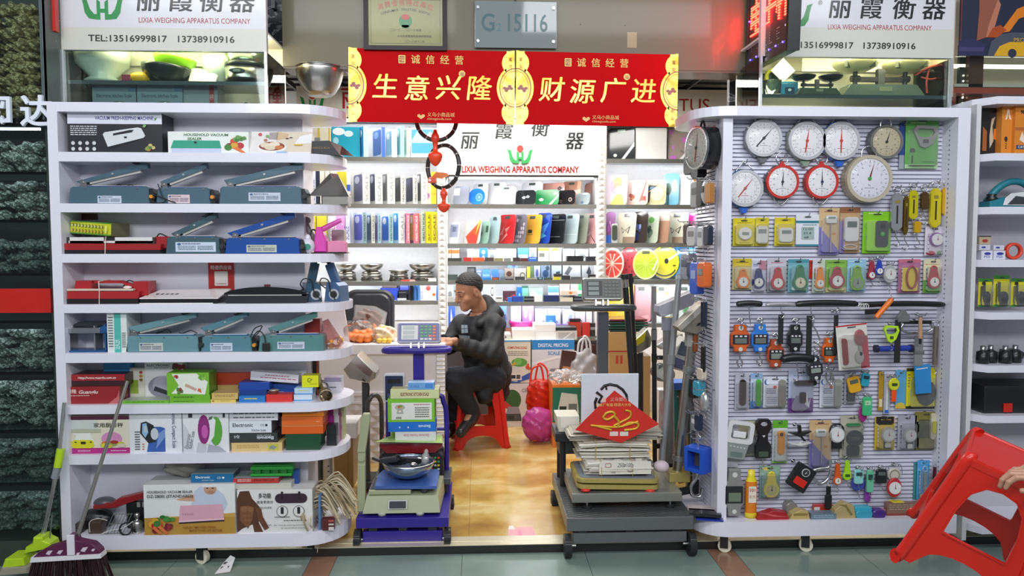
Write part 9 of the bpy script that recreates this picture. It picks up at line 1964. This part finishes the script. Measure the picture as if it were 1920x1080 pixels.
 # NEIGHBOURING TOOL SHELVES AND POSTER
NX=P(1833,500,3.45).x;NB=3.72
t=itm('tool_shelf','white tool shelf of next booth cut by picture edge','shelf unit',(0,3.45,0))
M.box(NX-.01,NX+.012,.03,.3,.05,P(1850,195,3.48).z,'d8d8d8');M.box(NX-.045,NX-.01,.12,.3,.05,P(1850,195,3.48).z,'7d8084');M.make('side_panel',t)
M.box(NX,NX+.9,.28,.3,.05,P(1850,195,3.48).z,'c9c6cc');M.make('back_panel',t)
NZ={}
for py in(182,288,388,487,585,684,778,985):
 z=P(1880,py,3.47).z;NZ[py]=z
 slab(M,[(NX+.005,.09),(NX+.07,0),(NX+.9,0),(NX+.9,.29),(NX+.005,.29)],z-.035,z,WHITE);M.make('shelf',t)
def nc(lab,px,py,d,col,pr=(),mats=None,G=3.5,zb=None,name='tool_box'):return carton(lab,px,G,d,col,pr,None,NZ[py]+.0005 if zb is None else zb,(0,0,0),mats,name)
nc('black tool carton with orange angle tool picture on next booth shelf',(1839,200,1878,287),288,.16,'1f1d1c',D('p a8602c 10 10 30 10 30 50 10 60;p c9b8a0 45 15 62 30 55 60 68 80 50 75 42 40;p d8762c 60 35 80 30 80 55 62 55;l 90 10 96 50 5 8a8a88'),G=3.56)
nc('orange tool carton with white triangle mark on next booth shelf',(1878,197,1903,287),288,.16,'d9862c',D('p f0d8c0 25 70 40 92 50 92 70 70 55 72 45 84 38 72;e 35 32 12 5 3a2a1c;l 30 10 42 28 4 3a2a1c'),G=3.52)
nc('orange tool carton lettered in black at picture edge',(1903,192,1990,287),288,.16,'d8832a',D('T 16 78 7 2a1c14 10 bold 4|98;r 0 46 100 52 b5652c;p f0dcc8 10 28 16 44 22 30 28 44 34 28 20 22;r 4 10 100 18 3a4a6a;t 8 12 5 e8e4e0 al l|CATE'),G=3.5)
t=itm('power_tool','teal and white electric planer on next booth shelf','power tool',(P(1905,386,3.52).x,3.53,NZ[388]+.001))
tl='1f7a88';M.ext([(-.12,0),(.12,0),(.12,.05),(-.05,.05),(-.12,.03)],0,.09,tl,.006);M.tube(bez([(-.11,.045,.03),(-.06,.045,.09),(0,.045,.125),(.06,.045,.125),(.12,.045,.09)]),.017,tl,12);M.make('body',t)
M.ext([(-.06,.01),(.11,.008),(.11,.055),(.04,.075),(-.02,.068),(-.05,.045)],-.006,0,'d8dad8',.003);M.ext([(-.04,.014),(.09,.014),(.08,.045),(0,.055)],-.009,-.005,'3a3c3e',.001);M.make('cover',t);M.turn([(0,.03),(.026,.03),(.028,.045),(.018,.055),(.024,.065),(0,.068)],BLK,20);M.make('knob',t,(-.095,.03,-0))
for px,y0,y1,lb,c,zz in(((1841),470,488,'white filter box lettered in blue, one at shelf corner','d8d8e2',None),(1865,470,488,'white filter box lettered in blue by red hose','d8d8e2',None)):
 nc(lb,(px-1 if px<1850 else 1863,y0,px+20,y1),487,.05,c,D('e 55 66 30 16 2f3a94;T 50 18 28 2f3a94 50|P50'))
nc('small white box with blue oval on corner filter box',(1836,459,1857,468),487,.05,'cfcfd8',D('e 40 50 20 20 3a4494'),zb=P(1847,468.5,3.5).z);nc('small white box with blue oval on inner filter box',(1863,460,1883,468),487,.05,'d3d3dc',D('e 40 50 20 20 3a4494'),zb=P(1873,468.5,3.5).z)
nc('little cream box with red seal on top of corner filter boxes',(1836,442,1858,458),487,.05,'b8a88c',D('e 50 40 25 20 a83a2c;r 0 85 100 100 4a4440'),zb=P(1847,458,3.5).z)
for k in rg(3):M.tube([(.036*cos(a)+.004*k,0+.012*k,.04+.034*sin(a))for a in[2*PI*i/28 for i in rg(28)]],.007,'e0462c',10,True)
so('red_hose',M,'coil of orange red hose on next booth shelf','hose',(P(1904,487,3.51).x,3.52,NZ[487]+.001))
for i,(a,b)in en(((1834,1859),(1862,1892),(1895,1925))):
 pks(['yellow blister with drill chuck at shelf corner of next booth','yellow blister with drill chuck and key, middle one of next booth','yellow blister with drill chuck cut by picture edge'][i],(a,522 if i!=1 else 516,b,575),'d3cc1f',D('r 0 88 100 100 3f8a3a;r 0 0 100 6 3f8a3a'),[('disc',(a+8,546,b-3,570),'2c2c30',dict(d=.02)),('rr',(a+11,556,b-5,574),'3a3a3e',dict(d=.02)),('bar',(a+6,528,a+11,556),'2a2a2c')],G=3.53,hook=False)
for i,(px,N)in en(((1842,26),(1862,34),(1884,34),(1908,34))):
 x=P(px,684,3.52).x;M.turn([(0,0),(.028,0),(.03,.02),(.028,.055),(.012,.062),(.012,.082),(0,.082)],C('1e1f22',.35,.3),22);M.turn([(.012,.062),(.0125,.085),(0,.085)],C('a8a8a6',.25,.9),16);so('drill_chuck',M,['black drill chuck at corner of next booth shelf','black drill chuck with silver tip, second from shelf corner','black drill chuck with silver tip, third from shelf corner','black drill chuck by picture edge'][i],'drill chuck',(x,3.52+.02*(i%2),NZ[684]+.001))
M.ext([(-.05,0),(.06,0),(.065,.03),(.03,.05),(-.04,.045)],0,.05,'222326',.006);M.plate(rr(.03,.014,.003,3,-.01,.028),-.0005,'d0d0cc');so('battery_pack',M,'black tool battery with white label lying behind drill chucks','battery',(P(1905,660,3.62).x,3.64,NZ[684]+.001))
t=itm('tool_case','black tool case with red latch on next booth shelf','case',(P(1900,776,3.5).x,3.5,NZ[778]+.001));M.box(-.15,.2,0,.2,0,.135,'1c1d20',.008);M.make('shell',t);M.box(-.022,.022,-.008,0,.006,.05,'c8241c',.003);M.make('latch',t,(P(1888,776,3.5).x-t.location.x,0,0))
NLIT=glow('fff4dc',3.)
t=itm('sign_display_case','lit glass case of next booth with poster of sanding tool over it','display case',(NX,3.7,P(1880,182,3.7).z))
z0_=t.location.z;zA_=P(1880,108,3.7).z-z0_;zT=P(1880,-60,3.7).z-z0_;xw=.9;xp=P(1795,60,3.7).x-NX
M.box(0,xw,.28,.3,0,zT,'e0d8c8');M.box(0,.012,0,.28,0,zT,'c9b8a4');M.make('body',t)
M.box(.012,xw,-.01,-.004,0,zA_,GLASS);M.make('glass_pane',t)
M.box(.03,xw,.08,.11,zA_-.03,zA_-.015,NLIT);M.make('glow_bar',t)
M.box(xp,xw,-.03,-.012,zA_,zT,'20283e');W_=xw-xp;H_=zT-zA_
U=lambda px:(P(px,60,3.68).x-NX-xp)/W_
VV=lambda py:(P(1880,py,3.68).z-z0_-zA_)/H_
pp=lambda*q:[(U(a),VV(b))for a,b in q]
prints(M,W_,H_,xp,zA_,-.0302,[('r',0,0,U(1799),1,'b8342c'),('p',pp((1796,106),(1843,106),(1846,84),(1830,76),(1810,74),(1796,80)),'2a2850'),('p',pp((1796,98),(1842,98),(1844,90),(1796,90)),'3f3a66'),('p',pp((1829,78),(1846,72),(1868,10),(1872,-40),(1830,-40),(1832,20)),'8f5440'),('p',pp((1846,72),(1858,68),(1872,10),(1866,0),(1850,50)),'b8745a'),('p',pp((1850,106),(1856,80),(1872,66),(1895,62),(1930,62),(1930,106)),'4a4e5a'),('p',pp((1862,106),(1872,88),(1890,80),(1930,80),(1930,106)),'d8a41c'),('p',pp((1870,64),(1884,44),(1902,18),(1930,6),(1930,28),(1906,36),(1890,60)),'d87a1c'),('p',pp((1848,72),(1858,54),(1872,48),(1884,58),(1866,72)),'a8481c'),('e',U(1896),VV(101),.025,.05,'2c3040'),('t','PROFESSIONAL',U(1898),VV(80),.05,'c9a03c',{'al':'l'})])
M.make('poster',t)
M.box(.012,xw,.02,.27,.02,.05,'b8503c');M.box(.05,xw,.05,.2,.06,.075,'d8d4c8');M.make('red_tray',t)
x_=P(1826,150,3.74).x;M.box(x_-.02,x_+.055,0,.04,0,.4,'5a3420');so('brown_post',M,'dark brown post by lit case of next booth','post',(0,3.75,2.1))
x_=P(1815,150,3.74).x
for k in rg(9):M.cyl((x_,-.001,.02+k*.028),(x_,-.005,.02+k*.028),.004,glow('fff8e8',4.),n=8)
M.box(x_-.02,x_+.012,0,.02,0,.4,'3a3a2c');so('light_string',M,'dotted strip of tiny lights on dark post behind slatted unit','light strip',(0,3.78,2.12))
# RED PLASTIC STOOLS
STOOLRED=C('d42214',.28,grain=.03,scale=8)
def stool(lab,loc,rot,grp=None):
 t=itm('plastic_stool',lab,'stool',loc,rot,grp)
 H,b,tp=.455,.188,.143
 hw=lambda v:b-(b-tp)*v/H
 outer=[(-b+.002,0),(-.128,0)]+[(-.128*cos(PI*i/10),.095*sin(PI*i/10)**.75)for i in rg(1,10)]+[(.128,0),(b-.002,0),(tp,H-.01),(-tp,H-.01)]
 inner=[(-.098,.165),(.098,.165),(.094,.26),(.078,.335),(.045,.375),(0,.385),(-.045,.375),(-.078,.335),(-.094,.26)]
 c=(0,.27)
 def hit(poly,a):
  d=(cos(a),sin(a));best=9
  for i in rg(len(poly)):
   p,q=poly[i],poly[(i+1)%len(poly)];e=(q[0]-p[0],q[1]-p[1]);w=(p[0]-c[0],p[1]-c[1])
   den=d[0]*e[1]-d[1]*e[0]
   if abs(den)<1e-12:continue
   s=(w[0]*e[1]-w[1]*e[0])/den;u=(w[0]*d[1]-w[1]*d[0])/den
   if s>1e-6 and-1e-9<=u<=1+1e-9:best=min(best,s)
  return(c[0]+d[0]*best,c[1]+d[1]*best)
 A=[2*PI*i/120 for i in rg(120)]+[atan2(q[1]-c[1],q[0]-c[0])%(2*PI)for q in outer]
 A=sorted(set(round(a,5)for a in A));n=len(A)
 O=[hit(outer,a)for a in A];I=[hit(inner,a)for a in A]
 for k in rg(4):
  M=MB();M.X=MX.Rotation(k*PI/2,4,'Z')
  M3=lambda q,d,out=0:(q[0],-(hw(q[1])+out)+d,q[1])
  I2=[(c[0]+(q[0]-c[0])*1.06,c[1]+(q[1]-c[1])*1.04)for q in I]
  rings=[[M3(q,.004)for q in O],[M3(q,0)for q in O],[M3(q,0)for q in I2],[M3(q,0,.006)for q in I2],[M3(q,0,.006)for q in I],[M3(q,.006)for q in I]]
  vs=[p for r_ in rings for p in r_];L=len(rings)
  fs=[(r_*n+i,r_*n+(i+1)%n,((r_+1)%L)*n+(i+1)%n,((r_+1)%L)*n+i)for r_ in rg(L)for i in rg(n)]
  M.add(vs,[tuple(reversed(f))for f in fs],STOOLRED,False);M.make('side_panel',t)
 for sx in(-1,1):
  for sy in(-1,1):
   q=.008
   M.tube(bez([(sx*(b-q+.014),sy*(b-q+.014),0),(sx*(b-q),sy*(b-q),.02),(sx*(b-q-.022),sy*(b-q-.022),.22),(sx*(tp-q),sy*(tp-q),H-.03),(sx*(tp-q-.012),sy*(tp-q-.012),H-.008)],5),[.026,.023,.0215,.021,.021,.021]+[.021]*15,STOOLRED,14);M.make('leg',t)
 o=rr(2*tp+.012,2*tp+.012,.035,6);i2=[(x*.95,y*.95)for x,y in o]
 vs=[(x,y,H-.03)for x,y in o]+[(x,y,H-.008)for x,y in o]+[(x*.985,y*.985,H)for x,y in o]+[(x*.93,y*.93,H)for x,y in o]+[(x*.9,y*.9,H-.004)for x,y in o];n=len(o)
 M.add(vs,[(k*n+i,k*n+(i+1)%n,(k+1)*n+(i+1)%n,(k+1)*n+i)for k in rg(4)for i in rg(n)]+[tuple(rg(4*n,5*n)),tuple(reversed(rg(n)))],STOOLRED);M.make('seat',t)
 return t
SX=P(897,720,5.42)
stool('red plastic stool on marble floor under seated man',(SX.x,5.44,FZ),(0,0,8))
Rm=Euler((rad(8),rad(21),rad(-36))).to_matrix()
cor=P(1808,852,2.45)
sl_=cor-Rm@K((-.15,-.15,.455))
stool('red plastic stool lifted and tilted in hand at picture edge',sl_,(8,21,-36))
# PERSON SEATED AT THE COUNTER
SKIN=C('a8765a',.5,coat=0,grain=.05,scale=25)
HAIR=C('121113',.6,coat=0,bump=.8,scale=160)
def loc_field(o,rot):
 Ri=np.array(rot.transposed());o=np.array(o)
 def tr(X,G,Z):
  x,y,z=X-o[0],G-o[1],Z-o[2]
  return(Ri[0,0]*x+Ri[0,1]*y+Ri[0,2]*z,Ri[1,0]*x+Ri[1,1]*y+Ri[1,2]*z,Ri[2,0]*x+Ri[2,1]*y+Ri[2,2]*z)
 return tr
base=K((SX.x,5.44,FZ))
man=itm('person','man in black hooded jacket sitting on red stool, writing at counter','person',base)
J=lambda px,py,G:P(px,py,G)-base
hc=J(879,547,5.36)
hrot=Euler((rad(20),rad(4),rad(-56)),'XYZ').to_matrix()
T_=loc_field(hc,hrot)
def head_f(X,G,Z):
 x,y,z=T_(X,G,Z);ax_=np.abs(x)
 d=elps(x,y,z,(0,.012,.038),(.08,.1,.092))
 d=smn(d,elps(x,y,z,(0,-.028,-.04),(.064,.07,.078)),.03)
 d=smn(d,elps(x,y,z,(0,-.07,-.1),(.03,.026,.024)),.03)
 d=smn(d,cps(ax_,y,z,(.03,0,-.08),(.055,.03,-.04),.022,.022),.025)
 d=smn(d,cps(x,y,z,(0,-.094,.018),(0,-.116,-.028),.009,.015),.012)
 d=smn(d,cps(ax_,y,z,(.008,-.103,-.032),(.014,-.098,-.032),.009,.007),.008)
 d=smn(d,cps(ax_,y,z,(.012,-.088,.03),(.044,-.074,.028),.01,.009),.012)
 d=smn(d,elps(ax_,y,z,(.042,-.062,-.028),(.026,.026,.024)),.02)
 sock=elps(ax_,y,z,(.032,-.1,.01),(.019,.016,.012));d=-smn(-d,sock,.01)
 d=smn(d,elps(ax_,y,z,(.031,-.079,.008),(.0165,.013,.0115)),.004)
 d=smn(d,cps(ax_,y,z,(0,-.098,-.06),(.02,-.09,-.062),.0065,.004),.006)
 d=smn(d,cps(ax_,y,z,(0,-.096,-.072),(.016,-.089,-.07),.0075,.005),.006)
 d=smn(d,elps(ax_,y,z,(.082,.012,-.004),(.01,.022,.034)),.008)
 ear_in=elps(ax_,y,z,(.094,.01,0),(.008,.013,.022));d=-smn(-d,ear_in,.004)
 d=smn(d,cps(x,y,z,(0,.03,-.06),(0,.06,-.19),.056,.062),.03)
 return d
def hair_f(X,G,Z):
 x,y,z=T_(X,G,Z);ax_=np.abs(x)
 d=elps(x,y,z,(0,.014,.042),(.088,.108,.102))+.0015*np.sin(x*260)*np.sin(z*240+y*200)
 cut=np.where(y<0,.06-.55*(y+.01),.065-1.25*(y+0))-z
 d=np.maximum(d,cut*.6)
 return np.maximum(d,(-.055-z))
pelvis,chest,neck=J(914,700,5.44),J(898,622,5.42),J(897,588,5.42)
Ls,Rs=J(927,612,5.3),J(866,610,5.54)
Le,Lw=J(922,664,5.17),J(852,641,5.06)
Re,Rw=J(842,646,5.46),J(828,640,5.26)
Lh,Rh=J(920,708,5.36),J(905,708,5.54)
Lk,La,Lt=J(851,714,5.12),J(886,772,5.22),J(866,808,5.08)
Rk,Ra,Rt=J(853,706,5.5),J(849,798,5.5),J(843,812,5.36)
def body_f(X,G,Z):
 d=head_f(X,G,Z)
 d=smn(d,cps(X,G,Z,neck,chest,.055,.1),.03)
 d=smn(d,cps(X,G,Z,chest,pelvis,.115,.125),.05)
 for a,b,r0,r1 in((Ls,Le,.045,.036),(Le,Lw,.036,.024),(Rs,Re,.045,.036),(Re,Rw,.036,.024),(Lh,Lk,.075,.055),(Lk,La,.052,.034),(Rh,Rk,.075,.055),(Rk,Ra,.052,.034),(La,Lt,.034,.024),(Ra,Rt,.034,.024)):d=smn(d,cps(X,G,Z,a,b,r0,r1),.02)
 d=smn(d,cps(X,G,Z,Ls,Rs,.06,.06),.04)
 return d
def hand_add(M,wrist,fwd,palm_n,s,curl,m,res=.003,flip=1,spread=.35):
 f=K(fwd).normalized();nrm=(K(palm_n)-f*K(palm_n).dot(f)).normalized();side=f.cross(nrm)*flip
 W=lambda a,b,c_:tuple(K(wrist)+(f*a+side*b+nrm*c_)*s)
 segs=[(W(-.02,0,0),W(.03,0,0),.024,.026)]
 palm=[(W(.02,b,0),W(.085,b*1.25,0),.016,.0125)for b in(-.026,-.009,.009,.026)]
 fl=[(.03,.043,.026,.02),(.011,.048,.03,.022),(-.009,.044,.028,.021),(-.029,.034,.021,.018)]
 fingers=[]
 for k,(b,l1,l2,l3)in en(fl):
  p=K((.088-abs(b-.01)*.25,b*1.15,0));ang=.15;dirb=b*spread
  for l,c_,r0,r1 in((l1,curl[0],.0098,.009),(l2,curl[1],.009,.008),(l3,curl[2],.008,.0068)):
   ang+=c_*(1+.08*k);q=p+K((cos(ang)*l,dirb*l,sin(ang)*l));fingers.append((W(*p),W(*q),r0*s,r1*s));p=q
 p=K((.022,.026,.004));th=[]
 for l,dx,dy,dz,r0,r1 in((.04,.62,.62,.35,.0135,.0115),(.032,.86,.22,.45,.011,.01),(.026,.88,-.1,.45,.01,.008)):
  v=K((dx,dy,dz)).normalized()*l;q=p+v;th.append((W(*p),W(*q),r0*s,r1*s));p=q
 def fn(X,G,Z):
  d=None
  for a,b,r0,r1 in segs+palm:
   e=cps(X,G,Z,a,b,r0*s,r1*s);d=e if d is None else smn(d,e,.01*s)
  for a,b,r0,r1 in fingers:d=smn(d,cps(X,G,Z,a,b,r0,r1),.0035*s)
  for a,b,r0,r1 in th:d=smn(d,cps(X,G,Z,a,b,r0,r1),.006*s)
  return d
 pts=[K(q)for g_ in(segs,palm,fingers,th)for q_ in g_ for q in q_[:2]]
 lo=[min(p[i]for p in pts)-.035*s for i in rg(3)];hi=[max(p[i]for p in pts)+.035*s for i in rg(3)]
 skin_(M,fn,lo,hi,res*s,m)
mb2=MB();skin_(mb2,head_f,tuple(hc-K((.15,.15,.17))),tuple(hc+K((.15,.15,.16))),.003,SKIN)
def body_wo(X,G,Z):return np.maximum(body_f(X,G,Z),Z-(hc.z-.155))
skin_(M,body_wo,(-.42,-.55,-.02),(.25,.3,1.3),.0075,SKIN)
k0=len(M.v);M.v+=mb2.v;M.f+=[[i+k0 for i in f]for f in mb2.f];M.mi+=mb2.mi;M.sm+=mb2.sm
hand_add(M,Lw+(Lw-Le).normalized()*.015,K((-.95,-.25,-.12)),K((.1,.55,-.9)),1.,(.35,.6,.5),SKIN,flip=-1)
hand_add(M,Rw+(Rw-Re).normalized()*.015,K((-.5,-.85,-.05)),K((.1,-.2,-1)),1.,(.25,.4,.35),SKIN,flip=1)
H3=lambda*p:hc+hrot@K(p)
for s in(-1,1):
 M.tube([H3(s*.014,-.0985,.034),H3(s*.03,-.0945,.04),H3(s*.05,-.08,.035)],[.0028,.0034,.002],HAIR,6)
 M.tube([H3(s*.017,-.0905,.004),H3(s*.031,-.093,.0015),H3(s*.046,-.0865,.004)],.0016,'2a1a14',6)
M.tube([H3(-.021,-.0935,-.0655),H3(0,-.1035,-.066),H3(.021,-.0935,-.0655)],.0016,'6a3c30',6)
M.make('body',man)
skin_(M,hair_f,tuple(hc-K((.16,.16,.1))),tuple(hc+K((.16,.16,.18))),.0035,HAIR);M.make('hair',man)
JK=C('17181b',.7,coat=0,grain=.12,scale=60,bump=.12)
fold=lambda X,G,Z:.0045*np.sin(X*38+Z*30)*np.sin(Z*34-G*28)+.003*np.sin(X*70-Z*55+G*20)
gdir=K((-.72,-.69,0))
front=chest+gdir*.155+K((0,0,-.02))
def jacket_f(X,G,Z):
 mid=(chest+pelvis)/2
 d=cps(X,G,Z,chest+K((.005,0,-.02)),pelvis+K((0,0,.03)),.15,.165)
 d=smn(d,cps(X,G,Z,Ls,Rs,.078,.078),.06)
 hem=J(924,738,5.46)
 d=smn(d,cps(X,G,Z,pelvis+K((.02,.02,-.02)),hem+K((0,.02,.03)),.155,.125),.06)
 d=smn(d,cps(X,G,Z,pelvis+K((-.02,-.09,0)),J(908,742,5.28),.1,.062),.05)
 for a,b,r0,r1 in((Ls,Le,.08,.072),(Le,Lw,.07,.05),(Rs,Re,.08,.07),(Re,Rw,.068,.05)):d=smn(d,cps(X,G,Z,a,b,r0,r1),.03)
 d=smn(d,cps(X,G,Z,neck+K((.03,.03,0)),neck+K((.075,.06,.06)),.07,.055),.03)
 d=smn(d,cps(X,G,Z,J(912,560,5.46),J(930,588,5.42),.035,.05),.03)
 d=smn(d,cps(X,G,Z,J(930,585,5.4),J(900,606,5.26),.045,.03),.025)
 d=d+fold(X,G,Z)
 d=np.maximum(d,-cps(X,G,Z,neck+gdir*.03+K((0,0,.01)),neck+gdir*.1+K((0,0,.14)),.066,.11))
 a=chest+gdir*.17+K((0,0,.08));b=chest+gdir*.19+K((0,0,-.12))
 d=np.maximum(d,-cps(X,G,Z,a,b,.062,.05))
 d=np.maximum(d,-cps(X,G,Z,Lw+(Lw-Le).normalized()*.012,Lw+(Lw-Le).normalized()*.2,.06,.06))
 d=np.maximum(d,-cps(X,G,Z,Rw+(Rw-Re).normalized()*.012,Rw+(Rw-Re).normalized()*.2,.06,.06))
 return d
skin_(M,jacket_f,(-.4,-.5,.18),(.32,.36,1.16),.007,JK)
for s_,e_ in(((941,655),(938,690)),):M.tube([J(*s_,5.262),J(*e_,5.27)],.003,'0c0c0d',6)
jk=M.make('jacket',man)
c_=Lw+(Le-Lw).normalized()*.03;ax=(Le-Lw).normalized();M.cyl(c_-ax*.024,c_+ax*.012,.056,C('141517',.6),n=24,cps=False);M.make('jacket_cuff',jk)
def shirt_f(X,G,Z):
 d=cps(X,G,Z,chest+K((0,0,.01)),pelvis+K((0,0,.08)),.138,.14)
 d=smn(d,cps(X,G,Z,neck,chest,.07,.12),.03)
 return np.maximum(d,-cps(X,G,Z,neck+gdir*.02+K((0,0,0)),neck+gdir*.08+K((0,0,.14)),.06,.1))
skin_(M,shirt_f,(-.3,-.3,.3),(.28,.28,1.06),.008,C('15181f',.7,coat=0))
shirt=M.make('shirt',man)
pf_=chest+gdir*.139;yaw_=atan2(gdir.x,-gdir.y)
M.X=MX.Translation(pf_+K((.012,-.008,-.02)))@MX.Rotation(-0+atan2(gdir.x,-gdir.y),4,'Z')@MX.Rotation(rad(4),4,'X')
pr_=C('9fb0be',.6)
M.plate([(-.04,.02),(.03,.03),(.028,.085),(-.036,.082)],-.012,pr_);M.text('LONDON',0,-.012,.02,pr_,-.01,w=.085,bold=.03);M.text('TOWN',0,-.045,.02,pr_,-.01,w=.06,bold=.03);M.plate([(-.02,-.075),(.02,-.07),(.02,-.053),(-.02,-.055)],-.01,pr_);M.plate([(-.045,.05),(.035,.06),(.035,.064),(-.045,.054)],-.0125,'15181f');M.plate([(-.006,.02),(-.002,.02),(-.002,.09),(-.006,.09)],-.0125,'15181f');M.make('shirt_print',shirt)
def trou_f(X,G,Z):
 d=cps(X,G,Z,Lh,Rh,.12,.12)
 for a,b,r0,r1 in((Lh,Lk,.098,.076),(Lk,La+(Lk-La).normalized()*.02,.072,.056),(Rh,Rk,.095,.074),(Rk,Ra+(Rk-Ra).normalized()*.02,.07,.056)):d=smn(d,cps(X,G,Z,a,b,r0,r1),.03)
 d=d+.0035*np.sin(X*50+Z*40)*np.sin(Z*46+G*30)
 return np.maximum(d,np.where((np.abs(X-.01)<.14)&(G>-.12),.455-Z,-1))
skin_(M,trou_f,(-.36,-.48,.05),(.24,.32,.72),.008,C('171b24',.8,coat=0,grain=.1,scale=80,bump=.1));M.make('trousers',man)
def shoe_f(a,t_):
 a,t_=K(a),K(t_);d_=(t_-a).normalized()
 def fn(X,G,Z):
  d=cps(X,G,Z,a-d_*.035,a+d_*.03,.044,.045)
  d=smn(d,cps(X,G,Z,a+d_*.03,t_+d_*.02,.043,.036),.03)
  return smn(d,cps(X,G,Z,a+K((0,0,.02)),a+K((0,0,.05)),.045,.048),.02)
 return fn
for a,t_ in((La+K((0,0,-.035)),Lt),(Ra+K((0,0,-.012)),Rt+K((0,0,.005)))):
 lo=[min(a[i],t_[i])-.09 for i in rg(3)];hi=[max(a[i],t_[i])+.1 for i in rg(3)]
 f_=shoe_f(a,t_)
 if t_ is not Lt:g_=(lambda f0:(lambda X,G,Z:np.maximum(f0(X,G,Z),.002-Z)))(f_);f_=g_
 skin_(M,f_,lo,hi,.006,'131315');M.make('shoe',man)
p0=base+Lw+K((-.085,-.03,.025));M.cyl((0,0,0),(-.03,-.015,.09),.0035,'c9ccd0',n=8);so('pen',M,'slim pen in hand of seated man','pen',p0+K((0,0,-.03)))
# PERSON AT THE PICTURE EDGE WHOSE HAND CARRIES THE STOOL
gp=P(1921,880,2.27)
hd=itm('person','person past picture edge, only hand gripping tilted red stool seen','person',(gp.x+.06,2.3,0))
hb=K(hd.location)
wr=gp+K((.085,-.035,-.045))-hb
hand_add(M,wr,K((-.88,.28,.42)),K((-.45,.3,-.85)),1.05,(.35,.65,.5),'b98a70',flip=1)
arm_a,arm_b=wr-K((-.88,.28,.42)).normalized()*.01,wr+K((.22,-.12,-.02))
fa=lambda X,G,Z:smn(cps(X,G,Z,arm_a,arm_b,.029,.042),cps(X,G,Z,arm_b,arm_b+K((.06,.02,.27)),.046,.055),.02)
skin_(M,fa,(wr.x-.08,wr.y-.26,wr.z-.12),(wr.x+.38,wr.y+.1,wr.z+.36),.006,'b98a70');M.make('body',hd)
def coat_f(X,G,Z):
 d=smn(cps(X,G,Z,arm_a*.25+arm_b*.75,arm_b,.052,.058),cps(X,G,Z,arm_b,arm_b+K((.06,.02,.27)),.06,.075),.02)
 return d+.003*np.sin(X*50+Z*40)*np.sin(Z*46+G*30)
skin_(M,coat_f,(wr.x-.02,wr.y-.4,wr.z-.2),(wr.x+.5,wr.y+.2,wr.z+.4),.008,C('3a3e48',.7));M.make('sleeve',hd)
